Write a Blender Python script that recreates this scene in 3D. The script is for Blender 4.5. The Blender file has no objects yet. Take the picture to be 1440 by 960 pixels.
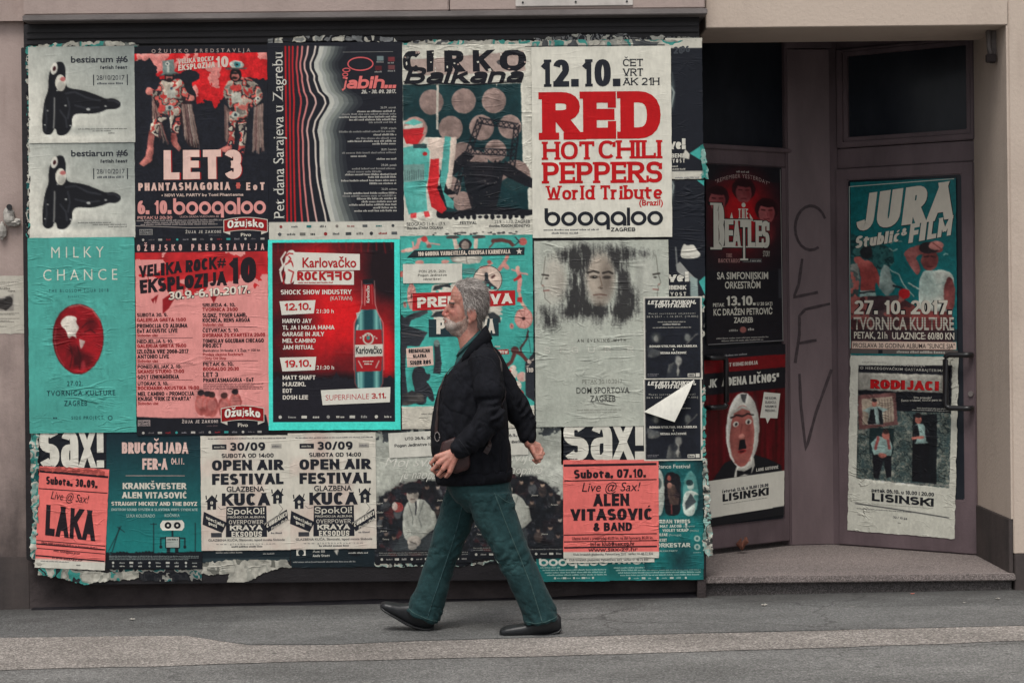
import bpy, bmesh, math, random
import numpy as np
from mathutils import Vector, Matrix

random.seed(7)
rng = np.random.default_rng(7)
R = math.radians
scene = bpy.context.scene
COL = scene.collection

# ------------------------------------------------------------------ camera
F, DIST, CZ, ROLL = 2400.0, 9.4, 1.62, 0.0105      # focal length in photo pixels, metres to the board, eye height, tilt
PX, PY = 720.0, 430.0                              # where the level line of sight meets the photo
CR, SR = math.cos(ROLL), math.sin(ROLL)
cam_data = bpy.data.cameras.new('camera')
cam = bpy.data.objects.new('camera', cam_data)
COL.objects.link(cam)
cam_data.sensor_width = 36.0
cam_data.lens = F * 36.0 / 1440.0
cam_data.shift_y = (PY - 480.0) / 1440.0
cam_data.clip_start = 0.1
cam_data.clip_end = 600.0
cam.matrix_world = Matrix(((CR, SR, 0, 0), (0, 0, -1, -DIST), (-SR, CR, 0, CZ), (0, 0, 0, 1)))
scene.camera = cam

# ------------------------------------------------------------------ sky, sun, exposure
SUN_EL, SUN_AZ = 64.0, 195.0      # azimuth: where the brightest sky stands, degrees from +Y towards +X
world = bpy.data.worlds.new('World')
scene.world = world
world.use_nodes = True
wn, wl = world.node_tree.nodes, world.node_tree.links
wn.clear()
w_out = wn.new('ShaderNodeOutputWorld')
w_bg = wn.new('ShaderNodeBackground')
w_sky = wn.new('ShaderNodeTexSky')
w_sky.sky_type = 'NISHITA'
w_sky.sun_disc = False
w_sky.sun_elevation = R(SUN_EL)
w_sky.sun_rotation = R(SUN_AZ)
w_sky.air_density = 1.0
w_sky.dust_density = 4.0
w_sky.ozone_density = 1.0
w_hs = wn.new('ShaderNodeHueSaturation')           # an overcast sky is nearly grey
w_hs.inputs['Saturation'].default_value = 0.16
wl.new(w_sky.outputs[0], w_hs.inputs['Color'])
wl.new(w_hs.outputs[0], w_bg.inputs['Color'])
w_bg.inputs['Strength'].default_value = 0.125
wl.new(w_bg.outputs[0], w_out.inputs['Surface'])
sun_d = bpy.data.lights.new('sun', 'SUN')
sun_d.energy = 1.5
sun_d.angle = R(20)
sun_d.color = (1.0, 0.95, 0.88)
sun = bpy.data.objects.new('sun', sun_d)
COL.objects.link(sun)
_a, _e = R(SUN_AZ), R(SUN_EL)
_to = Vector((math.sin(_a) * math.cos(_e), math.cos(_a) * math.cos(_e), math.sin(_e)))
sun.rotation_euler = _to.to_track_quat('Z', 'Y').to_euler()
sun.location = _to * 30
vs = scene.view_settings
vs.view_transform = 'Standard'
vs.look = 'None'
vs.exposure = 0.28
vs.gamma = 1.0
vs.use_curve_mapping = False
scene.render.engine = 'CYCLES'
scene.cycles.max_bounces = 6
scene.cycles.use_denoising = True

# ------------------------------------------------------------------ photo pixel -> place
CAM = np.array([0.0, -DIST, CZ])

def rays(px, py):
    u = (np.asarray(px, float) - PX) / F
    v = (PY - np.asarray(py, float)) / F
    return np.stack([u * CR + v * SR, np.ones_like(u), -u * SR + v * CR], -1)

def P(px, py, Y):
    """the point at depth Y seen at a photo pixel"""
    d = rays(px, py)
    return CAM + d * (Y + DIST)

def PV(px, py, Y):
    return Vector(P(px, py, Y))

class Plane:
    """an upright plane: origin o, along-vector U, normal N (towards the street)"""
    def __init__(s, o, U):
        s.o = np.array(o, float)
        s.U = np.array(U, float) / np.linalg.norm(U)
        s.N = np.cross(s.U, [0, 0, 1.0])
        if s.N[1] > 0: s.N = -s.N
    def map(s, px, py):
        d = rays(px, py)
        t = ((s.o - CAM) @ s.N) / (d @ s.N)
        return CAM + d * t[..., None]
    def uz(s, px, py):
        p = s.map(np.asarray(px, float), np.asarray(py, float))
        return float((p - s.o) @ s.U), float(p[2])
    def pt(s, u, w, z):
        return s.o * [1, 1, 0] + s.U * u + s.N * w + np.array([0, 0, z])

WALL = Plane((0, 0, 0), (1, 0, 0))

# ------------------------------------------------------------------ colour
def lin(c):
    if isinstance(c, str):
        c = [int(c[i:i + 2], 16) for i in (0, 2, 4)]
    c = np.asarray(c, float) / 255.0
    return np.where(c <= 0.04045, c / 12.92, ((c + 0.055) / 1.055) ** 2.4)
def hx(c):
    if isinstance(c, str):
        return np.array([int(c[i:i + 2], 16) for i in (0, 2, 4)], float)
    return np.asarray(c, float)

# ------------------------------------------------------------------ object helpers
def tag(o, label=None, cat=None, group=None, kind=None):
    if label: o['label'] = label
    if cat: o['category'] = cat
    if group: o['group'] = group
    if kind: o['kind'] = kind
    return o

def empty(name, loc, label=None, cat=None, group=None):
    o = bpy.data.objects.new(name, None)
    COL.objects.link(o)
    o.location = loc
    o.empty_display_size = 0.1
    return tag(o, label, cat, group)

def link_mesh(name, me, mat, parent=None, smooth=False):
    o = bpy.data.objects.new(name, me)
    COL.objects.link(o)
    if mat is not None and not me.materials: me.materials.append(mat)
    if smooth: me.shade_smooth()
    co = np.empty(len(me.vertices) * 3, np.float32)
    me.vertices.foreach_get('co', co)
    c = co.reshape(-1, 3)
    ctr = (c.min(0) + c.max(0)) / 2
    me.vertices.foreach_set('co', (c - ctr).ravel())
    me.update()
    o.location = Vector(ctr.tolist())
    if parent is not None:
        o.parent = parent
        pw = Matrix.Translation(parent.location)
        q = parent.parent
        while q is not None:
            pw = Matrix.Translation(q.location) @ pw
            q = q.parent
        o.location = o.location - pw.translation
    return o

class MB:
    """collects solid shapes, then links them as one mesh object; frame turns (u, w, z) into the place"""
    def __init__(s, frame=None):
        s.v, s.f, s.fr = [], [], frame
    def add(s, verts, faces):
        b = len(s.v)
        if s.fr is not None:
            verts = [s.fr.pt(*p) for p in verts]
        s.v += [tuple(map(float, p)) for p in verts]
        s.f += [tuple(i + b for i in f) for f in faces]
        return s
    def box(s, x0, x1, y0, y1, z0, z1):
        v = [(x, y, z) for x in (x0, x1) for y in (y0, y1) for z in (z0, z1)]
        return s.add(v, [(0, 1, 3, 2), (4, 6, 7, 5), (0, 4, 5, 1), (2, 3, 7, 6), (0, 2, 6, 4), (1, 5, 7, 3)])
    def ring(s, x0, x1, z0, z1, a0, a1, b0, b1, w0, w1):
        """a rectangular frame: outer x0..x1 z0..z1, opening a0..a1 b0..b1, depth w0..w1"""
        o = [(x0, z0), (x1, z0), (x1, z1), (x0, z1)]
        i = [(a0, b0), (a1, b0), (a1, b1), (a0, b1)]
        v = [(x, w, z) for w in (w0, w1) for q in (o, i) for x, z in q]
        f = []
        for k in range(4):
            n = (k + 1) % 4
            f += [(k, n, 4 + n, 4 + k), (8 + k, 12 + k, 12 + n, 8 + n), (k, 8 + k, 8 + n, n), (4 + k, 4 + n, 12 + n, 12 + k)]
        return s.add(v, f)
    def prism(s, pts, w0, w1):
        """pts (u, z) outline pushed through the depth w0..w1"""
        n = len(pts)
        v = [(x, w, z) for w in (w0, w1) for x, z in pts]
        f = [tuple(range(n)), tuple(range(2 * n - 1, n - 1, -1))]
        f += [(k, n + k, n + (k + 1) % n, (k + 1) % n) for k in range(n)]
        return s.add(v, f)
    def tube(s, pts, r, n=10, flat=None):
        pts = [np.array(p, float) for p in pts]
        rs = r if hasattr(r, '__len__') else [r] * len(pts)
        up = np.array([0.02, 0.05, 1.0])
        b = []
        v = []
        for k, p in enumerate(pts):
            d = pts[min(k + 1, len(pts) - 1)] - pts[max(k - 1, 0)]
            d = d / (np.linalg.norm(d) + 1e-9)
            a = np.cross(d, up if abs(d[2]) < 0.95 else np.array([1.0, 0.1, 0]))
            a /= np.linalg.norm(a) + 1e-9
            c = np.cross(d, a)
            for j in range(n):
                t = 2 * math.pi * j / n
                v.append(p + a * math.cos(t) * rs[k] + c * math.sin(t) * rs[k] * (flat or 1))
        m = len(pts)
        f = [(k * n + j, k * n + (j + 1) % n, (k + 1) * n + (j + 1) % n, (k + 1) * n + j) for k in range(m - 1) for j in range(n)]
        f += [tuple(range(n - 1, -1, -1)), tuple(range((m - 1) * n, m * n))]
        return s.add(v, f)
    def mesh(s, name):
        me = bpy.data.meshes.new(name)
        me.from_pydata(s.v, [], s.f)
        me.update()
        return me
    def build(s, name, mat, parent=None, bevel=0.0, smooth=False):
        me = s.mesh(name)
        bm = bmesh.new()
        bm.from_mesh(me)
        bmesh.ops.recalc_face_normals(bm, faces=bm.faces)
        if bevel:
            es = [e for e in bm.edges if e.is_manifold and e.calc_face_angle(0) > 0.6]
            bmesh.ops.bevel(bm, geom=es, offset=bevel, segments=2, affect='EDGES', clamp_overlap=True)
        bm.to_mesh(me)
        bm.free()
        return link_mesh(name, me, mat, parent, smooth)

# ------------------------------------------------------------------ noise for print art, tears, folds
_tab = rng.random((64, 64, 64)).astype(np.float32)
def vnoise(x, y, z=0.0):
    x, y, z = np.broadcast_arrays(np.asarray(x, float), np.asarray(y, float), np.asarray(z, float))
    xi, yi, zi = np.floor(x).astype(int), np.floor(y).astype(int), np.floor(z).astype(int)
    fx, fy, fz = x - xi, y - yi, z - zi
    fx, fy, fz = (t * t * (3 - 2 * t) for t in (fx, fy, fz))
    r = 0
    for a in (0, 1):
        for b in (0, 1):
            for c in (0, 1):
                r = r + _tab[(xi + a) & 63, (yi + b) & 63, (zi + c) & 63] * (fx if a else 1 - fx) * (fy if b else 1 - fy) * (fz if c else 1 - fz)
    return r
def fbm(x, y, z=0.0, o=4):
    r, a, t = 0, 0.5, 0
    for k in range(o):
        r = r + a * vnoise(x * 2 ** k + 17 * k, y * 2 ** k + 5 * k, np.asarray(z) * 2 ** k + k * 3.7)
        t += a
        a *= 0.5
    return r / t

# ------------------------------------------------------------------ materials
def new_mat(name):
    m = bpy.data.materials.new(name)
    m.use_nodes = True
    nt = m.node_tree
    return m, nt, nt.nodes['Principled BSDF']

def nd(nt, t, **kw):
    n = nt.nodes.new(t)
    for k, v in kw.items(): setattr(n, k, v)
    return n

def noise_node(nt, scale, detail=4, rough=0.55, vec=None, stretch=None):
    n = nd(nt, 'ShaderNodeTexNoise')
    n.inputs['Scale'].default_value = scale
    n.inputs['Detail'].default_value = detail
    n.inputs['Roughness'].default_value = rough
    if vec is None:
        g = nd(nt, 'ShaderNodeNewGeometry')
        vec = g.outputs['Position']
    if stretch:
        m = nd(nt, 'ShaderNodeMapping')
        m.inputs['Scale'].default_value = stretch
        nt.links.new(vec, m.inputs['Vector'])
        vec = m.outputs[0]
    nt.links.new(vec, n.inputs['Vector'])
    return n

def ramp(nt, fac, stops):
    r = nd(nt, 'ShaderNodeValToRGB')
    e = r.color_ramp.elements
    e[0].position, e[0].color = stops[0][0], (*stops[0][1], 1)
    e[1].position, e[1].color = stops[-1][0], (*stops[-1][1], 1)
    for p, c in stops[1:-1]:
        q = e.new(p)
        q.color = (*c, 1)
    nt.links.new(fac, r.inputs[0])
    return r

def mix(nt, fac, a, b, mode='MIX'):
    m = nd(nt, 'ShaderNodeMix', data_type='RGBA', blend_type=mode)
    for sock, val in ((m.inputs[0], fac), (m.inputs[6], a), (m.inputs[7], b)):
        if hasattr(val, 'links') or isinstance(val, bpy.types.NodeSocket): nt.links.new(val, sock)
        elif isinstance(val, (int, float)): sock.default_value = val
        else: sock.default_value = (*val, 1)
    return m.outputs[2]

def math_node(nt, op, a, b=None, clamp=False):
    m = nd(nt, 'ShaderNodeMath', operation=op, use_clamp=clamp)
    for s_, v in ((m.inputs[0], a), (m.inputs[1], b)):
        if v is None: continue
        if isinstance(v, bpy.types.NodeSocket): nt.links.new(v, s_)
        else: s_.default_value = v
    return m.outputs[0]

def bump(nt, bsdf, h, strength, dist, normal=None):
    b = nd(nt, 'ShaderNodeBump')
    b.inputs['Strength'].default_value = strength
    b.inputs['Distance'].default_value = dist
    nt.links.new(h, b.inputs['Height'])
    if normal: nt.links.new(normal, b.inputs['Normal'])
    nt.links.new(b.outputs[0], bsdf.inputs['Normal'])
    return b.outputs[0]

def paper_mat(name, crease, rough=0.6, spec=0.18, dirt=0.1):
    """printed paper: the print is the 'ink' colour of the mesh, the creases are bumps in it"""
    m, nt, b = new_mat(name)
    at = nd(nt, 'ShaderNodeAttribute', attribute_name='ink')
    n1 = noise_node(nt, 9, 5, 0.6)
    n2 = noise_node(nt, 60, 3, 0.6, stretch=(1, 1, 0.35))
    f = math_node(nt, 'ADD', math_node(nt, 'MULTIPLY', n1.outputs[0], 0.6), math_node(nt, 'MULTIPLY', n2.outputs[0], 0.4))
    g = ramp(nt, f, [(0.30, (1 - 2.4 * dirt,) * 3), (0.62, (1.0,) * 3)])
    c = mix(nt, 1.0, at.outputs['Color'], g.outputs[0], 'MULTIPLY')
    nt.links.new(c, b.inputs['Base Color'])
    b.inputs['Roughness'].default_value = rough
    b.inputs['Specular IOR Level'].default_value = spec
    # long level creases left by the paste brush, plus a slanting set
    hs = []
    for st, sc, wgt, det in (((0.16, 1, 1.0), 9.0, 1.0, 3), ((0.5, 1, 1.6), 10.0, 0.5, 2)):
        n = noise_node(nt, sc, det, 0.5, stretch=st)
        n.inputs['Distortion'].default_value = 0.9
        d = math_node(nt, 'ABSOLUTE', math_node(nt, 'SUBTRACT', n.outputs[0], 0.5))
        r = math_node(nt, 'SUBTRACT', 1.0, math_node(nt, 'MULTIPLY', d, 26.0), True)
        msk = noise_node(nt, 4.5 if st[0] < 0.3 else 6.0, 2, 0.5, stretch=(1, 1, 1.4))
        mr = ramp(nt, msk.outputs[0], [(0.50, (0,) * 3), (0.64, (1,) * 3)])
        hs.append(math_node(nt, 'MULTIPLY', math_node(nt, 'MULTIPLY', r, mr.outputs[0]), wgt))
    sl = noise_node(nt, 3.2, 2, 0.5)
    h = math_node(nt, 'ADD', math_node(nt, 'ADD', hs[0], hs[1]), math_node(nt, 'MULTIPLY', sl.outputs[0], 1.2))
    fine = noise_node(nt, 90, 4, 0.6, stretch=(0.4, 1, 1))
    h = math_node(nt, 'ADD', h, math_node(nt, 'MULTIPLY', fine.outputs[0], 0.16))
    bump(nt, b, h, 1.0, 0.0042 * crease)
    return m

PAPER = {'flat': paper_mat('smooth_printed_paper', 0.17), 'paste': paper_mat('pasted_printed_paper', 0.5),
         'crinkle': paper_mat('crinkled_printed_paper', 1.05), 'gloss': paper_mat('satin_printed_paper', 0.18, 0.42, 0.25, 0.05)}

def solid_mat(name, col, rough=0.6, spec=0.3, var=0.25, scale=12, bmp=0.0, bscale=60, metal=0.0, stretch=None):
    m, nt, b = new_mat(name)
    n = noise_node(nt, scale, 6, 0.62, stretch=stretch)
    c = np.array(col, float)
    r = ramp(nt, n.outputs[0], [(0.3, tuple(c * (1 - var))), (0.7, tuple(np.minimum(c * (1 + var), 1)))])
    nt.links.new(r.outputs[0], b.inputs['Base Color'])
    b.inputs['Roughness'].default_value = rough
    b.inputs['Specular IOR Level'].default_value = spec
    b.inputs['Metallic'].default_value = metal
    if bmp:
        n2 = noise_node(nt, bscale, 4, 0.6)
        bump(nt, b, n2.outputs[0], 1.0, bmp)
    return m

def plaster_mat(name, col, stain, lo, hi, scale=1.6, seed=0.0):
    """painted render with blotches, drips and pits"""
    m, nt, b = new_mat(name)
    g = nd(nt, 'ShaderNodeNewGeometry')
    mp = nd(nt, 'ShaderNodeMapping')
    mp.inputs['Location'].default_value = (seed, seed * 2, 0)
    nt.links.new(g.outputs['Position'], mp.inputs['Vector'])
    big = noise_node(nt, scale, 7, 0.62, vec=mp.outputs[0])
    drip = noise_node(nt, 9, 5, 0.6, vec=mp.outputs[0], stretch=(1, 1, 0.12))
    s = math_node(nt, 'ADD', math_node(nt, 'MULTIPLY', big.outputs[0], 0.65), math_node(nt, 'MULTIPLY', drip.outputs[0], 0.35))
    r = ramp(nt, s, [(lo, tuple(stain)), (hi, tuple(col))])
    sp = noise_node(nt, 130, 3, 0.7, vec=mp.outputs[0])
    rs = ramp(nt, sp.outputs[0], [(0.27, (0.72,) * 3), (0.4, (1,) * 3)])
    nt.links.new(mix(nt, 1.0, r.outputs[0], rs.outputs[0], 'MULTIPLY'), b.inputs['Base Color'])
    b.inputs['Roughness'].default_value = 0.85
    b.inputs['Specular IOR Level'].default_value = 0.2
    n2 = noise_node(nt, 45, 6, 0.65, vec=mp.outputs[0])
    bump(nt, b, n2.outputs[0], 0.6, 0.004)
    return m

M = {}
M['plaster'] = plaster_mat('beige_painted_render', (0.40, 0.315, 0.285), (0.29, 0.222, 0.20), 0.34, 0.52)
# the left wall: grime has crept up its foot with a ragged edge
M['plaster_dirty'] = plaster_mat('soiled_beige_render', (0.40, 0.313, 0.285), (0.29, 0.222, 0.20), 0.34, 0.52, 2.2, 3.0)
def _grime(m, z0, z1, col):
    nt = m.node_tree; b = nt.nodes['Principled BSDF']
    src = b.inputs['Base Color'].links[0].from_socket
    g = nd(nt, 'ShaderNodeNewGeometry'); sp = nd(nt, 'ShaderNodeSeparateXYZ'); nt.links.new(g.outputs['Position'], sp.inputs[0])
    n = noise_node(nt, 3.0, 7, 0.65); n2 = noise_node(nt, 14, 4, 0.6, stretch=(1, 1, 0.2))
    h = math_node(nt, 'ADD', sp.outputs['Z'], math_node(nt, 'MULTIPLY', math_node(nt, 'ADD', n.outputs[0], math_node(nt, 'MULTIPLY', n2.outputs[0], 0.6)), (z1 - z0) * 1.1))
    mr = nd(nt, 'ShaderNodeMapRange'); mr.inputs[1].default_value = z0 + (z1 - z0) * 0.9; mr.inputs[2].default_value = z1 + (z1 - z0) * 0.9
    mr.inputs[3].default_value = 1.0; mr.inputs[4].default_value = 0.0
    nt.links.new(h, mr.inputs[0])
    nt.links.new(mix(nt, mr.outputs[0], src, col), b.inputs['Base Color'])
_grime(M['plaster_dirty'], 0.1, 1.5, (0.062, 0.050, 0.048))
M['plaster_light'] = plaster_mat('pale_beige_render', (0.53, 0.44, 0.37), (0.42, 0.34, 0.285), 0.30, 0.50, 1.4, 8.0)
M['plinth'] = plaster_mat('grimy_grey_plinth', (0.085, 0.069, 0.065), (0.052, 0.044, 0.043), 0.38, 0.6, 3.0, 5.0)
M['fascia'] = plaster_mat('beige_fascia_paint', (0.39, 0.31, 0.282), (0.31, 0.245, 0.222), 0.33, 0.5, 1.8, 2.0)
M['lip'] = solid_mat('weathered_grey_trim', (0.17, 0.15, 0.145), 0.6, 0.3, 0.3, 8, 0.002, stretch=(0.3, 1, 1))
M['dark'] = solid_mat('black_shop_paint', (0.013, 0.012, 0.015), 0.45, 0.35, 0.35, 7, 0.002)
M['darkband'] = solid_mat('dull_black_metal', (0.013, 0.011, 0.013), 0.5, 0.35, 0.4, 9, 0.002, stretch=(0.4, 1, 1))
M['base'] = solid_mat('sooty_brown_base', (0.05, 0.040, 0.040), 0.8, 0.2, 0.45, 5, 0.004)
M['mauve'] = solid_mat('brown_mauve_joinery_paint', (0.118, 0.086, 0.094), 0.5, 0.3, 0.28, 5, 0.0015, stretch=(1, 1, 0.35))
M['mauve_light'] = solid_mat('faded_mauve_panel_paint', (0.150, 0.110, 0.116), 0.5, 0.3, 0.22, 4, 0.0015, stretch=(1, 1, 0.3))
M['white_metal'] = solid_mat('scuffed_white_metal', (0.52, 0.48, 0.45), 0.5, 0.35, 0.2, 9)
M['black_metal'] = solid_mat('black_handle_metal', (0.012, 0.012, 0.014), 0.35, 0.5, 0.3, 20)
M['spray'] = solid_mat('faded_black_marker', (0.055, 0.041, 0.045), 0.6, 0.2, 0.3, 40)
m, nt, b = new_mat('dusty_dark_glass')
n = noise_node(nt, 3, 6, 0.6, stretch=(1, 1, 0.5))
r = ramp(nt, n.outputs[0], [(0.35, (0.014, 0.017, 0.023)), (0.7, (0.030, 0.034, 0.042))])
nt.links.new(r.outputs[0], b.inputs['Base Color'])
b.inputs['Roughness'].default_value = 0.16
b.inputs['Specular IOR Level'].default_value = 0.16
M['glass'] = m

def asphalt_mat(name, a, bcol, spk, bumpd, speck=0.5):
    m, nt, b = new_mat(name)
    big = noise_node(nt, 0.9, 6, 0.6, stretch=(0.6, 1.4, 1))
    r = ramp(nt, big.outputs[0], [(0.32, tuple(a)), (0.66, tuple(bcol))])
    v = nd(nt, 'ShaderNodeTexVoronoi')
    v.inputs['Scale'].default_value = spk
    g = nd(nt, 'ShaderNodeNewGeometry')
    nt.links.new(g.outputs['Position'], v.inputs['Vector'])
    sep = nd(nt, 'ShaderNodeSeparateColor')
    nt.links.new(v.outputs['Color'], sep.inputs[0])
    rs = ramp(nt, sep.outputs[0], [(0.0, (1 - speck,) * 3), (0.6, (1,) * 3), (1.0, (1 + speck * 1.5,) * 3)])
    f = noise_node(nt, 60, 4, 0.7)
    rf = ramp(nt, f.outputs[0], [(0.35, (0.78,) * 3), (0.65, (1.18,) * 3)])
    c = mix(nt, 1.0, mix(nt, 1.0, r.outputs[0], rs.outputs[0], 'MULTIPLY'), rf.outputs[0], 'MULTIPLY')
    nt.links.new(c, b.inputs['Base Color'])
    b.inputs['Roughness'].default_value = 0.9
    b.inputs['Specular IOR Level'].default_value = 0.2
    h = math_node(nt, 'ADD', math_node(nt, 'MULTIPLY', v.outputs['Distance'], -1.0), f.outputs[0])
    bump(nt, b, h, 0.8, bumpd)
    return m
M['road'] = asphalt_mat('worn_grey_asphalt', (0.150, 0.148, 0.143), (0.190, 0.187, 0.180), 150, 0.004, 0.35)
M['pavement'] = asphalt_mat('dark_pavement_asphalt', (0.105, 0.106, 0.105), (0.150, 0.150, 0.147), 170, 0.004, 0.35)
M['patch'] = asphalt_mat('newer_asphalt_patch', (0.130, 0.131, 0.129), (0.162, 0.161, 0.157), 170, 0.003, 0.3)
M['gravel'] = asphalt_mat('washed_pebble_strip', (0.225, 0.206, 0.190), (0.30, 0.274, 0.252), 130, 0.004, 0.45)
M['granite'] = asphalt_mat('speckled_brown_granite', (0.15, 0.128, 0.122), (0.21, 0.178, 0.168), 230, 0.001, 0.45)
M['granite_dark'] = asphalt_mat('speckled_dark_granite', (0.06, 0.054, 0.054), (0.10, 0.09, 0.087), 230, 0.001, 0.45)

# hairline cracks, old gum and oil spots in the asphalt
def _wear(m, crack=0.55):
    nt = m.node_tree; b = nt.nodes['Principled BSDF']; src = b.inputs['Base Color'].links[0].from_socket
    wob = noise_node(nt, 5, 5, 0.65)
    g = nd(nt, 'ShaderNodeNewGeometry')
    ad = nd(nt, 'ShaderNodeVectorMath', operation='MULTIPLY_ADD'); ad.inputs[1].default_value = (0.35, 0.35, 0.0)
    nt.links.new(wob.outputs['Color'], ad.inputs[0]); nt.links.new(g.outputs['Position'], ad.inputs[2])
    v = nd(nt, 'ShaderNodeTexVoronoi', feature='DISTANCE_TO_EDGE'); v.inputs['Scale'].default_value = 0.9; nt.links.new(ad.outputs[0], v.inputs['Vector'])
    ln = nd(nt, 'ShaderNodeMapRange'); ln.inputs[1].default_value = 0.002; ln.inputs[2].default_value = 0.010; ln.inputs[3].default_value = 1.0; ln.inputs[4].default_value = 0.0
    nt.links.new(v.outputs[0], ln.inputs[0])
    mk = ramp(nt, noise_node(nt, 0.8, 3, 0.5).outputs[0], [(0.46, (0,) * 3), (0.56, (crack,) * 3)])
    c = mix(nt, math_node(nt, 'MULTIPLY', ln.outputs[0], mk.outputs[0]), src, (0.03, 0.029, 0.028))
    sp = nd(nt, 'ShaderNodeTexVoronoi'); sp.inputs['Scale'].default_value = 3.2; nt.links.new(g.outputs['Position'], sp.inputs['Vector'])
    sr = nd(nt, 'ShaderNodeMapRange'); sr.inputs[1].default_value = 0.045; sr.inputs[2].default_value = 0.075; sr.inputs[3].default_value = 0.6; sr.inputs[4].default_value = 0.0
    nt.links.new(sp.outputs['Distance'], sr.inputs[0])
    sc = ramp(nt, noise_node(nt, 1.7, 2, 0.5).outputs[0], [(0.45, (0.05, 0.049, 0.047)), (0.55, (0.24, 0.23, 0.21))])
    c = mix(nt, sr.outputs[0], c, sc.outputs[0])
    st = noise_node(nt, 1.6, 6, 0.7, stretch=(0.5, 1, 1))
    c = mix(nt, 1.0, c, ramp(nt, st.outputs[0], [(0.36, (0.72,) * 3), (0.58, (1.05,) * 3)]).outputs[0], 'MULTIPLY')
    nt.links.new(c, b.inputs['Base Color'])
for k_ in ('road', 'pavement', 'patch'): _wear(M[k_])
_wear(M['gravel'], 0.0)

# ragged band at the wall foot: damp grime plus shade painted into the asphalt
def _damp_and_shade(m):
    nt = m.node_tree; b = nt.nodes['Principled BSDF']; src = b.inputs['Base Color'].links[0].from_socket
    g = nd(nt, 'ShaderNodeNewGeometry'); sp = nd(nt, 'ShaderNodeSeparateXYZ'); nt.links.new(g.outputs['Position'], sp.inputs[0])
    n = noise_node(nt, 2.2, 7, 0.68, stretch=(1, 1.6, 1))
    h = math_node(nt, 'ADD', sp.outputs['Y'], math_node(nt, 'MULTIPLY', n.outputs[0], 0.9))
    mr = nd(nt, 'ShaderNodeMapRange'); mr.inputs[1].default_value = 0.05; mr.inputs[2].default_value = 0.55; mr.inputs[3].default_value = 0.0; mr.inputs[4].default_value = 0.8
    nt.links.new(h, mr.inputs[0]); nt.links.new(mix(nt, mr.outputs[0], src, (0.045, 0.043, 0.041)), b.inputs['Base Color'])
_damp_and_shade(M['pavement']); _damp_and_shade(M['patch'])
# ================================================================== the setting
def ground_z(X, Y):
    return 0.010 * X - 0.010 * (Y + 0.9)

def ground_px(px, py):
    d = rays(px, py)
    # z(X, Y) is a plane: solve along the ray
    den = d[..., 2] - 0.010 * d[..., 0] + 0.010 * d[..., 1]
    t = (0.010 * CAM[0] - 0.010 * (CAM[1] + 0.9) - CAM[2]) / den
    return CAM + d * t[..., None]

def sheet_on_ground(name, outline, lift, mat, sub=0):
    v = [(x, y, ground_z(x, y) + lift) for x, y in outline]
    me = bpy.data.meshes.new(name)
    me.from_pydata(v, [], [tuple(range(len(v)))])
    bm = bmesh.new(); bm.from_mesh(me)
    bmesh.ops.recalc_face_normals(bm, faces=bm.faces)
    for f in bm.faces:
        if f.normal.z < 0: f.normal_flip()
    bm.to_mesh(me); bm.free()
    o = link_mesh(name, me, mat)
    return tag(o, kind='structure')

sheet_on_ground('road', [(-60, -60), (60, -60), (60, 0.9), (-60, 0.9)], 0.0, M['road'])

def wavy(pts, step=0.06, amp=0.012, seed=0.0):
    out = []
    for (x0, y0), (x1, y1) in zip(pts[:-1], pts[1:]):
        n = max(1, int(math.hypot(x1 - x0, y1 - y0) / step))
        for k in range(n):
            t = k / n
            x, y = x0 + (x1 - x0) * t, y0 + (y1 - y0) * t
            out.append((x, y + amp * (float(fbm(x * 3 + seed, seed * 1.7, 0, 4)) - 0.5) * 2.6))
    out.append(pts[-1])
    return out

def gpx(lst):
    return [tuple(ground_px(np.float64(a), np.float64(b_))[:2]) for a, b_ in lst]

far_edge = [(-30, -1.0)] + gpx([(-200, 899), (0, 897), (150, 895), (262, 894), (300, 900), (350, 907), (470, 907), (600, 901), (980, 891), (1440, 880), (1600, 877)]) + [(30, -0.2)]
near_edge = [(-30, -2.1)] + gpx([(-200, 950), (0, 943), (480, 929), (980, 917), (1440, 901), (1600, 897)]) + [(30, -0.6)]
fe, ne = wavy(far_edge, amp=0.013, seed=1.0), wavy(near_edge, amp=0.02, seed=5.0)
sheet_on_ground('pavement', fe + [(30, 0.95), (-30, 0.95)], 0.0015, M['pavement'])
sheet_on_ground('gravel_strip', ne + fe[::-1], 0.0028, M['gravel'])
pe = wavy(gpx([(296, 899), (350, 906.4), (470, 906.4), (600, 900.4), (980, 890.4), (1440, 879.4), (1900, 870)]), amp=0.004, seed=9.0)
pb = wavy(gpx([(1900, 848), (1440, 851), (980, 858), (600, 868), (330, 874)]), amp=0.03, seed=4.0)
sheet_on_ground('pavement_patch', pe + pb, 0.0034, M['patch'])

# --- recess geometry: floor points read off the photograph
STEP_Z = 0.112
def floor_px(px, py, z=STEP_Z):
    d = rays(px, py)
    t = (z - CZ) / d[..., 2]
    return CAM + d * t[..., None]
A_ = floor_px(np.float64(1003), np.float64(778))
B_ = floor_px(np.float64(1110), np.float64(765.5))
C_ = floor_px(np.float64(1172), np.float64(764))
D_ = floor_px(np.float64(1384), np.float64(780))
E_ = P(1426, 806, 0.05)
FAC = 0.05                                  # facade plane right of the board
LEFTP = Plane((A_[0], A_[1], 0), B_ - A_)
MIDP = Plane((B_[0], B_[1], 0), (C_ - B_) * [1, 1, 0])
RIGHTP = Plane((C_[0], C_[1], 0), (D_ - C_) * [1, 1, 0])
LP_L, MP_L, RP_L = (float(np.linalg.norm((q - p)[:2])) for p, q in ((A_, B_), (B_, C_), (C_, D_)))
TOP = 3.9
CEIL = 3.27

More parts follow.
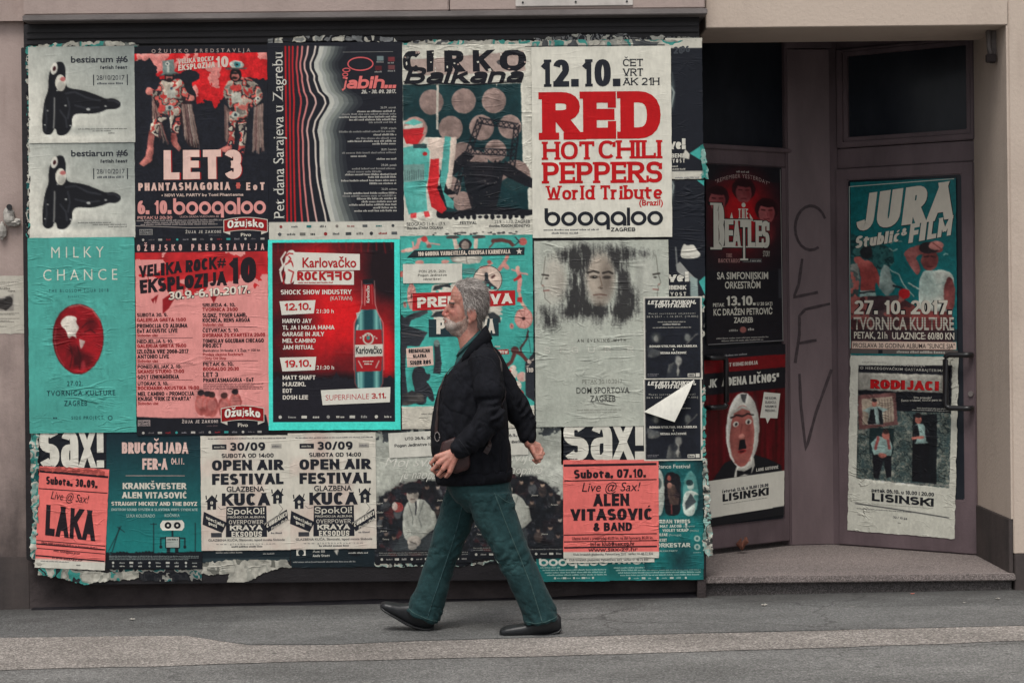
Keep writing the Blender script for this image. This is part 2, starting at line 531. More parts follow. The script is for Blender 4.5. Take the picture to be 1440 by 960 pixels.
bld = empty('building', (0.0, 0.3, 0.0), 'beige plastered street front with a splayed brown entrance recess', 'building')
xL = float(P(37, 400, 0.10)[0])             # left edge of the board
xR = float(P(989, 400, 0.0)[0])             # right edge of the board
xC = float(E_[0])                           # corner of the recess
g0 = -0.35
zl_top = float(P(500, 28, 0.02)[2])         # underside of the fascia
zsof = float(P(1200, 37.5, FAC)[2])         # underside of the right lintel

# left wall, its soiled foot and plinth
z_p = float(P(20, 782, 0.10)[2]); z_d = float(P(20, 560, 0.10)[2])
MB().box(-9, xL, 0.10, 1.5, z_p, TOP).build('wall', M['plaster_dirty'], bld)
MB().box(-9, xL + 0.004, 0.088, 1.5, g0, z_p).build('plinth', M['plinth'], bld, 0.004)
# fascia box above the board, in panels with open joints
x_j = [-9.0, float(P(34.5, 10, 0.0)[0]), float(P(632, 10, 0.0)[0]), float(P(991, 10, 0.0)[0])]
f_y = -0.035
MB().box(-9, x_j[1] - 0.006, 0.06, 0.6, zl_top + 0.02, TOP).build('wall', M['plaster'], bld)
for a, c in zip(x_j[1:-1], x_j[2:]):
    MB().box(a + 0.003, c - 0.003, f_y, 0.6, zl_top + 0.035, TOP).build('fascia_panel', M['fascia'], bld, 0.006)
MB().box(x_j[1], x_j[3] + 0.01, f_y - 0.012, 0.6, zl_top, zl_top + 0.033).build('fascia_trim', M['lip'], bld, 0.005)
# white plate screwed on the fascia, cut by the photo's top edge
pl = P(np.array([725, 890]), np.array([10, 8]), f_y)
plate = empty('fascia_plate', (float(pl[0][0]), f_y, float(pl[0][2])), 'long pale metal plate screwed flat on the beige fascia above the posters', 'sign plate')
MB().box(float(pl[0][0]), float(pl[1][0]), f_y - 0.009, f_y - 0.0005, float(pl[0][2]), float(pl[0][2]) + 0.16).build('plate', M['white_metal'], plate, 0.003)
for q in (0.04, 0.33, 0.61):
    sc_ = MB(); xx = float(pl[0][0]) + q
    sc_.tube([(xx, f_y - 0.0088, float(pl[0][2]) + 0.022), (xx, f_y - 0.013, float(pl[0][2]) + 0.022)], 0.006, 8)
    sc_.build('screw', M['black_metal'], plate)
# right wall with lintel, its reveal and plinths
lin_x0 = x_j[3] + 0.012
MB().box(lin_x0, xC, FAC, 0.6, zsof, TOP).build('lintel', M['plaster_light'], bld, 0.004)
zrp = float(P(1434, 778, FAC)[2])
MB().box(xC + 0.0005, 9, FAC, 2.2, zrp, TOP).build('wall', M['plaster_light'], bld, 0.004)
MB().box(xC + 0.002, 9, FAC - 0.012, 2.2, g0, zrp - 0.002).build('plinth', M['plinth'], bld, 0.004)
# reveal of the recess, a thin render skin standing proud of the wall block
MB().box(xC - 0.012, xC - 0.0005, FAC + 0.004, 1.6, STEP_Z + 0.30, CEIL).build('reveal', M['plaster_light'], bld)
MB().box(xC - 0.024, xC - 0.001, FAC + 0.008, 1.6, STEP_Z, STEP_Z + 0.298).build('plinth', M['plinth'], bld, 0.003)
# recess ceiling and the wall behind the joinery
MB().box(xR - 1.6, xC - 0.013, 0.61, 2.2, CEIL, CEIL + 0.2).build('ceiling', M['mauve'], bld)
MB().box(xR - 1.6, xC + 0.3, 2.2, 2.3, g0, CEIL + 0.2).build('wall', M['dark'], bld)
# step: slab with nosing over a darker riser
sx0 = float(P(984, 810, 0.04)[0])
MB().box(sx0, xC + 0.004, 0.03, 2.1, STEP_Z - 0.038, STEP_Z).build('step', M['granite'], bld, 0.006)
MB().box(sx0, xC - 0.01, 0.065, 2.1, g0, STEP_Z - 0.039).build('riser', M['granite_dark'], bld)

# --- the three faces of the recess
def frame_rect(pl, x0, y0, x1, y1):
    """pixel rectangle -> (u0, u1, z0, z1) on a plane"""
    ym = (y0 + y1) / 2; xm = (x0 + x1) / 2
    return pl.uz(x0, ym)[0], pl.uz(x1, ym)[0], pl.uz(xm, y1)[1], pl.uz(xm, y0)[1]

def pull_handle(pl, px, y0, y1, out, parent, px_mount):
    u, _ = pl.uz(px, (y0 + y1) / 2)
    um, _ = pl.uz(px_mount, (y0 + y1) / 2)
    z1 = pl.uz(px, y0)[1]; z0 = pl.uz(px, y1)[1]
    h = MB(pl)
    r = 0.016
    pts = [(um, 0.055, z1), (um, out, z1), (u, out, z1), (u, out, z0), (um, out, z0), (um, 0.055, z0)]
    path = []
    for k, p in enumerate(pts):
        p = np.array(p, float)
        if 0 < k < len(pts) - 1:
            a, c = np.array(pts[k - 1], float), np.array(pts[k + 1], float)
            ra = min(0.03, np.linalg.norm(a - p) * 0.45); rc = min(0.03, np.linalg.norm(c - p) * 0.45)
            pa = p + (a - p) / np.linalg.norm(a - p) * ra
            pc = p + (c - p) / np.linalg.norm(c - p) * rc
            for t in (0, 0.25, 0.5, 0.75, 1):
                path.append(pa * (1 - t) ** 2 + 2 * p * t * (1 - t) + pc * t * t)
        else: path.append(p)
    h.tube(path, r, 12)
    return h.build('handle', M['black_metal'], parent, smooth=True)

# right door set
def door_set(pl, L, sash, tglass, leaf, dglass, mull):
    b0 = MB(pl)
    _, _, tz0, tz1 = frame_rect(pl, *sash)
    _, _, lz0, lz1 = frame_rect(pl, *leaf)
    su0, su1 = frame_rect(pl, *sash)[:2]
    lu0, lu1 = frame_rect(pl, *leaf)[:2]
    jam = b0
    jam.box(-0.0, max(su0, lu0) - 0.004, -0.05, 0.03, STEP_Z, CEIL)
    jam.box(min(su1, lu1) + 0.004, L, -0.05, 0.03, STEP_Z, CEIL)
    jam.box(max(su0, lu0) - 0.0035, min(su1, lu1) + 0.0035, -0.048, 0.027, tz1 + 0.004, CEIL)
    jam.box(max(su0, lu0) - 0.0035, min(su1, lu1) + 0.0035, -0.048, 0.027, lz1 + 0.004, tz0 - 0.004)
    jam.build('door_frame', M['mauve'], bld, 0.004)
    g = frame_rect(pl, *tglass)
    t = MB(pl).ring(su0, su1, tz0, tz1, g[0] - .03, g[1] + .03, g[2] - .03, g[3] + .03, -0.03, 0.046)
    w = t.build('window', M['mauve'], bld, 0.005)
    MB(pl).ring(g[0] - .029, g[1] + .029, g[2] - .029, g[3] + .029, *g, -0.03, 0.030).build('sash', M['mauve'], w, 0.004)
    MB(pl).box(g[0] - 0.01, g[1] + 0.01, -0.002, 0.006, g[2] - 0.01, g[3] + 0.01).build('pane', M['glass'], w)
    g = frame_rect(pl, *dglass)
    dr = MB(pl).ring(lu0, lu1, lz0, lz1, *g, -0.03, 0.042).build('door', M['mauve'], bld, 0.006)
    MB(pl).box(g[0] - 0.01, g[1] + 0.01, 0.026, 0.034, g[2] - 0.01, g[3] + 0.01).build('pane', M['glass'], dr)
    return dr
rdoor = door_set(RIGHTP, RP_L, (1180, 62, 1373, 203), (1194, 72, 1361, 188), (1181, 233, 1375, 771), (1198, 250, 1357, 697), None)
pull_handle(RIGHTP, 1338, 498, 572, 0.10, rdoor, 1371)
lk_u, lk_z = RIGHTP.uz(1369, 553)
lk = MB(RIGHTP); lk.tube([(lk_u, 0.042, lk_z), (lk_u, 0.052, lk_z)], 0.016, 14); lk.build('lock', M['lip'], rdoor, smooth=False)
LEFTP_far = Plane(LEFTP.o - LEFTP.U * 0.55, LEFTP.U)
ldoor = door_set(LEFTP_far, LP_L + 0.55, (955, 40, 1106, 206), (962, 40, 1103, 205), (945, 233, 1102, 768), (955, 236, 1094, 735), None)
pull_handle(LEFTP, 1006, 502, 571, 0.10, ldoor, 985)
# middle panel with a small header box
MB(MIDP).box(0.002, MP_L - 0.002, -0.05, 0.035, STEP_Z, CEIL - 0.07).build('pillar_panel', M['mauve_light'], bld, 0.006)
MB(MIDP).box(-0.01, MP_L + 0.01, -0.05, 0.05, CEIL - 0.066, CEIL).build('pillar_header', M['mauve'], bld, 0.005)

# graffiti on the middle panel
def stroke(mb, pl, pts, wpx, w):
    """flat marker stroke along pixel points, drawn on an upright plane"""
    pts = [np.array(p, float) for p in pts]
    Lp, Rp = [], []
    for k, p in enumerate(pts):
        d = pts[min(k + 1, len(pts) - 1)] - pts[max(k - 1, 0)]
        d /= np.linalg.norm(d) + 1e-9
        nn = np.array([-d[1], d[0]]) * wpx / 2 * (0.8 + 0.35 * float(vnoise(k * 0.7, w * 100)))
        Lp.append(p + nn); Rp.append(p - nn)
    q = np.array(Lp + Rp)
    v = pl.map(q[:, 0], q[:, 1]) + pl.N * w
    n = len(pts)
    b = len(mb.v)
    mb.v += [tuple(map(float, p)) for p in v]
    mb.f += [(b + k, b + k + 1, b + n + k + 1, b + n + k) for k in range(n - 1)]

def arc_pts(cx, cy, rx, ry, a0, a1, n=16):
    return [(cx + rx * math.cos(R(a0 + (a1 - a0) * k / n)), cy + ry * math.sin(R(a0 + (a1 - a0) * k / n))) for k in range(n + 1)]
def seg(*pts, n=6):
    out = []
    for a, c in zip(pts[:-1], pts[1:]):
        out += [(a[0] + (c[0] - a[0]) * k / n, a[1] + (c[1] - a[1]) * k / n) for k in range(n)]
    return out + [pts[-1]]
letters = {'C': [arc_pts(1138, 321, 22, 31, -25, -300)],
           'L': [seg((1126, 364), (1121, 400), (1114, 418), (1148, 411))],
           'F': [seg((1165, 427), (1130, 435), (1122, 444), (1122, 470), (1116, 510)), seg((1118, 483), (1146, 478))],
           'V': [seg((1122, 525), (1124, 570), (1131, 632), (1145, 580), (1167, 519))]}
gr = MB()
for k, (ch, ss) in enumerate(letters.items()):
    for j, s_ in enumerate(ss):
        stroke(gr, MIDP, s_, 4.2, 0.0372 + 0.0006 * j)
gr_o = link_mesh('graffiti', gr.mesh('graffiti'), M['spray'])
tag(gr_o, 'dark hand-drawn graffiti letters running down the mauve pillar panel', 'graffiti')

# white bracket hanging in the top right corner of the recess
zb = float(P(1392, 38, 0.42)[2])
br = empty('conduit_bracket', tuple(P(1396, 60, 0.25)), 'grey metal bracket fixed high in the top right corner of the entrance', 'bracket')
p0, p1, p2 = P(1388, 20, 0.42), P(1385, 60, 0.42), P(1391, 90, 0.42)
x0, x1 = float(P(1387, 50, 0.25)[0]), float(P(1401, 50, 0.25)[0])
zt, zm, zb_ = (float(P(1390, y, 0.25)[2]) for y in (30, 68, 90))
MB().prism([(x0, zt), (x1, zt), (x1, zb_ + 0.02), (x1 - 0.02, zb_), (x0 + 0.02, zb_ + 0.015), (x0 + 0.012, zm)], 0.24, 0.29).build('bracket_plate', M['lip'], br, 0.006)
MB().tube([(x0 + 0.008, 0.23, zt), (x0 + 0.01, 0.23, zm), (x0 + 0.03, 0.23, zb_ + 0.02)], 0.013, 10).build('conduit', M['lip'], br, smooth=True)
MB().box(x0 - 0.012, x0 + 0.045, 0.205, 0.235, zb_ + 0.002, zb_ + 0.05).build('clamp', M['base'], br, 0.005)

# --- the poster board: an old shop window boarded over, standing proud of the wall
zb0, zb1 = float(P(500, 818, 0)[2]), float(P(500, 62, 0)[2])
board = empty('poster_board', ((xL + xR) / 2, 0.05, zb0), 'wide black boarded shop front plastered with overlapping concert posters', 'poster board')
xk, zk = float(P(118, 820, 0)[0]), float(P(48, 786, 0)[2])
MB().prism([(xk, zb0), (xR, zb0), (xR, zb1), (xL + 0.012, zb1), (xL + 0.012, zk)], 0.0, 0.3).build('panel', M['darkband'], board, 0.004)
MB().box(xL + 0.016, xR - 0.002, 0.05, 0.3, zb1 + 0.001, zl_top - 0.001).build('shutter_box', M['darkband'], board)
for k in range(3):
    zz = zb1 + 0.018 + k * 0.034
    MB().box(xL + 0.03, xR - 0.004, 0.034 + 0.004 * k, 0.049, zz, zz + 0.022).build('slat', M['darkband'], board, 0.003)
# the base under the board, set back; its foot is uneven where asphalt was tarred against it
zs = np.linspace(xL + 0.30, xR + 0.002, 40)
MB().prism([(xL + 0.0045, g0), (xR - 0.002, g0), (xR - 0.002, zb0 - 0.002), (xk, zb0 - 0.002), (xL + 0.0045, zk - 0.003)], 0.0885, 0.299).build('base', M['base'], board)
MB().box(xR - 0.05, xR - 0.001, 0.0, 0.09, g0, zb0 - 0.002).build('leg', M['base'], board, 0.004)
foot = MB()
rowA, rowB = [], []
for x in np.linspace(xL + 0.02, xR - 0.052, 90):
    h = 0.012 + 0.05 * max(0.0, float(fbm(x * 1.3, 3.3)) - 0.35)
    gz = ground_z(x, 0.05)
    rowA.append((x, 0.03 - 0.10 * float(fbm(x * 1.7, 8.1)), gz - 0.01))
    rowB.append((x, 0.1, gz + h))
nA = len(rowA)
foot.add(rowA + rowB + [(x, 0.1, g0) for x, _, _ in rowA] , [(k, k + 1, nA + k + 1, nA + k) for k in range(nA - 1)])
foot.build('tar_fillet', M['dark'], board, smooth=True)
# ================================================================== printed sheets
_glyphs = {}
CAPH, XH = 0.682, 0.449
def glyph_mesh(body, bold=0.0, space=1.0, serif=0.0):
    """outline mesh of a line of lettering in font units, with optional slab serifs on its flat stem ends"""
    key = (body, bold, space, serif)
    if key in _glyphs: return _glyphs[key]
    c = bpy.data.curves.new('lettering', 'FONT')
    c.body = body; c.offset = bold; c.space_character = space; c.resolution_u = 3
    o = bpy.data.objects.new('lettering', c)
    COL.objects.link(o)
    dg = bpy.context.evaluated_depsgraph_get()
    me = bpy.data.meshes.new_from_object(o.evaluated_get(dg))
    bpy.data.objects.remove(o); bpy.data.curves.remove(c)
    v = np.array([q.co[:2] for q in me.vertices]) if len(me.vertices) else np.zeros((0, 2))
    f = [tuple(p.vertices) for p in me.polygons]
    if serif:
        cnt = {}
        for p in f:
            for a, b_ in zip(p, p[1:] + p[:1]):
                k = (min(a, b_), max(a, b_)); cnt[k] = cnt.get(k, 0) + 1
        ex, t = serif
        extra = []
        for (a, b_), n_ in cnt.items():
            if n_ != 1: continue
            (xa, ya), (xb, yb) = v[a], v[b_]
            if abs(ya - yb) > 0.012: continue
            y = (ya + yb) / 2; x0, x1 = min(xa, xb), max(xa, xb); L = x1 - x0
            if L < 0.05: continue
            at0 = abs(y - (-bold)) < 0.02 or abs(y) < 0.012
            atT = abs(y - CAPH - bold) < 0.025 or abs(y - XH - bold) < 0.02 or abs(y - 0.71 - bold) < 0.03
            if not (at0 or atT): continue
            l, r = (ex, ex) if L < 0.32 else (ex, 0)
            if body == 'T': l = 0
            extra.append((x0 - l, x1 + r, (y, y + t) if at0 else (y - t, y)))
        v = list(map(tuple, v))
        for x0, x1, (y0, y1) in extra:
            b0 = len(v)
            v += [(x0, y0), (x1, y0), (x1, y1), (x0, y1)]
            f.append((b0, b0 + 1, b0 + 2, b0 + 3))
        v = np.array(v)
    bpy.data.meshes.remove(me)
    _glyphs[key] = (v, f)
    return _glyphs[key]

class Sheet:
    """one printed sheet: a grid that carries painted art as its 'ink' colour, and lettering laid on it"""
    def __init__(s, name, label, cat, rect, lift=0.004, plane=WALL, quad=None, base='d0cdc0', res=4.0, mat='paste',
                 ragged=0.5, gain=1.12, group=None, tilt=0.0, curl=()):
        s.name, s.label, s.cat, s.group = name, label, cat, group
        s.rect, s.lift, s.plane, s.mat, s.ragged, s.gain, s.curl = rect, lift, plane, mat, ragged, gain, curl
        x0, y0, x1, y1 = rect
        if quad is None:
            xc, yc = (x0 + x1) / 2, (y0 + y1) / 2
            k = ROLL + tilt
            quad = [(x + (y - yc) * k, y - (x - xc) * k) for x, y in ((x0, y0), (x1, y0), (x1, y1), (x0, y1))]
        s.quad = np.array(quad, float)
        s.nx = max(2, int(round((x1 - x0) / res)) + 1)
        s.ny = max(2, int(round((y1 - y0) / res)) + 1)
        s.gx, s.gy = np.meshgrid(np.linspace(x0, x1, s.nx), np.linspace(y0, y1, s.ny))
        s.dx, s.dy = (x1 - x0) / (s.nx - 1), (y1 - y0) / (s.ny - 1)
        s.c = np.ones((s.ny, s.nx, 3)) * hx(base)
        s.V, s.Fc, s.C, s.L = [], [], [], []
        s.nv = 0
        s.k, s.ox, s.oy = 1.0, 0.0, 0.0
        s.seed = random.random() * 50
    # ---- coordinates
    def at(s, k, ox, oy):
        """read the next numbers in a magnified view of the photo: k times larger, its corner at ox, oy"""
        s.k, s.ox, s.oy = k, ox, oy
        return s
    def T(s, pts):
        p = np.asarray(pts, float)
        return p / s.k + np.array([s.ox, s.oy])
    def uv(s, p):
        x0, y0, x1, y1 = s.rect
        return (p[..., 0] - x0) / (x1 - x0), (p[..., 1] - y0) / (y1 - y0)
    def to_world(s, p, extra=0.0):
        a, b_ = s.uv(p)
        a, b_ = a[..., None], b_[..., None]
        q = s.quad
        px = (q[0] * (1 - a) + q[1] * a) * (1 - b_) + (q[3] * (1 - a) + q[2] * a) * b_
        w = s.plane.map(px[..., 0], px[..., 1])
        off = s.lift + extra
        for (cx, cy), rad, h in s.curl:
            d = np.hypot(p[..., 0] - cx, p[..., 1] - cy)
            off = off + h * np.clip(1 - d / rad, 0, 1) ** 2
        return w + s.plane.N * (off[..., None] if hasattr(off, 'ndim') and off.ndim else off)
    # ---- art painted into the grid
    def _mask(s, fn, bb):
        x0, y0, x1, y1 = s.rect
        i0, i1 = max(0, int((bb[0] - x0) / s.dx) - 1), min(s.nx, int((bb[2] - x0) / s.dx) + 3)
        j0, j1 = max(0, int((bb[1] - y0) / s.dy) - 1), min(s.ny, int((bb[3] - y0) / s.dy) + 3)
        if i0 >= i1 or j0 >= j1: return None
        sl = (slice(j0, j1), slice(i0, i1))
        X, Y = s.gx[sl], s.gy[sl]
        m = 0
        for ax in (-0.33, 0, 0.33):
            for ay in (-0.33, 0, 0.33):
                m = m + fn(X + ax * s.dx, Y + ay * s.dy)
        return sl, m / 9.0
    def _put(s, r, col, a):
        if r is None: return
        sl, m = r
        X, Y = s.gx[sl], s.gy[sl]
        c = col(X, Y) if callable(col) else hx(col)
        m = (m * (a(X, Y) if callable(a) else a))[..., None]
        s.c[sl] = s.c[sl] * (1 - m) + c * m
    def poly(s, pts, col, a=1.0, sharp=False):
        p = s.T(pts)
        if 9 <= len(p) <= 60 and not sharp:                       # round off hand-drawn outlines
            for _ in range(2): p = np.stack([p * .75 + np.roll(p, -1, 0) * .25, p * .25 + np.roll(p, -1, 0) * .75], 1).reshape(-1, 2)
        def fn(X, Y):
            ins = np.zeros(X.shape, bool)
            for (xa, ya), (xb, yb) in zip(p, np.roll(p, -1, 0)):
                if ya == yb: continue
                c = ((ya > Y) != (yb > Y)) & (X < (xb - xa) * (Y - ya) / (yb - ya) + xa)
                ins ^= c
            return ins.astype(float)
        s._put(s._mask(fn, (*p.min(0), *p.max(0))), col, a)
        return s
    def ell(s, cx, cy, rx, ry, col, a=1.0, rot=0.0, soft=0.0):
        (cx, cy), = s.T([(cx, cy)])
        rx, ry = rx / s.k, ry / s.k
        c_, s_ = math.cos(R(rot)), math.sin(R(rot))
        def fn(X, Y):
            u, v = (X - cx) * c_ + (Y - cy) * s_, -(X - cx) * s_ + (Y - cy) * c_
            d = np.hypot(u / rx, v / ry)
            if soft: return np.clip((1 - d) / soft, 0, 1)
            return (d < 1).astype(float)
        r = max(rx, ry)
        s._put(s._mask(fn, (cx - r, cy - r, cx + r, cy + r)), col, a)
        return s
    def box(s, x0, y0, x1, y1, col, a=1.0):
        return s.poly([(x0, y0), (x1, y0), (x1, y1), (x0, y1)], col, a)
    def ln(s, pts, w, col, a=1.0):
        """painted line"""
        p = s.T(pts); w = w / s.k / 2
        def fn(X, Y):
            d = np.full(X.shape, 1e9)
            for (xa, ya), (xb, yb) in zip(p[:-1], p[1:]):
                L2 = (xb - xa) ** 2 + (yb - ya) ** 2 + 1e-9
                t = np.clip(((X - xa) * (xb - xa) + (Y - ya) * (yb - ya)) / L2, 0, 1)
                d = np.minimum(d, np.hypot(X - xa - t * (xb - xa), Y - ya - t * (yb - ya)))
            return np.clip((w - d) / s.dx + 0.5, 0, 1)
        s._put(s._mask(fn, (p[:, 0].min() - w, p[:, 1].min() - w, p[:, 0].max() + w, p[:, 1].max() + w)), col, a)
        return s
    def field(s, fn):
        """recolour the whole sheet: fn(X, Y, colour) in the current view's numbers"""
        X, Y = (s.gx - s.ox) * s.k, (s.gy - s.oy) * s.k
        s.c = fn(X, Y, s.c)
        return s
    def mott(s, c1, c2, scale, lo=0.4, hi=0.6, z=0.0, stretch=1.0):
        """a mottled colour function for poly/ell: noise between two inks"""
        a, b_ = hx(c1), hx(c2)
        def fn(X, Y):
            t = np.clip((fbm(X / scale, Y / scale / stretch, z + s.seed, 5) - lo) / (hi - lo), 0, 1)[..., None]
            return a * (1 - t) + b_ * t
        return fn
    def speck(s, cols, scale, z=0.0, stretch=1.0):
        """patches of several inks"""
        cs = np.array([hx(c) for c in cols])
        def fn(X, Y):
            t = fbm(X / scale, Y / scale / stretch, z + s.seed, 4)
            i = np.clip(((t - 0.25) / 0.5 * len(cs)).astype(int), 0, len(cs) - 1)
            return cs[i]
        return fn
    def grain(s, a=0.10, size=1.3):
        """the grain of a printed photograph"""
        n = vnoise(s.gx / size, s.gy / size, s.seed) * .6 + vnoise(s.gx / size / 2.7, s.gy / size / 2.7, s.seed + 9) * .4
        s.c = np.clip(s.c * (1 + (n[..., None] - .5) * 2 * a) + (n[..., None] - .5) * 60 * a, 0, 255)
        return s
    def photo(s, warp=2.0, lum=0.25, emb=0.5, bb=None):
        """turn flat cut shapes into something like a printed photograph: uneven outlines, modelling, mottling; bb in the current view"""
        warp, lum, emb = warp * .75, lum * .55, emb * .22
        X, Y = s.gx, s.gy
        wx = (fbm(X / 5, Y / 5, s.seed + 31, 4) - .5) * 2 * warp / s.dx; wy = (fbm(X / 5, Y / 5, s.seed + 47, 4) - .5) * 2 * warp / s.dy
        jj, ii = np.mgrid[0:s.ny, 0:s.nx]
        fx, fy = np.clip(ii + wx, 0, s.nx - 1.001), np.clip(jj + wy, 0, s.ny - 1.001)
        x0, y0 = fx.astype(int), fy.astype(int); u, v = (fx - x0)[..., None], (fy - y0)[..., None]
        c = (s.c[y0, x0] * (1 - u) + s.c[y0, x0 + 1] * u) * (1 - v) + (s.c[y0 + 1, x0] * (1 - u) + s.c[y0 + 1, x0 + 1] * u) * v
        L = c.mean(-1)
        def blur(a, n):
            for _ in range(n):
                a = (a + np.roll(a, 1, 0) + np.roll(a, -1, 0) + np.roll(a, 1, 1) + np.roll(a, -1, 1)) / 5
            return a
        b_ = blur(L, 8)
        e = (np.roll(np.roll(b_, 3, 0), 3, 1) - np.roll(np.roll(b_, -3, 0), -3, 1)) / 90.0
        n1 = fbm(X / 7, Y / 7, s.seed + 3, 4) - .5; n2 = fbm(X / 2.2, Y / 2.2, s.seed + 13, 2) - .5
        c = c * (1 - emb * np.clip(e, -1, 1) + lum * 2.2 * n1 + lum * 1.3 * n2)[..., None]
        if bb is not None:
            (ax, ay), (bx, by) = s.T([bb[:2], bb[2:]])
            m = ((X > ax) & (X < bx) & (Y > ay) & (Y < by))[..., None]
            c = np.where(m, c, s.c)
        s.c = np.clip(c, 0, 255)
        return s
    # ---- lettering and line work laid on the sheet as shapes
    def shape(s, pts, faces, col, layer=1, raw=False):
        p = np.asarray(pts, float) if raw else s.T(pts)
        s.V.append(p); s.L.append(np.full(len(p), layer * 0.0005))
        s.C.append(np.tile(hx(col), (len(p), 1)))
        s.Fc += [tuple(i + s.nv for i in f) for f in faces]
        s.nv += len(p)
    def vp(s, pts, col, layer=1):
        s.shape(pts, [tuple(range(len(pts)))], col, layer); return s
    def vb(s, x0, y0, x1, y1, col, layer=1):
        return s.vp([(x0, y0), (x0, y1), (x1, y1), (x1, y0)], col, layer)
    def vl(s, pts, w, col, layer=1):
        p = np.asarray(pts, float)
        d = np.gradient(p, axis=0) if len(p) > 2 else np.array([p[1] - p[0]] * 2)
        d /= np.linalg.norm(d, axis=1)[:, None] + 1e-9
        n_ = np.stack([-d[:, 1], d[:, 0]], 1) * w / 2
        q = np.vstack([p + n_, p - n_]); m_ = len(p)
        s.shape(q, [(i, i + 1, m_ + i + 1, m_ + i) for i in range(m_ - 1)], col, layer)
        return s
    def vring(s, cx, cy, rx, ry, tx, ty, col, layer=1, a0=0, a1=360, n=28):
        a = np.radians(np.linspace(a0, a1, n + 1))
        o = np.stack([cx + rx * np.cos(a), cy + ry * np.sin(a)], 1)
        i = np.stack([cx + (rx - tx) * np.cos(a), cy + (ry - ty) * np.sin(a)], 1)
        s.shape(np.vstack([o, i]), [(k, n + 1 + k, n + 2 + k, k + 1) for k in range(n)], col, layer)
        return s
    def ve(s, cx, cy, rx, ry, col, layer=1, n=24):
        a = np.radians(np.linspace(360, 0, n, endpoint=False))
        s.shape(np.stack([cx + rx * np.cos(a), cy + ry * np.sin(a)], 1), [tuple(range(n))], col, layer)
        return s
    def tx(s, body, x0, x1, yb, cap, col, bold=0.02, layer=2, dy=0.0, skew=0.0, serif=0.0, space=1.0, al='f', mirror=False, vert=False, bend=0.0, wob=0.0):
        """a line of lettering: from x0 to x1, baseline yb (rising by dy at its end), capitals cap tall"""
        v, f = glyph_mesh(body, bold, space, serif)
        if not len(v): return s
        mn, mx = v[:, 0].min(), v[:, 0].max()
        w = max(mx - mn, 1e-6)
        sy = cap / CAPH
        if al == 'f': sx = (x1 - x0) / w; xs = x0
        else:
            sx = sy if x1 is None else x1
            if x1 is not None and x1 < 5: sx = sy * x1
            xs = x0 - (w * sx if al == 'r' else w * sx / 2 if al == 'c' else 0)
        x = (v[:, 0] - mn)
        if mirror: x = w - x
        y = v[:, 1] * sy
        X = xs + x * sx + skew * y
        t = x / w
        Y = yb - y - dy * t - bend * 4 * t * (1 - t)
        if wob:
            Y = Y + wob * (vnoise(t * 9, y / cap * 1.5, s.seed) - 0.5)
            X = X + wob * (vnoise(t * 9 + 40, y / cap * 1.5, s.seed) - 0.5)
        if vert:                                    # read upwards: x0 is the lower end, x1 the upper, yb the baseline's x
            pts = np.stack([yb - y, x0 - x * (x0 - x1) / w], 1)
        else:
            pts = np.stack([X, Y], 1)
        if mirror: f = [q[::-1] for q in f]
        s.shape(pts, f, col, layer)
        return s
    def greek(s, x0, x1, yb, h, col, layer=1, al='l', fill=1.0, dens=0.72):
        """a line of print too small to read: word-long runs of letter-sized marks"""
        pts, fc = [], []
        L = (x1 - x0) * fill
        x = x0 if al == 'l' else (x1 - L if al == 'r' else (x0 + x1 - L) / 2)
        end = x + L
        while x < end:
            for _ in range(random.randint(3, 8)):
                w = h * random.uniform(0.35, 0.6)
                if x + w > end: break
                t = h * random.choice((0.72, 0.72, 1.0))
                b0 = len(pts)
                pts += [(x, yb - t), (x, yb), (x + w, yb), (x + w, yb - t)]
                fc.append((b0, b0 + 1, b0 + 2, b0 + 3))
                x += w / dens
            x += h * 0.42
            if random.random() < 0.02: break
        if pts: s.shape(pts, fc, col, layer)
        return s
    # ---- link
    def build(s, parent=None):
        g = np.stack([s.gx, s.gy], -1)
        if s.ragged:
            n1 = (fbm(s.gx / 7, s.gy / 7, s.seed, 5) - 0.5) * 2 * s.ragged + s.ragged * 1.6 * np.clip(vnoise(s.gx / 4, s.gy / 23, s.seed + 5) - .72, 0, 1)
            n2 = (fbm(s.gx / 7, s.gy / 7, s.seed + 20, 5) - 0.5) * 2 * s.ragged
            g[:, 0, 0] += n1[:, 0]; g[:, -1, 0] += n1[:, -1]
            g[0, :, 1] += n2[0]; g[-1, :, 1] += n2[-1]
        w = s.to_world(g.reshape(-1, 2))
        cols = [s.c.reshape(-1, 3)]
        verts = [w]
        idx = np.arange(s.nx * s.ny).reshape(s.ny, s.nx)
        quads = np.stack([idx[:-1, :-1], idx[1:, :-1], idx[1:, 1:], idx[:-1, 1:]], -1).reshape(-1, 4)
        base = len(w)
        if s.V:
            p = np.vstack(s.V); l = np.concatenate(s.L)
            ww = s.to_world(p)
            verts.append(ww + s.plane.N * l[:, None])
            cols.append(np.vstack(s.C))
        V = np.vstack(verts); Cc = np.vstack(cols)
        me = bpy.data.meshes.new(s.name)
        loops = [quads.ravel()] + [np.array(f) + base for f in s.Fc]
        sizes = np.concatenate([np.full(len(quads), 4), np.array([len(f) for f in s.Fc], int)]) if s.Fc else np.full(len(quads), 4)
        lv = np.concatenate(loops).astype(np.int32)
        me.vertices.add(len(V)); me.vertices.foreach_set('co', V.astype(np.float32).ravel())
        me.loops.add(len(lv)); me.loops.foreach_set('vertex_index', lv)
        me.polygons.add(len(sizes))
        me.polygons.foreach_set('loop_start', np.concatenate([[0], np.cumsum(sizes)[:-1]]).astype(np.int32))
        me.update(calc_edges=True)
        at = me.attributes.new('ink', 'FLOAT_COLOR', 'POINT')
        rgba = np.ones((len(V), 4), np.float32)
        rgba[:, :3] = np.clip(lin(Cc) * s.gain, 0.004, 0.86)
        at.data.foreach_set('color', rgba.ravel())
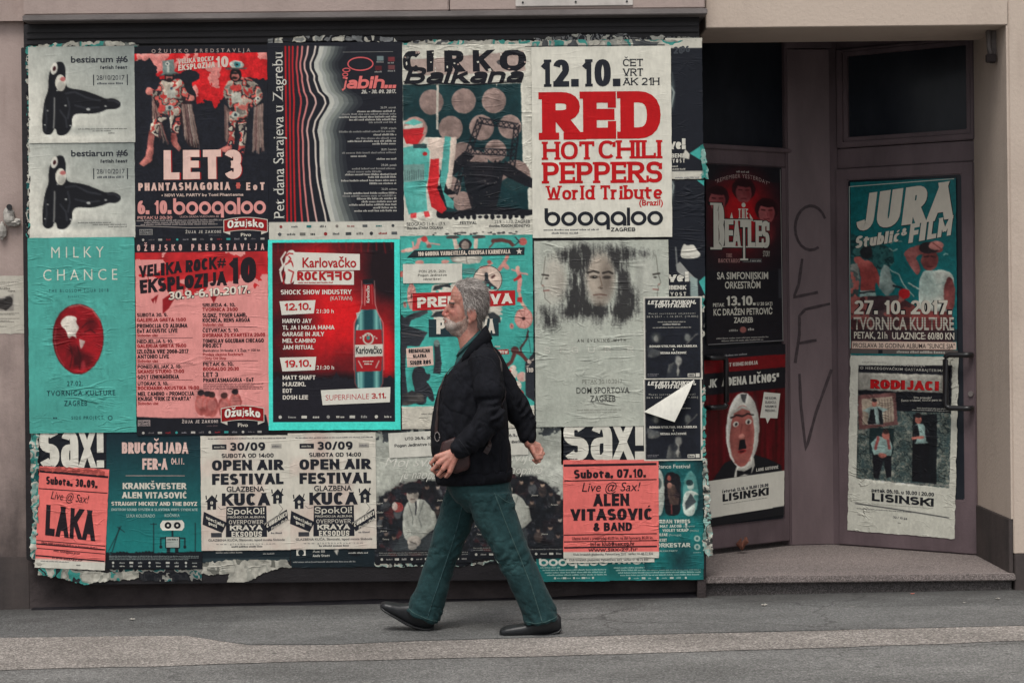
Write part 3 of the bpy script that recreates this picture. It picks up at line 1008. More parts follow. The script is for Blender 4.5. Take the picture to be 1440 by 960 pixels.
        o = link_mesh(s.name, me, PAPER[s.mat], parent)
        if parent is None: tag(o, s.label, s.cat, s.group)
        return o

def booq(c, x0, x1, yxt, yb, yasc, ydesc, col, layer=2, th=0.27):
    """the round club logotype: b o o q a l o o"""
    h = yb - yxt
    g = 0.04 * h
    wl_ = th * h
    wr = (x1 - x0 - wl_ - 7 * g) / 7
    t = th * h; tx_ = th * wr
    x = x0
    cy = (yxt + yb) / 2
    for ch in 'booqaloo':
        if ch == 'l':
            c.vb(x, yasc, x + wl_, yb, col, layer); x += wl_ + g; continue
        c.vring(x + wr / 2, cy, wr / 2, h / 2, tx_, t, col, layer)
        if ch == 'b': c.vb(x, yasc, x + tx_, cy, col, layer + 1)
        if ch == 'q': c.vb(x + wr - tx_, cy, x + wr, ydesc, col, layer + 1)
        if ch == 'a': c.vb(x + wr - tx_, cy, x + wr, yb, col, layer + 1)
        x += wr + g

def crest(c, x0, y0, x1, y1):
    """red beer crest with white arched border"""
    w, h = x1 - x0, y1 - y0
    def out(m, hh0, hh1, n=14):
        top = [(x0 + m + (w - 2 * m) * k / n, y0 + m + hh0 * h - 0.13 * h * math.sin(math.pi * k / n)) for k in range(n + 1)]
        bot = [(x0 + m + (w - 2 * m) * k / n, y0 - m + hh1 * h - 0.10 * h * math.sin(math.pi * k / n)) for k in range(n, -1, -1)]
        return (top + bot)[::-1]
    c.vp(out(0, 0.15, 0.80), 'c4beb2', 3)
    c.vp([(x0 + .01 * w, y0 + .80 * h), (x0 + .15 * w, y0 + .92 * h), (x0 + .15 * w, y0 + .74 * h)], 'c4beb2', 3)
    c.vp([(x1 - .01 * w, y0 + .80 * h), (x1 - .15 * w, y0 + .74 * h), (x1 - .15 * w, y0 + .92 * h)], 'c4beb2', 3)
    c.vp(out(0.016 * w, 0.15, 0.80), '8e1419', 4)
    c.tx('Ožujsko', x0 + .09 * w, x1 - .09 * w, y0 + .63 * h, .40 * h, '4a0c10', 0.06, 5, bend=.10 * h)
    c.tx('Ožujsko', x0 + .09 * w, x1 - .09 * w, y0 + .61 * h, .40 * h, 'dedad0', 0.035, 6, bend=.10 * h)
    c.tx('Pivo', x0 + .39 * w, x0 + .62 * w, y0 + 1.0 * h, .16 * h, 'c4beb2', 0.02, 3)

def logo_row(c, x0, x1, y, h, n, cols):
    """a row of small sponsor marks"""
    for k in range(n):
        x = x0 + (x1 - x0) * (k + 0.5) / n
        col = cols[k % len(cols)]
        q = k % 4
        if q == 0: c.ve(x, y, h * .5, h * .5, col, 2, 12)
        elif q == 1: c.greek(x - h * 1.2, x + h * 1.2, y + h * .3, h * .6, col, 2)
        elif q == 2: c.vb(x - h * .8, y - h * .4, x + h * .8, y + h * .4, col, 2)
        else: c.greek(x - h, x + h, y + h * .35, h * .75, col, 2)
# ------------------------------------------------------------------ a drawn block alphabet with any weight and width
def _arc(cx, cy, rx, ry, a0, a1, n=None):
    n = n or max(4, int(abs(a1 - a0) / 18))
    out = []
    for k in range(n + 1):
        a = R(a0 + (a1 - a0) * k / n); c_, s_ = math.cos(a), math.sin(a)
        p = 2 / 2.35
        out.append((cx + rx * math.copysign(abs(c_) ** p, c_), cy + ry * math.copysign(abs(s_) ** p, s_)))
    return out
_O = _arc(.5, .5, .5, .5, 90, 450)
_S = _arc(.5, .75, .5, .25, 28, 270) + _arc(.5, .25, .5, .25, 90, -152)[1:]
# each glyph: natural width, then strokes; a leading 'x' runs the stroke's ends out to the edge of the letter's box
GL = {
 'A': (.74, ['x', (0, 0), (.5, 1)], ['x', (.5, 1), (1, 0)], [(.2, .27), (.8, .27)]),
 'B': (.66, ['x', (0, 0), (0, 1)], [(0, 1)] + _arc(.5, .76, .44, .24, 90, -90) + [(0, .52)], [(0, .52)] + _arc(.52, .26, .48, .26, 90, -90) + [(0, 0)]),
 'C': (.66, _arc(.5, .5, .5, .5, 42, 318)),
 'D': (.70, ['x', (0, 0), (0, 1)], [(0, 1)] + _arc(.42, .5, .58, .5, 90, -90) + [(0, 0)]),
 'E': (.56, ['x', (0, 0), (0, 1)], ['h', (0, 1), (1, 1)], ['h', (0, .52), (.92, .52)], ['h', (0, 0), (1, 0)]),
 'F': (.54, ['x', (0, 0), (0, 1)], ['h', (0, 1), (1, 1)], ['h', (0, .5), (.9, .5)]),
 'G': (.70, _arc(.5, .5, .5, .5, 45, 322), [(.55, .45), (1, .45)], ['v', (1, .48), (1, .08)]),
 'H': (.68, ['x', (0, 0), (0, 1)], ['x', (1, 0), (1, 1)], [(0, .52), (1, .52)]),
 'I': (.0, ['x', (.5, 0), (.5, 1)]),
 'J': (.46, ['x', (1, .3), (1, 1)], [(1, .34)] + _arc(.5, .3, .5, .3, 0, -165)),
 'K': (.68, ['x', (0, 0), (0, 1)], ['x', (1, 1), (.02, .40)], ['x', (.34, .60), (1, 0)]),
 'L': (.52, ['x', (0, 0), (0, 1)], ['h', (0, 0), (1, 0)]),
 'M': (.86, ['x', (0, 0), (0, 1)], ['x', (1, 0), (1, 1)], ['x', (0, 1), (.5, .18)], ['x', (.5, .18), (1, 1)]),
 'N': (.70, ['x', (0, 0), (0, 1)], ['x', (1, 0), (1, 1)], ['x', (0, 1), (1, 0)]),
 'O': (.72, _O), 'Q': (.72, _O, [(.6, .25), (1, -.08)]),
 'P': (.62, ['x', (0, 0), (0, 1)], [(0, 1)] + _arc(.5, .73, .5, .27, 90, -90) + [(0, .46)]),
 'R': (.66, ['x', (0, 0), (0, 1)], [(0, 1)] + _arc(.48, .75, .5, .25, 90, -90) + [(0, .5)], ['x', (.42, .5), (1, 0)]),
 'S': (.62, _S), 'T': (.62, ['x', (.5, 0), (.5, 1)], ['h', (0, 1), (1, 1)]),
 'U': (.68, ['x', (0, .3), (0, 1)], ['x', (1, .3), (1, 1)], [(0, .36)] + _arc(.5, .32, .5, .32, 180, 360) + [(1, .36)]),
 'V': (.72, ['x', (0, 1), (.5, 0)], ['x', (.5, 0), (1, 1)]),
 'W': (1.0, ['x', (0, 1), (.26, 0)], ['x', (.26, 0), (.5, .95)], ['x', (.5, .95), (.74, 0)], ['x', (.74, 0), (1, 1)]),
 'X': (.70, ['x', (0, 0), (1, 1)], ['x', (0, 1), (1, 0)]),
 'Y': (.70, ['x', (0, 1), (.5, .42)], ['x', (1, 1), (.5, .42)], ['x', (.5, 0), (.5, .5)]),
 'Z': (.60, ['h', (0, 1), (1, 1)], ['h', (0, 0), (1, 0)], ['x', (0, 0), (1, 1)]),
 '0': (.60, _O), '1': (.34, ['x', (.85, 0), (.85, 1)], ['b', (.85, .98), (.0, .74)]),
 '2': (.58, _arc(.5, .70, .5, .30, 165, -28) + [(.06, .04)], ['h', (0, 0), (1, 0)]),
 '3': (.58, _arc(.46, .745, .50, .255, 160, -90) + [(.3, .5)], [(.3, .5)] + _arc(.48, .255, .52, .255, 90, -160)),
 '4': (.64, ['x', (.76, 0), (.76, 1)], ['b', (.72, .98), (.02, .28)], ['h', (0, .26), (1, .26)]),
 '5': (.58, ['h', (.12, 1), (.94, 1)], ['b', (.12, 1), (.08, .52)], _arc(.48, .32, .52, .32, 130, -152)),
 '6': (.60, _arc(.5, .31, .5, .31, 90, 450), _arc(.58, .44, .58, .56, 72, 205)),
 '7': (.56, ['h', (0, 1), (1, 1)], ['x', (1, .9), (.32, 0)]),
 '8': (.60, _arc(.5, .75, .44, .25, 90, 450), _arc(.5, .26, .5, .26, 90, 450)),
 '9': (.60, _arc(.5, .69, .5, .31, 90, 450), _arc(.42, .56, .58, .56, 25, -108)),
 '.': (.0, ['dot', .5, 0]), ',': (.0, ['dot', .5, 0], [(.5, 0), (.2, -.16)]), ':': (.0, ['dot', .5, 0], ['dot', .5, .5]), '!': (.0, ['dot', .5, 0], ['x', (.5, .36), (.5, 1)]),
 '-': (.28, ['h', (0, .42), (1, .42)]), '/': (.34, ['x', (0, 0), (1, 1)]), '+': (.46, [(0, .42), (1, .42)], [(.5, .14), (.5, .7)]),
 '#': (.62, [(.26, 0), (.42, 1)], [(.62, 0), (.78, 1)], [(.06, .32), (.96, .32)], [(.06, .68), (.98, .68)]),
 '*': (.5, [(.5, .44), (.5, .98)], [(.2, .58), (.8, .86)], [(.8, .58), (.2, .86)]),
 '&': (.74, [(1, 0), (.3, .66)] + _arc(.46, .82, .22, .18, 200, -40) + [(.12, .38)] + _arc(.4, .24, .38, .24, 160, 330) + [(1, .42)]),
 '(': (.2, _arc(1.0, .45, 1.0, .65, 130, 230)), ')': (.2, _arc(0, .45, 1.0, .65, 50, -50)),
 '"': (.26, ['v', (.1, .68), (.1, 1)], ['v', (.9, .68), (.9, 1)]), '’': (.0, ['v', (.5, .7), (.5, 1)]), "'": (.0, ['v', (.5, .7), (.5, 1)]),
 '[': (.2, ['v', (0, 0), (0, 1)], [(0, 1), (1, 1)], [(0, 0), (1, 0)]), ']': (.2, ['v', (1, 0), (1, 1)], [(0, 1), (1, 1)], [(0, 0), (1, 0)]),
 '=': (.5, [(0, .6), (1, .6)], [(0, .25), (1, .25)]), '@': (.8, _arc(.5, .45, .5, .5, -60, 285), _arc(.5, .45, .2, .24, 90, 450)), '?': (.5, _arc(.5, .74, .46, .26, 165, -80) + [(.5, .32)], ['dot', .5, 0]),
}
XHT = .70
def _lo(w, *st, h=XHT): return (w, *st, {'h': h})
GL.update({
 'a': _lo(.54, ['x0', (1, 0), (1, .66)], _arc(.5, .62, .5, .38, 0, 150), [(1, .58)] + _arc(.42, .28, .42, .28, 90, 270) + [(.6, 0), (1, .16)]),
 'b': (.58, ['x', (0, 0), (0, 1)], _arc(.5, .34, .5, .34, 90, 450)), 'd': (.58, ['x', (1, 0), (1, 1)], _arc(.5, .34, .5, .34, 90, 450)),
 'c': _lo(.52, _arc(.5, .5, .5, .5, 45, 315)), 'e': _lo(.56, _arc(.5, .5, .5, .5, 2, 318), [(.05, .48), (1, .48)]),
 'f': (.46, ['x0', (.35, 0), (.35, .72)], [(.35, .7)] + _arc(.8, .76, .45, .24, 180, 80), [(0, .64), (.95, .64)]),
 'g': (.58, _arc(.5, .34, .5, .34, 90, 450), [(1, .62), (1, -.06)] + _arc(.5, -.04, .5, .22, 0, -160)), 'h': (.56, ['x', (0, 0), (0, 1)], ['x0', (1, 0), (1, .4)], [(0, .4)] + _arc(.5, .4, .5, .28, 180, 0)),
 'i': (.0, ['x0', (.5, 0), (.5, .68)], ['dot', .5, .9]), 'j': (.12, [(1, .68), (1, -.1), (.0, -.26)], ['dot', 1, .9]), 'k': (.56, ['x', (0, 0), (0, 1)], [(.95, .68), (.05, .28)], ['x', (.36, .42), (1, 0)]), 'l': (.0, ['x', (.5, 0), (.5, 1)]),
 'm': _lo(.88, ['x', (0, 0), (0, 1)], ['x0', (.5, 0), (.5, .6)], ['x0', (1, 0), (1, .6)], [(0, .6)] + _arc(.25, .6, .25, .4, 180, 0), [(.5, .6)] + _arc(.75, .6, .25, .4, 180, 0)),
 'n': _lo(.54, ['x', (0, 0), (0, 1)], ['x0', (1, 0), (1, .6)], [(0, .6)] + _arc(.5, .6, .5, .4, 180, 0)), 'o': _lo(.58, _O),
 'p': (.58, _arc(.5, .34, .5, .34, 90, 450), [(0, .68), (0, -.3)]), 'q': (.58, _arc(.5, .34, .5, .34, 90, 450), [(1, .68), (1, -.3)]),
 'r': _lo(.44, ['x', (0, 0), (0, 1)], [(0, .55)] + _arc(.9, .55, .9, .45, 180, 90)), 's': _lo(.50, _S), 't': (.50, [(.32, .92), (.32, .2)] + _arc(.75, .2, .43, .2, 180, 285), ['h', (0, .64), (.9, .64)]),
 'u': _lo(.56, ['x', (0, .4), (0, 1)], ['x', (1, 0), (1, 1)], [(0, .44)] + _arc(.5, .42, .5, .42, 180, 360)), 'v': _lo(.56, *GL['V'][1:]), 'w': _lo(.84, *GL['W'][1:]), 'x': _lo(.56, *GL['X'][1:]),
 'y': (.56, [(0, .68), (.5, .02)], [(1, .68), (.36, -.28)]), 'z': _lo(.48, *GL['Z'][1:]),
})
ACC = {'Č': 'C', 'Ć': 'C', 'Š': 'S', 'Ž': 'Z', 'Ó': 'O', 'Đ': 'D', 'č': 'c', 'ć': 'c', 'š': 's', 'ž': 'z'}

def _clip(poly, lo, hi):
    for sgn, lim in ((1, lo), (-1, -hi)):
        out = []
        for (xa, ya), (xb, yb) in zip(poly, poly[1:] + poly[:1]):
            a, b_ = sgn * ya >= lim, sgn * yb >= lim
            if a: out.append((xa, ya))
            if a != b_:
                t = (lim / sgn - ya) / (yb - ya)
                out.append((xa + t * (xb - xa), lim / sgn))
        poly = out
        if not poly: break
    return poly

def glyph_polys(ch, w, H, tv, th, serif):
    """polygons of one letter in a box w wide and H tall (y up), strokes tv (upright) and th (level) thick"""
    base = ACC.get(ch, ch)
    g = GL[base]
    st = [s_ for s_ in g[1:] if not isinstance(s_, dict)]
    opt = g[-1] if isinstance(g[-1], dict) else {}
    h = opt.get('h', 1.0) * H
    mp = lambda p: (tv / 2 + p[0] * max(w - tv, 0), th / 2 + p[1] * (h - th)) if w > 0 else (p[0] * tv, th / 2 + p[1] * (h - th))
    if w <= 0: mp = lambda p: (tv / 2 + (p[0] - .5) * tv * 1.2, th / 2 + p[1] * (h - th))
    out = []
    for s_ in st:
        if s_[0] == 'dot':
            x, y = mp((s_[1], s_[2])); r = tv * .56
            y = max(y, r) if s_[2] == 0 else y
            out.append([(x - r, y - r), (x + r, y - r), (x + r, y + r), (x - r, y + r)]); continue
        ext = s_[0] if isinstance(s_[0], str) else ''
        p = [mp(q) for q in (s_[1:] if ext else s_)]
        p = [np.array(q) for q in p]
        clip = None
        if ext in ('x', 'v', 'b', 'x0'):
            clip = (0, h)
            for i0, i1, end in ((0, 1, 0), (-1, -2, 1)):
                d = p[i0] - p[i1]; L = np.hypot(*d) + 1e-9
                if ext == 'x0' and end == 1: continue
                if ext == 'v': p[i0] = p[i0] + d / L * th * .5; continue
                edge = min(abs(p[i0][1] - th / 2), abs(p[i0][1] - h + th / 2)) < 1e-6
                if edge: p[i0] = p[i0] + d / L * (th / 2 + tv) * (1.0 if abs(d[0]) > .1 * L else .5)
        elif ext == 'h':
            p[0] = p[0] - [tv / 2 if p[0][0] < p[1][0] else -tv / 2, 0]; p[-1] = p[-1] + [tv / 2 if p[0][0] < p[1][0] else -tv / 2, 0]
        n = len(p)
        closed = n > 4 and np.hypot(*(p[0] - p[-1])) < 1e-6
        lf, rt = [], []
        for k in range(n):
            a = p[k - 1] if k > 0 else (p[-2] if closed else p[0])
            c_ = p[k + 1] if k < n - 1 else (p[1] if closed else p[-1])
            d = c_ - a; d = d / (np.hypot(*d) + 1e-9)
            t = math.hypot(tv * d[1], th * d[0]) / 2 * (.82 if base in 'MNW' and ext == 'x' and abs(d[0]) > .02 else 1)
            nn = np.array([-d[1], d[0]]) * t
            lf.append(p[k] + nn); rt.append(p[k] - nn)
        for k in range(n - 1):
            q = [tuple(rt[k]), tuple(rt[k + 1]), tuple(lf[k + 1]), tuple(lf[k])]
            if clip: q = _clip(q, *clip)
            if len(q) >= 3: out.append((q, n > 2))
        if serif and ext in ('x', 'x0'):
            sl, stt = serif
            for q, oth in ((p[0], p[1]), (p[-1], p[-2])):
                d = q - oth
                if abs(d[1]) < abs(d[0]) * .8: continue
                if q[1] < th * .6: y0, y1 = 0, stt * H
                elif q[1] > h - th * .6: y0, y1 = h - stt * H, h
                else: continue
                x = min(max(q[0], tv * .5), max(w - tv * .5, tv * .5)) if abs(d[0]) > .05 * abs(d[1]) else q[0]
                out.append([(x - tv / 2 - sl * H, y0), (x + tv / 2 + sl * H, y0), (x + tv / 2 + sl * H, y1), (x - tv / 2 - sl * H, y1)])
    if serif and base in 'CSG' and not ch.islower():
        sl, stt = serif
        x = w - tv * .8
        out.append([(x, h * .64), (x + tv * .8, h * .64), (x + tv * .8, h * .94), (x, h * .90)])
        if base == 'S': out.append([(0, 0), (tv * .55, h * .03), (tv * .55, h * .34), (0, h * .34)])
    if serif and base in 'ELTZF':
        sl, stt = serif; r = tv * .6
        if base in 'EFTZ': out.append([(w - r, h - stt * H * 2.3), (w, h - stt * H * 2.3), (w, h), (w - r, h)])
        if base in 'ELZ': out.append([(w - r, 0), (w, 0), (w, stt * H * 2.5), (w - r, stt * H * 2.5)])
        if base == 'T': out.append([(0, h - stt * H * 2.3), (r, h - stt * H * 2.3), (r, h), (0, h)])
    if ch in 'ČŠŽčšž':
        c_, y = w / 2, h + .10 * H; a = min(.2 * H, w * .42); t = max(th * .7, .07 * H)
        out += [[(c_, y), (c_, y + t), (c_ - a, y + a * .75 + t), (c_ - a, y + a * .75)], [(c_, y + t), (c_, y), (c_ + a, y + a * .75), (c_ + a, y + a * .75 + t)]]
    elif ch in 'ĆÓć':
        c_, y = w / 2, h + .09 * H; a = min(.18 * H, w * .4)
        out.append([(c_ - a * .5, y), (c_ + a * .2, y), (c_ + a, y + a * .8), (c_ + a * .15, y + a * .8)])
    elif ch == 'Đ': out.append([(-tv * .45, .5 * h - th * .4), (w * .5, .5 * h - th * .4), (w * .5, .5 * h + th * .4), (-tv * .45, .5 * h + th * .4)])
    return out

def ft(s, body, x0, x1, yb, cap, col, wt=0.2, layer=2, dy=0.0, skew=0.0, serif=None, gap=None, mirror=False, bend=0.0, wob=0.0, hr=0.82):
    W = x1 - x0
    tv = wt * cap; th = tv * hr
    if cap < 9 * 1.0 and serif: serif = None
    nat = [GL[ACC.get(ch, ch)][0] if ch != ' ' else -1 for ch in body]
    gp = (min(0.10 * cap + 0.10 * tv, 0.115 * W / len(body)) if gap is None else gap * cap)
    if serif: gp += serif[0] * cap * 1.1
    fixed = sum(tv * 1.15 for n_ in nat if n_ == 0) + gp * (len(body) - 1)
    var = sum(n_ + wt * .55 if n_ > 0 else (.30 if n_ < 0 else 0) for n_ in nat) * cap
    k = (W - fixed) / max(var, 1e-6) if var else 1
    if var and k < .25:                       # very narrow: thin everything down
        f_ = (W * .9) / (fixed + var); gp *= f_; tv *= f_; fixed *= f_; k = (W - fixed) / var
    tvk = min(tv, .56 * cap * k)
    if var == 0 and fixed > 0: f_ = W / fixed; gp *= f_; tv *= f_; tvk = tv
    x = 0.0
    pts, fcs, dep = [], [], []
    i = 0
    for ch, n_ in zip(body, nat):
        if n_ < 0: x += .30 * cap * k + gp; continue
        w = (n_ + wt * .55) * cap * k if n_ > 0 else 0
        t_ = min(tvk, w * (.29 if ch in 'MWmw' else .35 if ch in 'NKXAVYnkxvy' else .46)) if n_ > 0 else tv
        for q in glyph_polys(ch, w, cap, t_, min(th, cap * .24), serif):
            strip = isinstance(q, tuple)
            q = q[0] if strip else q
            i += 1
            b0 = len(pts)
            pts += [(x + a, b_) for a, b_ in q]
            fcs.append(tuple(range(b0, b0 + len(q))))
            dep += [(i % 40) * 0.000011] * len(q)
        i += 1
        x += (w if n_ > 0 else tv * 1.15) + gp
    if not pts: return s
    P_ = np.array(pts)
    tot = max(x - gp, 1e-6)
    X, Y = P_[:, 0] * W / tot, P_[:, 1]
    if mirror:
        X = W - X; fcs = [f[::-1] for f in fcs]
    t = X / W
    XX = x0 + X + skew * Y
    YY = yb - Y - dy * t - bend * 4 * t * (1 - t)
    if wob:
        YY = YY + wob * (vnoise(t * 9, Y / cap * 1.5, s.seed) - .5); XX = XX + wob * (vnoise(t * 9 + 40, Y / cap * 1.5, s.seed) - .5)
    s.shape(np.stack([XX, YY], 1), fcs, col, layer)
    s.L[-1] = s.L[-1] + np.array(dep)
    return s
Sheet.ft = ft
_tx = Sheet.tx
def tx_route(s, body, x0, x1, yb, cap, col, bold=0.02, layer=2, **kw):
    """heavier lines are set in the block alphabet, light ones in the plain face"""
    if (bold >= 0.025 or kw.get('serif')) and not kw.get('vert') and kw.get('al', 'f') == 'f' and all(ch == ' ' or ACC.get(ch, ch) in GL for ch in body) and not kw.get('light'):
        sp = kw.pop('space', 1.0); kw.pop('al', None)
        wt = kw.pop('wt', 0.155 + bold * 2.4)
        if kw.get('serif') and not isinstance(kw['serif'], tuple): kw.pop('serif')
        if sp > 1: kw['gap'] = .11 + .16 * wt + (sp - 1) * .7
        return ft(s, body, x0, x1, yb, cap, col, wt, layer, **kw)
    kw.pop('wt', None)
    return _tx(s, body, x0, x1, yb, cap, col, bold, layer, **kw)
Sheet.tx = tx_route
# ================================================================== the posters, row by row
W_, K_, TEAL, RED_, PINK = 'cfccc0', '1b1d25', '4fa398', 'b8151c', 'd98a86'
GC = 'posters pasted on the black board'

# --- two copies of the grey poster with a black latex creature
def creature_poster(y_off, rect, label, lift):
    c = Sheet('poster', label, 'poster', rect, lift, base='bdbfb4', res=1.2, mat='flat', group=GC)
    c.at(2.824, 0, y_off)
    def bg(X, Y, C):
        t = np.clip((X / 540 * 0.75 + (1 - (Y - 180) / 390) * 0.7) - 0.45, 0, 1)[..., None]
        v = np.clip(1.6 - np.hypot((X - 330) / 420, (Y - 420) / 330), 0, 1)[..., None]
        return (hx('d3d1c5') * (1 - t) + hx('7f8783') * t) * (0.86 + 0.14 * v)
    c.field(bg)
    body = [(215, 262), (235, 243), (258, 250), (265, 290), (262, 330), (270, 352), (330, 358), (400, 385), (420, 396), (450, 392), (478, 405),
            (483, 422), (465, 437), (425, 436), (408, 446), (360, 456), (302, 450), (286, 470), (288, 500), (270, 532), (245, 541), (226, 535),
            (225, 517), (217, 508), (206, 535), (180, 536), (167, 515), (170, 450), (180, 390), (195, 358), (194, 310), (203, 280)]
    c.ell(320, 520, 190, 26, '8d918b', 0.5, soft=0.8)
    c.poly(body, '17181d')
    for q in ([(262, 372), (300, 366), (350, 392), (400, 402)], [(180, 420), (186, 470), (180, 520)], [(270, 390), (278, 430), (270, 470)], [(300, 420), (345, 432), (395, 428)], [(430, 402), (455, 402), (474, 414)], [(240, 440), (262, 470), (266, 505)]):
        c.ln(q, 7, '44464c', 0.5)
    for x, y, r in ((178, 496, 4), (262, 420, 5), (352, 436, 8), (280, 500, 4), (190, 440, 4), (420, 424, 5), (230, 360, 4)):
        c.ell(x, y, r, r * .6, 'c9cac4', 0.8)
    c.ln([(218, 390), (217, 450), (214, 508)], 6, '8b8b87', 0.8)
    c.ell(243, 330, 21, 33, 'c9c5b8'); c.ell(244, 342, 15, 17, 'a6a39a', 0.6)
    c.ell(252, 315, 11, 9, 'a95a58', 0.9)
    c.ell(218, 273, 13, 24, 'd8d5c9', rot=12); c.ell(219, 273, 6, 10, '3a1216', rot=12)
    c.photo(.8, .10, .35)
    c.grain(.03)
    tcol = '2f3238'
    c.tx('bestiarum #6', 285, 511, 250, 24, tcol, 0.022)
    c.tx('fetish feast', 400, 509, 277, 14, tcol, 0.03)
    c.tx('28/10/2017', 386, 497, 320, 18, '3c3f44', 0.0)
    c.greek(388, 496, 338, 9, '4c5054')
    c.vb(372, 299, 376, 342, tcol); c.vb(506, 299, 510, 342, tcol)
    for x, y in ((310, 516), (368, 524), (430, 533)): c.greek(x, 506, y, 5, '6a6c68')
    return c.build()
creature_poster(131.5, (41, 197, 190, 335), 'grey poster with a black shiny creature, the copy just above the teal sheet', 0.006)
creature_poster(0, (41, 66, 190, 201), 'grey poster with a black shiny creature, the copy in the top corner', 0.010)

# --- black poster with two costumed men and a red splash
c = Sheet('poster', 'black poster with two costumed men on a red splash and big pale rounded lettering', 'poster', (190, 65, 377, 342), 0.008, base=K_, res=0.9, mat='flat', group=GC)
c.at(6.4, 185, 60)
def splash(X, Y, C):
    n = fbm(X / 170, Y / 150, 3.3, 5)
    edge = np.interp(X, [30, 200, 300, 430, 540, 600, 760, 850, 1000, 1130, 1230], [190, 200, 270, 260, 300, 520, 560, 470, 300, 300, 330])
    t = (Y > 98) & (Y < edge + (n - 0.5) * 330)
    t &= ~((np.hypot((X - 140) / 100, (Y - 260) / 70) + (n - .5) * 1.2) < 1)
    t &= ~((np.hypot((X - 520) / 90, (Y - 310) / 60) + (n - .5) * 1.2) < 1)
    C = np.where(t[..., None], hx('c21d22') * (0.75 + 0.5 * fbm(X / 60, Y / 60, 9, 3))[..., None], C)
    p = t & (fbm(X / 110 + 3, Y / 110, 7, 4) + 0.22 * np.exp(-((X - 690) / 130) ** 2 - ((Y - 320) / 110) ** 2) + 0.2 * np.exp(-((X - 300) / 120) ** 2 - ((Y - 140) / 70) ** 2) > 0.60)
    return np.where(p[..., None], hx('d08079'), C)
c.field(splash)
SK = ['c9756c', '8b3b3a', '2a1a1e', 'b7a898']
COAT = ['b8ac9c', 'a8312f', '8c8478', '2b2428', 'c65a52', 'a99c8d', '6f6a63']
LEG = ['b8ac9c', '26222a', 'b04a44', 'c2b6a5', '2a262c', '9e9285']
def strands(pts_top, pts_bot, n, cols, w):
    a, b_ = np.array(pts_top, float), np.array(pts_bot, float)
    for k in range(n):
        t = (k + random.random() * .6) / n
        p, q = a[0] * (1 - t) + a[1] * t, b_[0] * (1 - t) + b_[1] * t
        m_ = (p + q) / 2 + [random.uniform(-8, 8), 0]
        c.ln([p, m_, q + [0, random.uniform(-60, 10)]], w, random.choice(cols), 0.8)
# left man
c.poly([(185, 470), (260, 420), (470, 430), (540, 530), (600, 800), (615, 930), (560, 960), (480, 900), (440, 640), (250, 640), (240, 830), (190, 760)], '2b1f22')
strands([(190, 480), (250, 620)], [(200, 850), (340, 920)], 16, ['7d675e', 'a58b7e', '8b4a48', '4b3a3a'], 7)
strands([(455, 560), (550, 560)], [(480, 900), (615, 950)], 22, ['9b8073', '7c6660', '5a3d3c', 'a4978b'], 7)
c.poly([(200, 690), (300, 640), (340, 660), (250, 740), (240, 850), (170, 800), (180, 720)], c.speck(LEG, 14, 1))
c.poly([(340, 640), (440, 640), (445, 720), (420, 830), (360, 800)], c.speck(LEG, 14, 2))
c.poly([(160, 795), (210, 830), (200, 960), (190, 1060), (110, 1110), (65, 1090), (125, 1020), (145, 930)], c.mott('b77067', '6d3533', 30))
c.poly([(360, 810), (410, 820), (415, 890), (450, 950), (430, 980), (385, 940), (355, 890)], c.mott('b77067', '6d3533', 30))
c.poly([(260, 340), (340, 345), (440, 320), (480, 360), (500, 450), (560, 480), (570, 520), (520, 530), (460, 510), (455, 640), (390, 660), (320, 640), (240, 640), (250, 540), (180, 470), (140, 430), (170, 400), (235, 440)], c.speck(COAT, 13, 3))
c.poly([(330, 430), (390, 400), (410, 500), (320, 500)], 'a9a89d'); c.ell(368, 412, 14, 14, '38485a'); c.ell(350, 585, 38, 25, 'a8b2aa'); c.ell(350, 585, 16, 16, '34474e')
c.ell(280, 590, 30, 32, 'b8423d'); c.ell(165, 435, 30, 34, 'c2786e'); c.ell(548, 500, 26, 26, 'c2786e')
c.ell(350, 305, 44, 52, '1c1619'); c.ell(348, 308, 30, 34, '9c5b55'); c.ell(348, 298, 33, 9, '15161a'); c.ell(348, 335, 24, 14, '24181a')
c.poly([(285, 165), (390, 150), (400, 262), (440, 282), (260, 296), (290, 272)], '6f7d79'); c.ell(335, 190, 16, 20, 'c8c6ba'); c.ell(335, 190, 7, 9, '20333c')
c.box(330, 210, 348, 270, 'c8c6ba', .8); c.ln([(265, 292), (430, 280)], 10, '3f4a49')
# right man
c.poly([(840, 560), (900, 620), (880, 900), (842, 880)], '5c4a47')
strands([(845, 600), (890, 640)], [(842, 900), (880, 940)], 7, ['8d766c', '5c4542'], 7)
strands([(1110, 590), (1190, 560)], [(1090, 1020), (1195, 1000)], 20, ['94796e', 'ab9488', '6a4744', '7c685f'], 8)
c.poly([(870, 720), (950, 700), (930, 800), (925, 940), (860, 940), (880, 860)], c.speck(LEG, 13, 4))
c.poly([(960, 720), (1040, 700), (1035, 880), (1010, 1010), (960, 980), (980, 860)], c.speck(LEG, 13, 5))
c.poly([(860, 930), (905, 945), (890, 1000), (800, 985), (785, 965)], c.mott('b77067', '6d3533', 30))
c.poly([(865, 350), (930, 340), (1010, 310), (1110, 350), (1180, 430), (1190, 510), (1120, 580), (1060, 600), (1050, 720), (960, 700), (870, 720), (900, 600), (840, 500), (830, 450)], c.speck(COAT, 13, 6))
c.poly([(905, 460), (985, 450), (1000, 545), (905, 555)], 'b3b1a5'); c.ell(1142, 514, 22, 22, 'c9c6b8'); c.ell(1142, 514, 9, 9, '23303a')
c.ell(945, 415, 50, 28, 'b63a37'); c.ell(940, 655, 36, 28, 'b3b6aa'); c.ell(940, 655, 14, 14, '2b3d45'); c.ell(1010, 590, 44, 24, 'b9635a')
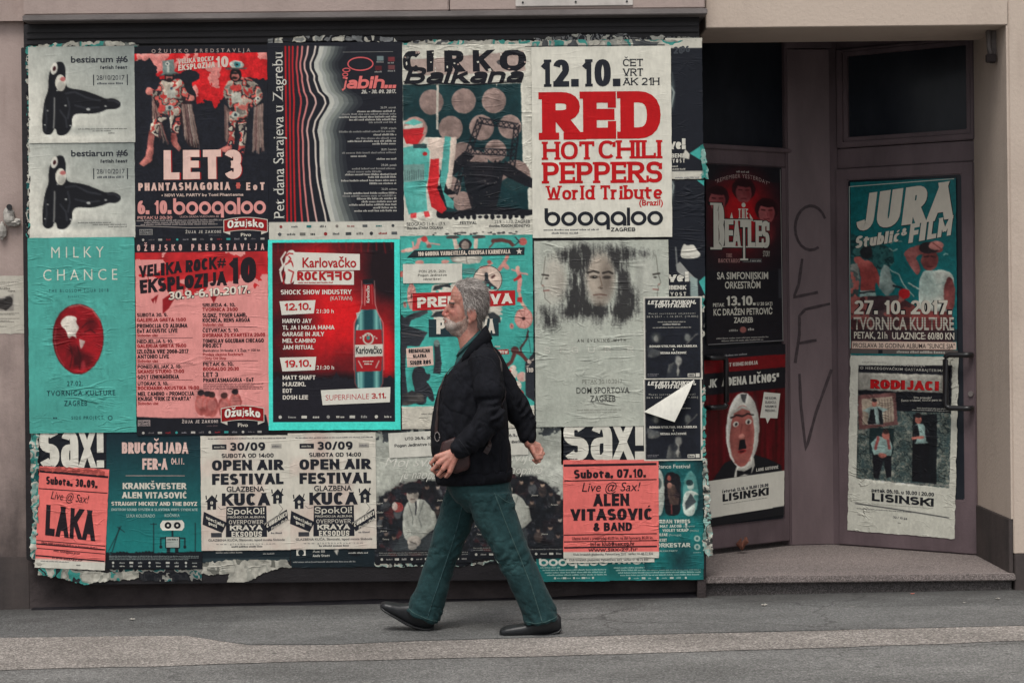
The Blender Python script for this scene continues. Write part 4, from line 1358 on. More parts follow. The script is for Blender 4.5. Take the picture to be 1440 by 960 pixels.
c.ell(945, 300, 55, 62, '191418'); c.ell(942, 308, 34, 42, 'a8645c'); c.ell(935, 282, 36, 10, '141519'); c.ell(935, 326, 26, 12, '1b1516')
c.ell(955, 205, 66, 38, 'b9bbb1'); c.ell(962, 202, 30, 28, '3f7d80'); c.ell(962, 202, 12, 12, '15181c'); c.ln([(860, 240), (1040, 240)], 14, '4b4a48')
c.photo(1.6, .30, .6)
c.grain(.10)
c.box(0, 30, 1300, 97, '17181f')
c.tx('OŽUJSKO PREDSTAVLJA', 192, 1080, 92, 32, '9e8d88', 0.015, space=1.9)
c.tx('VELIKA ROCK#', 428, 752, 195, 44, 'c9b7ab', 0.04, dy=26, wob=6)
c.tx('EKSPLOZIJA', 430, 762, 255, 52, 'c9b7ab', 0.05, dy=28, wob=6)
c.tx('10', 765, 882, 230, 98, 'c9b7ab', 0.05, wob=6, dy=4)
c.at(6.4, 185, 190)
c.tx('LET3', 297, 1000, 402, 264, '9b191f', 0.085, 1, wt=.40, gap=.09, hr=.8, wob=5)
c.tx('LET3', 290, 992, 398, 262, 'dcb9ad', 0.075, 3, wt=.36, gap=.12, hr=.8, wob=5)
c.poly([(975, 130), (1020, 120), (1000, 215), (955, 205)], c.speck(LEG, 26, 8))
c.tx('PHANTASMAGORIA', 60, 885, 497, 70, 'd3b0a4', 0.055, space=1.1)
c.tx('*', 925, 992, 545, 130, 'b85a52', 0.06)
c.tx('EoT', 1030, 1195, 502, 70, 'd3b0a4', 0.05, space=1.3)
c.tx('+ NOVI VAL PARTY by Tomi Phantasma', 265, 1003, 552, 26, 'c9b3a8', 0.035)
c.tx('6. 10.', 52, 358, 708, 122, 'd18f89', 0.04)
booq(c, 372, 1205, 598, 716, 568, 745, 'd18f89', 2, 0.24)
c.tx('PETAK U 20:30', 50, 362, 752, 26, 'c08d86', 0.04)
c.tx('ULICA GRADA VUKOVARA 68', 430, 780, 742, 16, '9f8480', 0.02)
for y, a, b_ in ((772, 42, 815), (790, 110, 740), (808, 78, 770)): c.greek(a, b_, y, 15, '8c8380')
c.vl([(30, 812), (500, 832), (820, 832)], 5, '9c938e'); c.vl([(1215, 822), (1236, 822)], 5, '9c938e')
c.vb(66, 842, 184, 894, '8b8986'); c.tx('RAZUMNO', 72, 178, 866, 18, K_, 0.03, 3); c.tx('UŽIVAJTE', 72, 178, 890, 18, K_, 0.03, 3)
c.tx('ŽUJA JE ZAKON!', 480, 800, 884, 26, 'a9a49d', 0.03, space=1.2); c.greek(690, 800, 908, 12, '4a4b50')
logo_row(c, 60, 1210, 938, 22, 15, ['aaa69f', '5b585a', '9c9993', '7a2227', '38918d', '77757a'])
crest(c, 822, 738, 1220, 915)
c.build()

# --- black poster with a rippling profile and a list of events
c = Sheet('poster', 'black poster with rippling red to white lines and a thought bubble', 'poster', (377, 60, 567, 337), 0.006, base=K_, res=0.9, mat='flat', group=GC)
c.at(2.823, 370, 0)
ys = np.linspace(185, 880, 90)
prof = np.interp(ys, [185, 215, 250, 275, 300, 318, 345, 365, 385, 410, 440, 480, 520, 560, 640, 720, 800, 880],
                 [228, 222, 206, 208, 222, 222, 232, 240, 262, 268, 252, 226, 217, 224, 224, 232, 246, 266])
greys = ['b9b9b0', '9a9d98', '80857f', '666b69', '4a4f50', '35393d', '282b31']
for k in range(6, -1, -1):
    o1 = 18 + k * 15
    band = prof + o1 + (prof - 228) * 0.1 * k
    c.poly(list(zip(prof, ys)) + list(zip(band[::-1], ys[::-1])), greys[k])
for k, (x0, wgt, col) in enumerate(((93, 0.0, 'b3171d'), (108, 0.03, 'b3171d'), (122, 0.08, 'b92026'), (142, 0.28, 'c4484a'), (160, 0.45, 'cf7f7b'), (183, 0.72, 'd3aaa2'), (212, 0.95, 'd5c9bd'))):
    xs = x0 + (prof - 228) * wgt + 6 * wgt * (fbm(ys / 60, 0.0 * ys, k * 3.3) - .5)
    c.ln(list(zip(xs, ys)), 6.5, col)
c.tx('Pet dana Sarajeva u Zagrebu', 866, 205, 82, 42, 'c3c1b8', 0.0, vert=True, serif=(0.05, 0.035))
c.vring(390, 256, 52, 28, 5, 5, 'c5585a', n=36); c.vring(334, 280, 16, 9, 4, 4, 'c5585a'); c.vring(329, 298, 12, 8, 4, 4, 'c5585a'); c.ve(325, 310, 6, 4, 'c5585a')
c.vb(320, 208, 520, 210, '70706f')
for x, y, col in ((468, 236, '8fa5a2'), (512, 240, '9b3a3d'), (460, 275, '6a2025'), (512, 272, '8a4a4a')):
    c.box(x - 12, y - 10, x + 14, y + 8, col, .7); c.greek(x - 14, x + 16, y + 16, 6, '8b8b88')
c.tx('jabih...', 314, 530, 354, 50, 'd7706c', 0.05, wt=.24, gap=.05, skew=0.2)
c.tx('26. - 30. 09. 2017.', 392, 530, 374, 15, 'b9b6ae', 0.03, skew=0.18)
L = [(434, .25), (448, .68), (459, .95), (470, 1), (481, .82), (492, .48), (516, .22), (528, 1), (541, .4), (555, .7), (566, .85), (577, .42), (600, .33), (612, .95), (625, .8), (637, .35),
     (662, .26), (675, .78), (687, .86), (698, .9), (709, .5), (722, .97), (734, .48), (757, .27), (772, .92), (783, .95), (794, .7), (806, .62), (818, .84), (830, .42), (842, .75)]
heads = {434: '26.09. utorak', 516: '27.09. srijeda', 600: '28.09. četvrtak', 662: '29.09. petak', 757: '30.09. subota'}
for y, fr in L:
    if y in heads: c.tx(heads[y], 530 - 62, 530, y, 8, '9d9c98', 0.01)
    else: c.greek(302, 530, y, 7.5, 'a5a39d' if int(y) % 3 else '7e7d7b', al='r', fill=fr)
c.box(0, 880, 600, 990, 'c4c1b5')
logo_row(c, 40, 540, 898, 12, 9, ['8a3a38', '55585a', '2c6f6e', '3f4244', '77706a']); logo_row(c, 40, 540, 928, 14, 11, ['55585a', '3f4244', '6b6964', '2f3236', '8c2a2c'])
c.build()

# --- white circus poster with a black steel tower, its lettering torn
c = Sheet('poster', 'white poster with taupe discs and a black lattice tower under torn black lettering', 'poster', (565, 63, 748, 332), 0.005, base='c8c5b8', res=0.9, mat='crinkle', group=GC)
c.at(2.823, 370, 0)
G_ = '123236'
c.poly([(556, 335), (1025, 335), (1030, 640), (1048, 700), (1050, 850), (700, 850), (700, 545), (640, 545), (600, 470), (556, 480)], c.mott('0f2c31', '1d3b3e', 60), 1.0, True)
c.poly([(580, 235), (700, 230), (900, 215), (1035, 205), (1045, 285), (640, 300), (590, 275)], 'a38e86', .9)
for x, y, r in ((670, 405, 48), (798, 402, 48), (918, 402, 48), (605, 512, 48), (745, 510, 48), (868, 508, 49), (980, 506, 46), (792, 612, 46), (922, 602, 44), (742, 742, 42), (792, 802, 40), (850, 640, 40), (1000, 700, 60), (880, 690, 44)):
    c.ell(x, y, r, r * 1.04, c.mott('9c857d', '7b6862', 12, .35, .65))
c.ell(1000, 735, 58, 34, G_, .9)
# torn letters along the top
TOPS = [('C', 556, 640), ('I', 652, 685), ('R', 722, 800), ('K', 835, 910), ('O', 940, 1048)]
for ch, a, b_ in TOPS: c.ft(ch, a, b_, 284, 84, '17181f', .38, 1, wob=8)
rs_ = random.Random(4)
for _ in range(26):
    x, y = rs_.uniform(560, 1040), rs_.uniform(198, 286)
    w, h = rs_.uniform(3, 16), rs_.uniform(3, 14)
    c.vp([(x, y), (x + w * .3, y + h), (x + w, y + h * .6), (x + w * .7, y - h * .3)], rs_.choice(['c8c5b8', 'a38e86', 'c8c5b8', '494a4c']), 2)
c.tx('Balkana', 562, 1028, 332, 66, '17181f', 0.045, 3, skew=0.35)
c.vl([(560, 322), (620, 338), (700, 330), (820, 338), (1015, 326)], 5, '17181f', 3)
c.ell(945, 250, 14, 10, '3d3d40', .9)
# tower and star
BK = '15161d'
def lattice(a, b_, w, n):
    a, b_ = np.array(a, float), np.array(b_, float)
    d = (b_ - a) / np.linalg.norm(b_ - a); nn = np.array([-d[1], d[0]]) * w / 2
    c.ln([a + nn, b_ + nn], 5, BK); c.ln([a - nn, b_ - nn], 5, BK)
    for k in range(n):
        p, q = a + (b_ - a) * k / n, a + (b_ - a) * (k + 1) / n
        c.ln([p + nn, q - nn], 3.5, BK); c.ln([p - nn, q + nn], 3.5, BK)
c.poly([(790, 640), (960, 650), (940, 760), (920, 835), (830, 840), (800, 740)], BK, .93)
c.poly([(645, 745), (700, 735), (720, 700), (730, 745), (770, 770), (725, 775), (700, 810), (690, 770)], BK)
c.poly([(690, 700), (800, 600), (840, 620), (730, 720)], BK, .95)
c.poly([(960, 640), (1070, 715), (1066, 750), (1035, 740), (940, 690)], BK, .95)
lattice((858, 480), (1010, 505), 22, 7); lattice((862, 480), (800, 640), 20, 6); lattice((1008, 500), (985, 680), 20, 7)
lattice((830, 600), (990, 610), 24, 7); lattice((800, 640), (760, 770), 16, 5); lattice((930, 640), (905, 830), 20, 7)
for _ in range(90):
    x, y = rs_.uniform(700, 1000), rs_.uniform(600, 830)
    c.ell(x, y, 2.4, 2.4, rs_.choice(['5b5550', '39393c', '8b8178']), .6)
c.poly([(680, 870), (690, 820), (730, 845), (800, 830), (930, 820), (1040, 835), (1072, 835), (1070, 860), (1000, 858), (880, 850), (760, 862)], BK)
for k in range(14): c.ell(715 + k * 24, 862, 9, 6 + (k % 3) * 3, BK)
c.poly([(690, 335), (700, 335), (696, 515), (688, 512)], 'b9b2a6'); c.poly([(925, 330), (932, 330), (930, 350)], 'b9b2a6')
# turquoise and red figure
c.poly([(652, 548), (770, 545), (745, 740), (732, 752), (690, 640), (668, 640)], 'd0bdaf')
c.poly([(722, 540), (745, 545), (735, 680), (715, 760), (755, 800), (752, 830), (728, 820), (700, 720)], '4d9b93')
c.poly([(664, 632), (698, 628), (698, 700), (690, 750), (726, 830), (705, 848), (665, 820), (650, 740)], 'c2262b')
c.ell(603, 518, 46, 56, 'a9837a'); c.poly([(560, 500), (636, 488), (632, 508), (560, 515)], 'cfcabd'); c.poly([(556, 512), (640, 505), (630, 545), (556, 538)], 'b8252a'); c.poly([(560, 488), (600, 470), (634, 486), (600, 498)], '5fada2')
c.poly([(556, 538), (640, 532), (612, 572), (570, 570)], 'c2262b')
c.poly([(556, 585), (640, 568), (662, 600), (655, 700), (645, 740), (650, 835), (575, 850), (556, 760)], c.mott('4c9f96', '5db0a6', 40))
c.poly([(556, 652), (640, 650), (638, 715), (556, 722)], '76908a', .8); c.ell(642, 610, 10, 8, 'b8252a')
for x in range(562, 640, 9): c.ln([(x, 672 + x % 7), (x, 712)], 3, '3b4a4c', .7)
c.poly([(582, 845), (606, 842), (606, 862), (584, 864)], 'c2262b', .85); c.poly([(634, 838), (655, 838), (660, 858), (640, 862)], 'c2262b', .85)
c.box(596, 570, 650, 588, '202a30', .8)
TC = '3a3c3f'
c.photo(1.4, .22, .3)
c.grain(.05)
c.tx('BEOGRAD 11.9. - 17.9.', 567, 722, 894, 13, TC, 0.0); c.tx('dvorište STARA CIGLANA', 567, 712, 908, 10, TC, 0.02)
c.tx('FESTIVAL', 778, 844, 890, 11, TC, 0.03)
c.tx('25.9. - 1.10. ZAGREB', 915, 1056, 888, 13, TC, 0.0); c.tx('dvorište POGON JEDINSTVO', 893, 1056, 903, 10, TC, 0.02)
for _ in range(26): x = rs_.uniform(650, 1010); c.ell(x, rs_.uniform(922, 932), rs_.uniform(3, 10), rs_.uniform(2, 5), '2b2d30', .8)
c.build()

# --- white poster with red slab letters
c = Sheet('poster', 'white poster set in big red slab serif letters under a black date', 'poster', (748, 66, 944, 334), 0.012, base='d2cfc2', res=6, mat='flat', group=GC, tilt=-0.002)
c.at(2.824, 740, 0)
SL = (0.085, 0.12)
c.tx('12.10.', 58, 378, 345, 108, '21242c', 0.045, wt=.25, gap=.03, serif=(0.05, 0.10))
for s_, a, b_, y in (('ČET', 386, 466, 266), ('VRT', 386, 466, 304), ('AK 21H', 386, 530, 341)): c.tx(s_, a, b_, y, 29, '21242c', 0.012, wt=.17, gap=.02, serif=(0.06, 0.09))
RR = 'b51016'
c.tx('R', 63, 216, 555, 189, RR, 0.075, wt=.29, serif=(0.07, 0.15)); c.tx('E', 226, 357, 553, 188, RR, 0.075, wt=.29, serif=(0.07, 0.15)); c.tx('D', 374, 534, 553, 188, RR, 0.075, wt=.29, serif=(0.07, 0.15))
c.tx('HOT', 66, 270, 634, 72, RR, 0.04, wt=.21, gap=0.0, serif=(0.07, 0.12)); c.tx('CHILI', 286, 537, 632, 73, RR, 0.04, wt=.21, gap=0.0, serif=(0.07, 0.12))
c.tx('PEPPERS', 66, 538, 728, 84, RR, 0.04, wt=.21, gap=0.0, serif=(0.07, 0.12))
c.tx('World Tribute', 78, 538, 793, 56, RR, 0.03, wt=.20, gap=.01, serif=(0.06, 0.11))
c.tx('(Brazil)', 446, 540, 818, 22, RR, 0.022)
booq(c, 70, 540, 840, 897, 826, 912, '1d2027', 2, 0.22)
c.tx('ZAGREB', 333, 430, 920, 15, '1d2027', 0.03)
c.greek(66, 285, 915, 7, '55575a'); c.greek(98, 205, 928, 7, '55575a')
c.vl([(-2, 184), (552, 182)], 3, '26282c')
c.build()
# --- black poster slivers along the right edge of the board
def sliver(rect, lift, label, oy, torn):
    c = Sheet('poster', label, 'poster', rect, lift, base='191c24', res=1.1, mat='paste' if not torn else 'crinkle', group=GC, ragged=0.8)
    c.at(1, 0, oy)
    c.ell(943, 130, 8, 34, '55605f', .7, soft=.5); c.ln([(944, 122), (948, 130), (944, 150)], 2.5, '9aa39e', .8); c.ell(942, 108, 5, 10, '3c4244', .8)
    return c
c = sliver((936, 54, 988, 252), 0.005, 'black poster sliver with a turquoise tip, top right edge of the board', 0, False)
c.box(930, 50, 990, 68, 'bdbaae'); c.tx('2C', 948, 962, 76, 10, '3c4046', 0.05, 1); c.tx('06', 958, 971, 74, 9, '3c4046', 0.05, 1)
c.box(930, 69, 990, 80, '191c24')
c.tx('ve!', 941, 964, 210, 15, 'c9c6ba', 0.07); c.tx('BENIK', 943, 964, 222, 6, 'c2bfb4', 0.04); c.tx('YOST', 945, 962, 229, 5.5, 'c2bfb4', 0.04, space=1.3)
c.greek(944, 963, 235, 2.4, 'a8a69c'); c.greek(944, 964, 239, 2.2, 'a8a69c')
c.poly([(969, 216), (989, 203), (990, 229)], '3f9f97'); c.poly([(958, 222), (963, 210), (969, 217), (968, 224)], 'c4c1b5')
c.box(930, 241, 990, 256, 'bfbcb0'); c.greek(948, 984, 251, 2, '77777a')
c.build()
c = sliver((936, 254, 991, 421), 0.0045, 'scratched black poster sliver with a torn white blot, lower right edge of the board', 131, True)
c.at(1, 0, 0)
c.poly([(958, 350), (962, 342), (966, 346), (975, 343), (980, 352), (986, 358), (980, 363), (966, 364), (956, 362)], 'c6c3b7')
c.poly([(950, 372), (956, 368), (966, 380), (978, 392), (980, 404), (970, 396), (952, 382)], 'a9a9a1', .8); c.poly([(970, 388), (980, 392), (981, 420), (970, 416)], '8fa09b', .9)
c.ln([(950, 348), (952, 380)], 2, '8a8c88', .8); c.poly([(982, 396), (991, 388), (991, 416)], '3f9f97'); c.poly([(976, 250), (992, 243), (991, 262)], '3f9f97')
c.tx('ve!', 939, 968, 396, 14, 'c9c6ba', 0.07, wob=2); c.tx('IBENIK', 940, 964, 407, 6, 'c2bfb4', 0.04); c.tx('YOST', 942, 964, 416, 5.5, 'c2bfb4', 0.04, space=1.3)
c.build()

# --- teal poster with a red egg
c = Sheet('poster', 'teal poster with a red glossy egg and thin widely spaced white lettering', 'poster', (41, 334, 191, 608), 0.012, base='4b9e93', res=1.1, mat='crinkle', group=GC, tilt=0.001)
c.at(3, 0, 320)
c.field(lambda X, Y, C: C * (0.93 + 0.14 * fbm(X / 160, Y / 200, 2.0, 3))[..., None])
ang = np.radians(np.arange(0, 360, 6))
egg = np.stack([332 + 108 * np.cos(ang) * (1 + 0.06 * np.sin(-ang)), 470 + 148 * np.sin(ang)], 1)
egg[:, 0] += 10 * (egg[:, 1] - 470) / 148 * 0
c.poly(egg, '5f0f16'); c.poly(332 + (egg - 332) * 1 if False else egg * 0.965 + np.array([332, 470]) * 0.035, c.mott('9d1720', '6a0d15', 40, .35, .65))
c.ell(350, 560, 62, 44, '3a0a10', .7, soft=.5); c.ell(318, 540, 44, 60, '2d090e', .6, soft=.5); c.ell(390, 410, 34, 40, '430b12', .7, soft=.6); c.ell(270, 480, 30, 50, '7a1017', .7, soft=.6)
c.poly([(258, 390), (290, 368), (330, 378), (322, 402), (340, 420), (318, 450), (330, 470), (306, 452), (290, 470), (282, 430), (262, 418)], 'd2cabd')
c.poly([(336, 470), (362, 478), (352, 500), (342, 512)], 'bfb0a6', .9); c.ell(300, 560, 16, 40, '8a141b', .8, soft=.5); c.ell(352, 580, 12, 24, 'a0333a', .6, soft=.5)
for q in ([(360, 440), (384, 430), (404, 446)], [(350, 420), (372, 400), (396, 396)], [(300, 500), (306, 540), (296, 590)], [(330, 500), (340, 550), (336, 596)]): c.ln(q, 6, '2d090e', .6)
c.ln([(296, 335), (340, 326), (392, 346), (424, 390)], 5, 'c0736c', .8); c.ln([(240, 420), (232, 470), (242, 530), (270, 580)], 4, 'b4585a', .6)
c.photo(1.0, .22, .3, (200, 300, 460, 640))
c.grain(.03)
LT = 'c7cdbf'
c.tx('MILKY', 223, 444, 127, 46, LT, -0.004, space=1.6); c.tx('CHANCE', 188, 500, 222, 46, LT, -0.004, space=1.6)
DK = '27555a'
c.tx('THE BLOSSOM TOUR 2018', 210, 462, 272, 13, DK, 0.0, space=1.5); c.tx('EUROPE', 292, 338, 294, 7, DK, 0.0, space=1.5)
DK = '1d4248'
c.tx('27.02.', 283, 350, 666, 20, DK, 0.005, space=1.2); c.tx('TVORNICA KULTURE', 197, 486, 707, 21, DK, 0.008, space=1.2); c.tx('ZAGREB', 270, 367, 750, 22, DK, 0.008, space=1.2)
c.greek(222, 292, 804, 9, DK); c.tx('SIDE PROJECT', 300, 434, 807, 13, DK, 0.0, space=1.3); c.vring(463, 803, 10, 10, 3, 3, DK)
c.build()

# --- pink programme poster
c = Sheet('poster', 'pink poster with a black and red festival programme in two columns', 'poster', (192, 341, 378, 611), 0.012, base='d98f8a', res=1.0, mat='paste', group=GC)
c.at(3, 0, 320)
def splat(X, Y, C):
    n = fbm(X / 60, Y / 50, 11, 5)
    d = np.hypot((X - 900) / 260, (Y - 170) / 90)
    m_ = ((d + (n - .5) * 2.2) < 0.95) | ((X > 1040) & (n > .5) & (Y < 200)) | ((Y < 135) & (n > .52) & (X < 720))
    C = np.where((m_ & (Y > 100))[..., None], hx('b5262a') * (0.8 + .4 * fbm(X / 30, Y / 30, 4, 2))[..., None], C)
    return C
c.field(splat)
for p in ([(655, 290), (672, 280), (660, 320)], [(690, 300), (720, 280), (745, 290), (715, 340), (690, 362)], [(890, 290), (920, 290), (905, 320)], [(640, 300), (660, 290), (650, 318)]): c.poly(p, '8d1a20')
c.box(570, 62, 1140, 103, '1a1b22')
c.tx('OŽUJSKO PREDSTAVLJA', 584, 1120, 97, 27, 'd0a49d', 0.03, space=1.7)
BL = '211a20'
c.tx('VELIKA ROCK', 592, 918, 208, 50, BL, 0.065, dy=34, wob=8); c.tx('#', 922, 958, 165, 36, BL, 0.02)
c.tx('EKSPLOZIJA', 594, 960, 276, 58, BL, 0.07, dy=34, wob=8); c.tx('10', 968, 1086, 238, 108, BL, 0.08, dy=6, wob=8)
c.tx('30.9.-6.10.2017.', 714, 1060, 305, 36, BL, 0.075, 3, dy=26); c.tx('30.9.-6.10.2017.', 714, 1060, 304, 34, 'd6cabb', 0.03, 4, dy=26)
RD = '8f1a1f'
rowsL = [('SUBOTA 30. 9.', 710, 373, 15, BL), ('GALERIJA GRETA 11:00', 787, 394, 15, RD), ('PROMOCIJA CD ALBUMA', 793, 420, 17, BL), ('EoT ACOUSTIC LIVE', 751, 441, 17, BL), ('Slobodan ulaz', 668, 457, 12, RD), None,
         ('NEDJELJA 1. 10.', 733, 484, 15, BL), ('GALERIJA GRETA 19:00', 787, 503, 15, RD), ('IZLOŽBA VRE 2008-2017', 796, 528, 17, BL), ('ANTONIO LIVE', 714, 549, 17, BL), ('Slobodan ulaz', 668, 565, 12, RD),
         ('PONEDJELJAK 2. 10.', 766, 591, 15, BL), ('SKANSI STUDIO 17:00', 777, 611, 15, RD), ('GOST IZNENAĐENJA', 755, 635, 17, BL),
         ('UTORAK 3. 10.', 710, 662, 15, BL), ('ROCKMARK-AKUSTIKA 19:00', 839, 681, 15, RD), ('MEL CAMINO + PROMOCIJA', 818, 706, 17, BL), ('KNJIGE "FRIK IZ KVARTA"', 804, 727, 17, BL), ('Slobodan ulaz', 668, 743, 12, RD)]
rowsR = [('SRIJEDA 4. 10.', 996, 334, 15, BL), ('TVORNICA 21:00', 1006, 353, 15, RD), ('SLONZ, TYGER LAMB,', 1044, 378, 17, BL), ('KOČNICA, RENS ARGOA', 1057, 399, 17, BL), ('Slobodan ulaz', 945, 415, 12, RD),
         ('ČETVRTAK 5. 10.', 1010, 441, 15, BL), ('DVORANA ZG KVARTETA 20:00', 1120, 461, 15, RD), ('TOMISLAV GOLUBAN CHICAGO', 1114, 486, 17, BL), ('PROJECT', 937, 506, 17, BL), ('Ekskluzivno 34 fotelje + 2 Žuje = 100 kn', 1098, 523, 10, BL),
         ('Prodaja ulaznica Rockmark', 1028, 540, 11, RD), ('i Dirty Old Shop', 954, 556, 11, RD),
         ('PETAK 6. 10.', 986, 583, 16, BL), ('BOOGALOO 20:30', 1008, 603, 15, RD), ('LET 3', 920, 629, 20, BL), ('PHANTASMAGORIA - EoT', 1070, 651, 17, BL)]
for r_ in rowsL:
    if r_: c.tx(r_[0], 581, r_[1], r_[2], r_[3], r_[4], 0.028 if r_[3] > 12 else 0.015)
for r_ in rowsR: c.tx(r_[0], 857, r_[1], r_[2], r_[3], r_[4], 0.028 if r_[3] > 12 else 0.015)
for y, a, b_ in ((463, 581, 815), (570, 581, 815), (640, 581, 815), (420, 857, 1088), (562, 857, 1088)): c.vb(a, y, b_, y + 2, '5a3338')
for y in (662, 669, 676, 683): c.greek(857, 1110, y, 5, '7a4a4c')
for x, h, hc in ((847, 0, '2a2024'), (874, 4, '2a2024'), (893, 8, '33211f'), (945, 12, '4a2c2a'), (992, -4, '241c20')):
    c.ell(x, 745 + h, 26, 46, c.mott('b5625c', '8b423f', 12)); c.ell(x, 704 + h, 13, 17, 'a85c55'); c.ell(x, 696 + h, 15, 13, hc); c.ell(x, 740 + h, 20, 24, 'c4807a', .5)
c.photo(1.5, .25, .5, (815, 670, 1040, 796))
c.poly([(570, 793), (700, 800), (940, 803), (1120, 790), (1140, 880), (570, 880)], '1a1b22')
c.vb(580, 808, 632, 834, '9b8d8b'); c.tx('RAZUMNO', 583, 629, 820, 8, K_, 0.02, 3); c.tx('UŽIVAJTE', 583, 629, 832, 8, K_, 0.02, 3)
c.tx('ŽUJA JE ZAKON!', 766, 918, 823, 13, 'b5a8a2', 0.03, space=1.15); c.greek(870, 918, 838, 6, '55484c')
logo_row(c, 585, 1110, 862, 11, 15, ['aaa69f', '5b585a', '9c9993', '7a2227', '38918d', '77757a'])
crest(c, 930, 748, 1113, 840)
c.build()

# --- red beer poster in a turquoise border
c = Sheet('poster', 'red and black poster with a beer bottle, set in a bright turquoise border', 'poster', (378, 337, 563, 604), 0.016, base='45d6c6', res=0.9, mat='gloss', group=GC, tilt=-0.006)
c.at(3.2, 370, 320)
def redbg(X, Y, C):
    ins = (X > 43) & (X < 594) & (Y > 68) & (Y < 874)
    n = fbm(X / 120, Y / 120, 6, 5); n2 = fbm(X / 22, Y / 90, 3, 3)
    g_ = np.exp(-((X - 330) / 260) ** 2 - ((Y - 420) / 250) ** 2) + 0.75 * np.exp(-((X - 560) / 40) ** 2 - ((Y - 600) / 160) ** 2) + 0.5 * np.exp(-((X - 230) / 200) ** 2 - ((Y - 120) / 70) ** 2)
    g_ = g_ * (0.55 + 0.9 * n) - 0.55 * np.exp(-((X - 560) / 90) ** 2 - ((Y - 200) / 130) ** 2) - 0.5 * np.exp(-((X - 150) / 90) ** 2 - ((Y - 420) / 60) ** 2) - np.clip((Y - 640) / 120, 0, 1) * 1.2 + 0.12 * (n2 - .5)
    g_ = np.clip(g_, 0, 1)[..., None]
    col = hx('1a0d13') * (1 - g_) + hx('d0141b') * g_
    col = np.where(((Y > 640 + 60 * n2) & (Y < 874))[..., None], hx('1b1a22'), col)
    return np.where(ins[..., None], col, C)
c.field(redbg)
for k in range(16): x = 70 + k * 34; c.ln([(x, 70), (x + random.uniform(-8, 8), random.uniform(90, 118))], 8, '7d0f16', .5)
WB = 'd0cdc2'
c.grain(.10)
# emblem: a figure with loose hair
c.poly([(95, 190), (108, 110), (135, 97), (150, 112), (140, 150), (165, 195), (140, 250), (95, 255), (108, 215)], WB)
for q in ([(110, 125), (120, 115), (138, 118)], [(104, 165), (130, 150), (140, 175)], [(118, 190), (140, 200), (128, 245)], [(100, 200), (90, 230), (96, 252)], [(120, 130), (128, 140), (118, 152)]): c.ln(q, 6, 'a5171d')
for q in ([(104, 110), (84, 140), (92, 170), (78, 190)], [(100, 160), (80, 200), (88, 240)]): c.ln(q, 7, WB)
c.vp([(140, 110), (140, 192), (438, 192), (438, 120)], WB); c.tx('Karlovačko', 180, 422, 178, 42, 'a5171d', 0.02, 3, dy=-1)
c.vp([(152, 196), (140, 254), (411, 258), (411, 196)], WB, 1); c.tx('ROCK', 156, 284, 237, 40, 'a5171d', 0.055, 3); c.tx('OFF', 288, 402, 237, 40, 'a5171d', 0.055, 3, mirror=True)
c.greek(160, 320, 250, 6, 'a5171d', 3)
c.tx('SHOCK SHOW INDUSTRY', 82, 400, 300, 21, 'd2cbc0', 0.03); c.tx('(KATRAN)', 304, 403, 326, 17, 'c4bbb0', 0.0)
c.vp([(76, 330), (86, 392), (230, 385), (238, 326)], WB); c.tx('12.10.', 97, 218, 372, 32, 'b0181e', 0.03, 3, dy=3)
c.tx('21:30 h', 241, 320, 384, 17, 'd2cbc0', 0.01)
for k, (s_, x1) in enumerate((('HARVO JAY', 220), ('TI, JA I MOJA MAMA', 322), ('GARAGE IN JULY', 276), ('MEL CAMINO', 238), ('JAM RITUAL', 230))): c.tx(s_, 89, x1, 428 + k * 29.6, 19, 'd2cbc0', 0.026)
c.vp([(76, 583), (88, 645), (234, 640), (240, 580)], WB); c.tx('19.10.', 97, 218, 627, 32, 'b0181e', 0.03, 3, dy=3)
c.tx('21:30 h', 241, 320, 637, 17, 'd2cbc0', 0.01)
for k, (s_, x1) in enumerate((('MATT SHAFT', 236), ('MJUZIKL', 193), ('EOT', 131), ('DOSH LEE', 203))): c.tx(s_, 89, x1, 682 + k * 29.6, 19, 'd2cbc0', 0.026)
# bottle
bot = [(452, 248), (450, 340), (440, 378), (415, 425), (412, 470), (414, 640), (418, 735), (534, 735), (538, 640), (540, 470), (536, 425), (512, 378), (502, 340), (497, 248)]
c.poly([(x + (5 if x > 475 else -5), y) for x, y in bot], 'b7635e', .5)
def glass(X, Y):
    x = (X - c.ox) * c.k; t = np.abs((x - 476) / 64)
    a = np.clip(1 - np.abs(t - .55) / .3, 0, 1)[..., None]
    e = np.clip((t - .8) / .2, 0, 1)[..., None]
    return (hx('17424a') * (1 - a) + hx('76b3aa') * a) * (1 - e) + hx('2f5c5d') * e
c.poly(bot, glass)
c.poly([(450, 235), (498, 230), (500, 252), (450, 255)], '14161b'); c.poly([(453, 258), (497, 256), (503, 340), (510, 368), (440, 370), (449, 340)], '8f141a')
c.ln([(462, 262), (459, 350)], 5, 'd98a84', .8); c.ln([(490, 262), (494, 345)], 3, 'c4605c', .7); c.ln([(446, 240), (446, 345), (434, 385), (410, 430), (408, 640)], 3, 'cfa9a2', .6); c.ln([(503, 240), (507, 345), (518, 385), (542, 430), (544, 640)], 3, 'cfa9a2', .6); c.ln([(428, 440), (424, 458)], 9, 'b9dcd4', .8); c.ln([(428, 655), (430, 715)], 8, '9fccc4', .7)
c.poly([(420, 385), (440, 378), (426, 415)], 'a7cdc6', .8); c.ln([(527, 410), (532, 460)], 5, '9cc5be', .7)
c.poly([(418, 462), (534, 458), (538, 560), (532, 645), (420, 648), (414, 560)], '9d1a20'); c.poly([(414, 528), (540, 524), (540, 578), (414, 582)], 'c9c6ba'); c.ell(474, 500, 25, 27, 'b9b3a6'); c.ell(474, 500, 18, 20, '9d1a20'); c.ell(474, 496, 8, 10, '3c7c76')
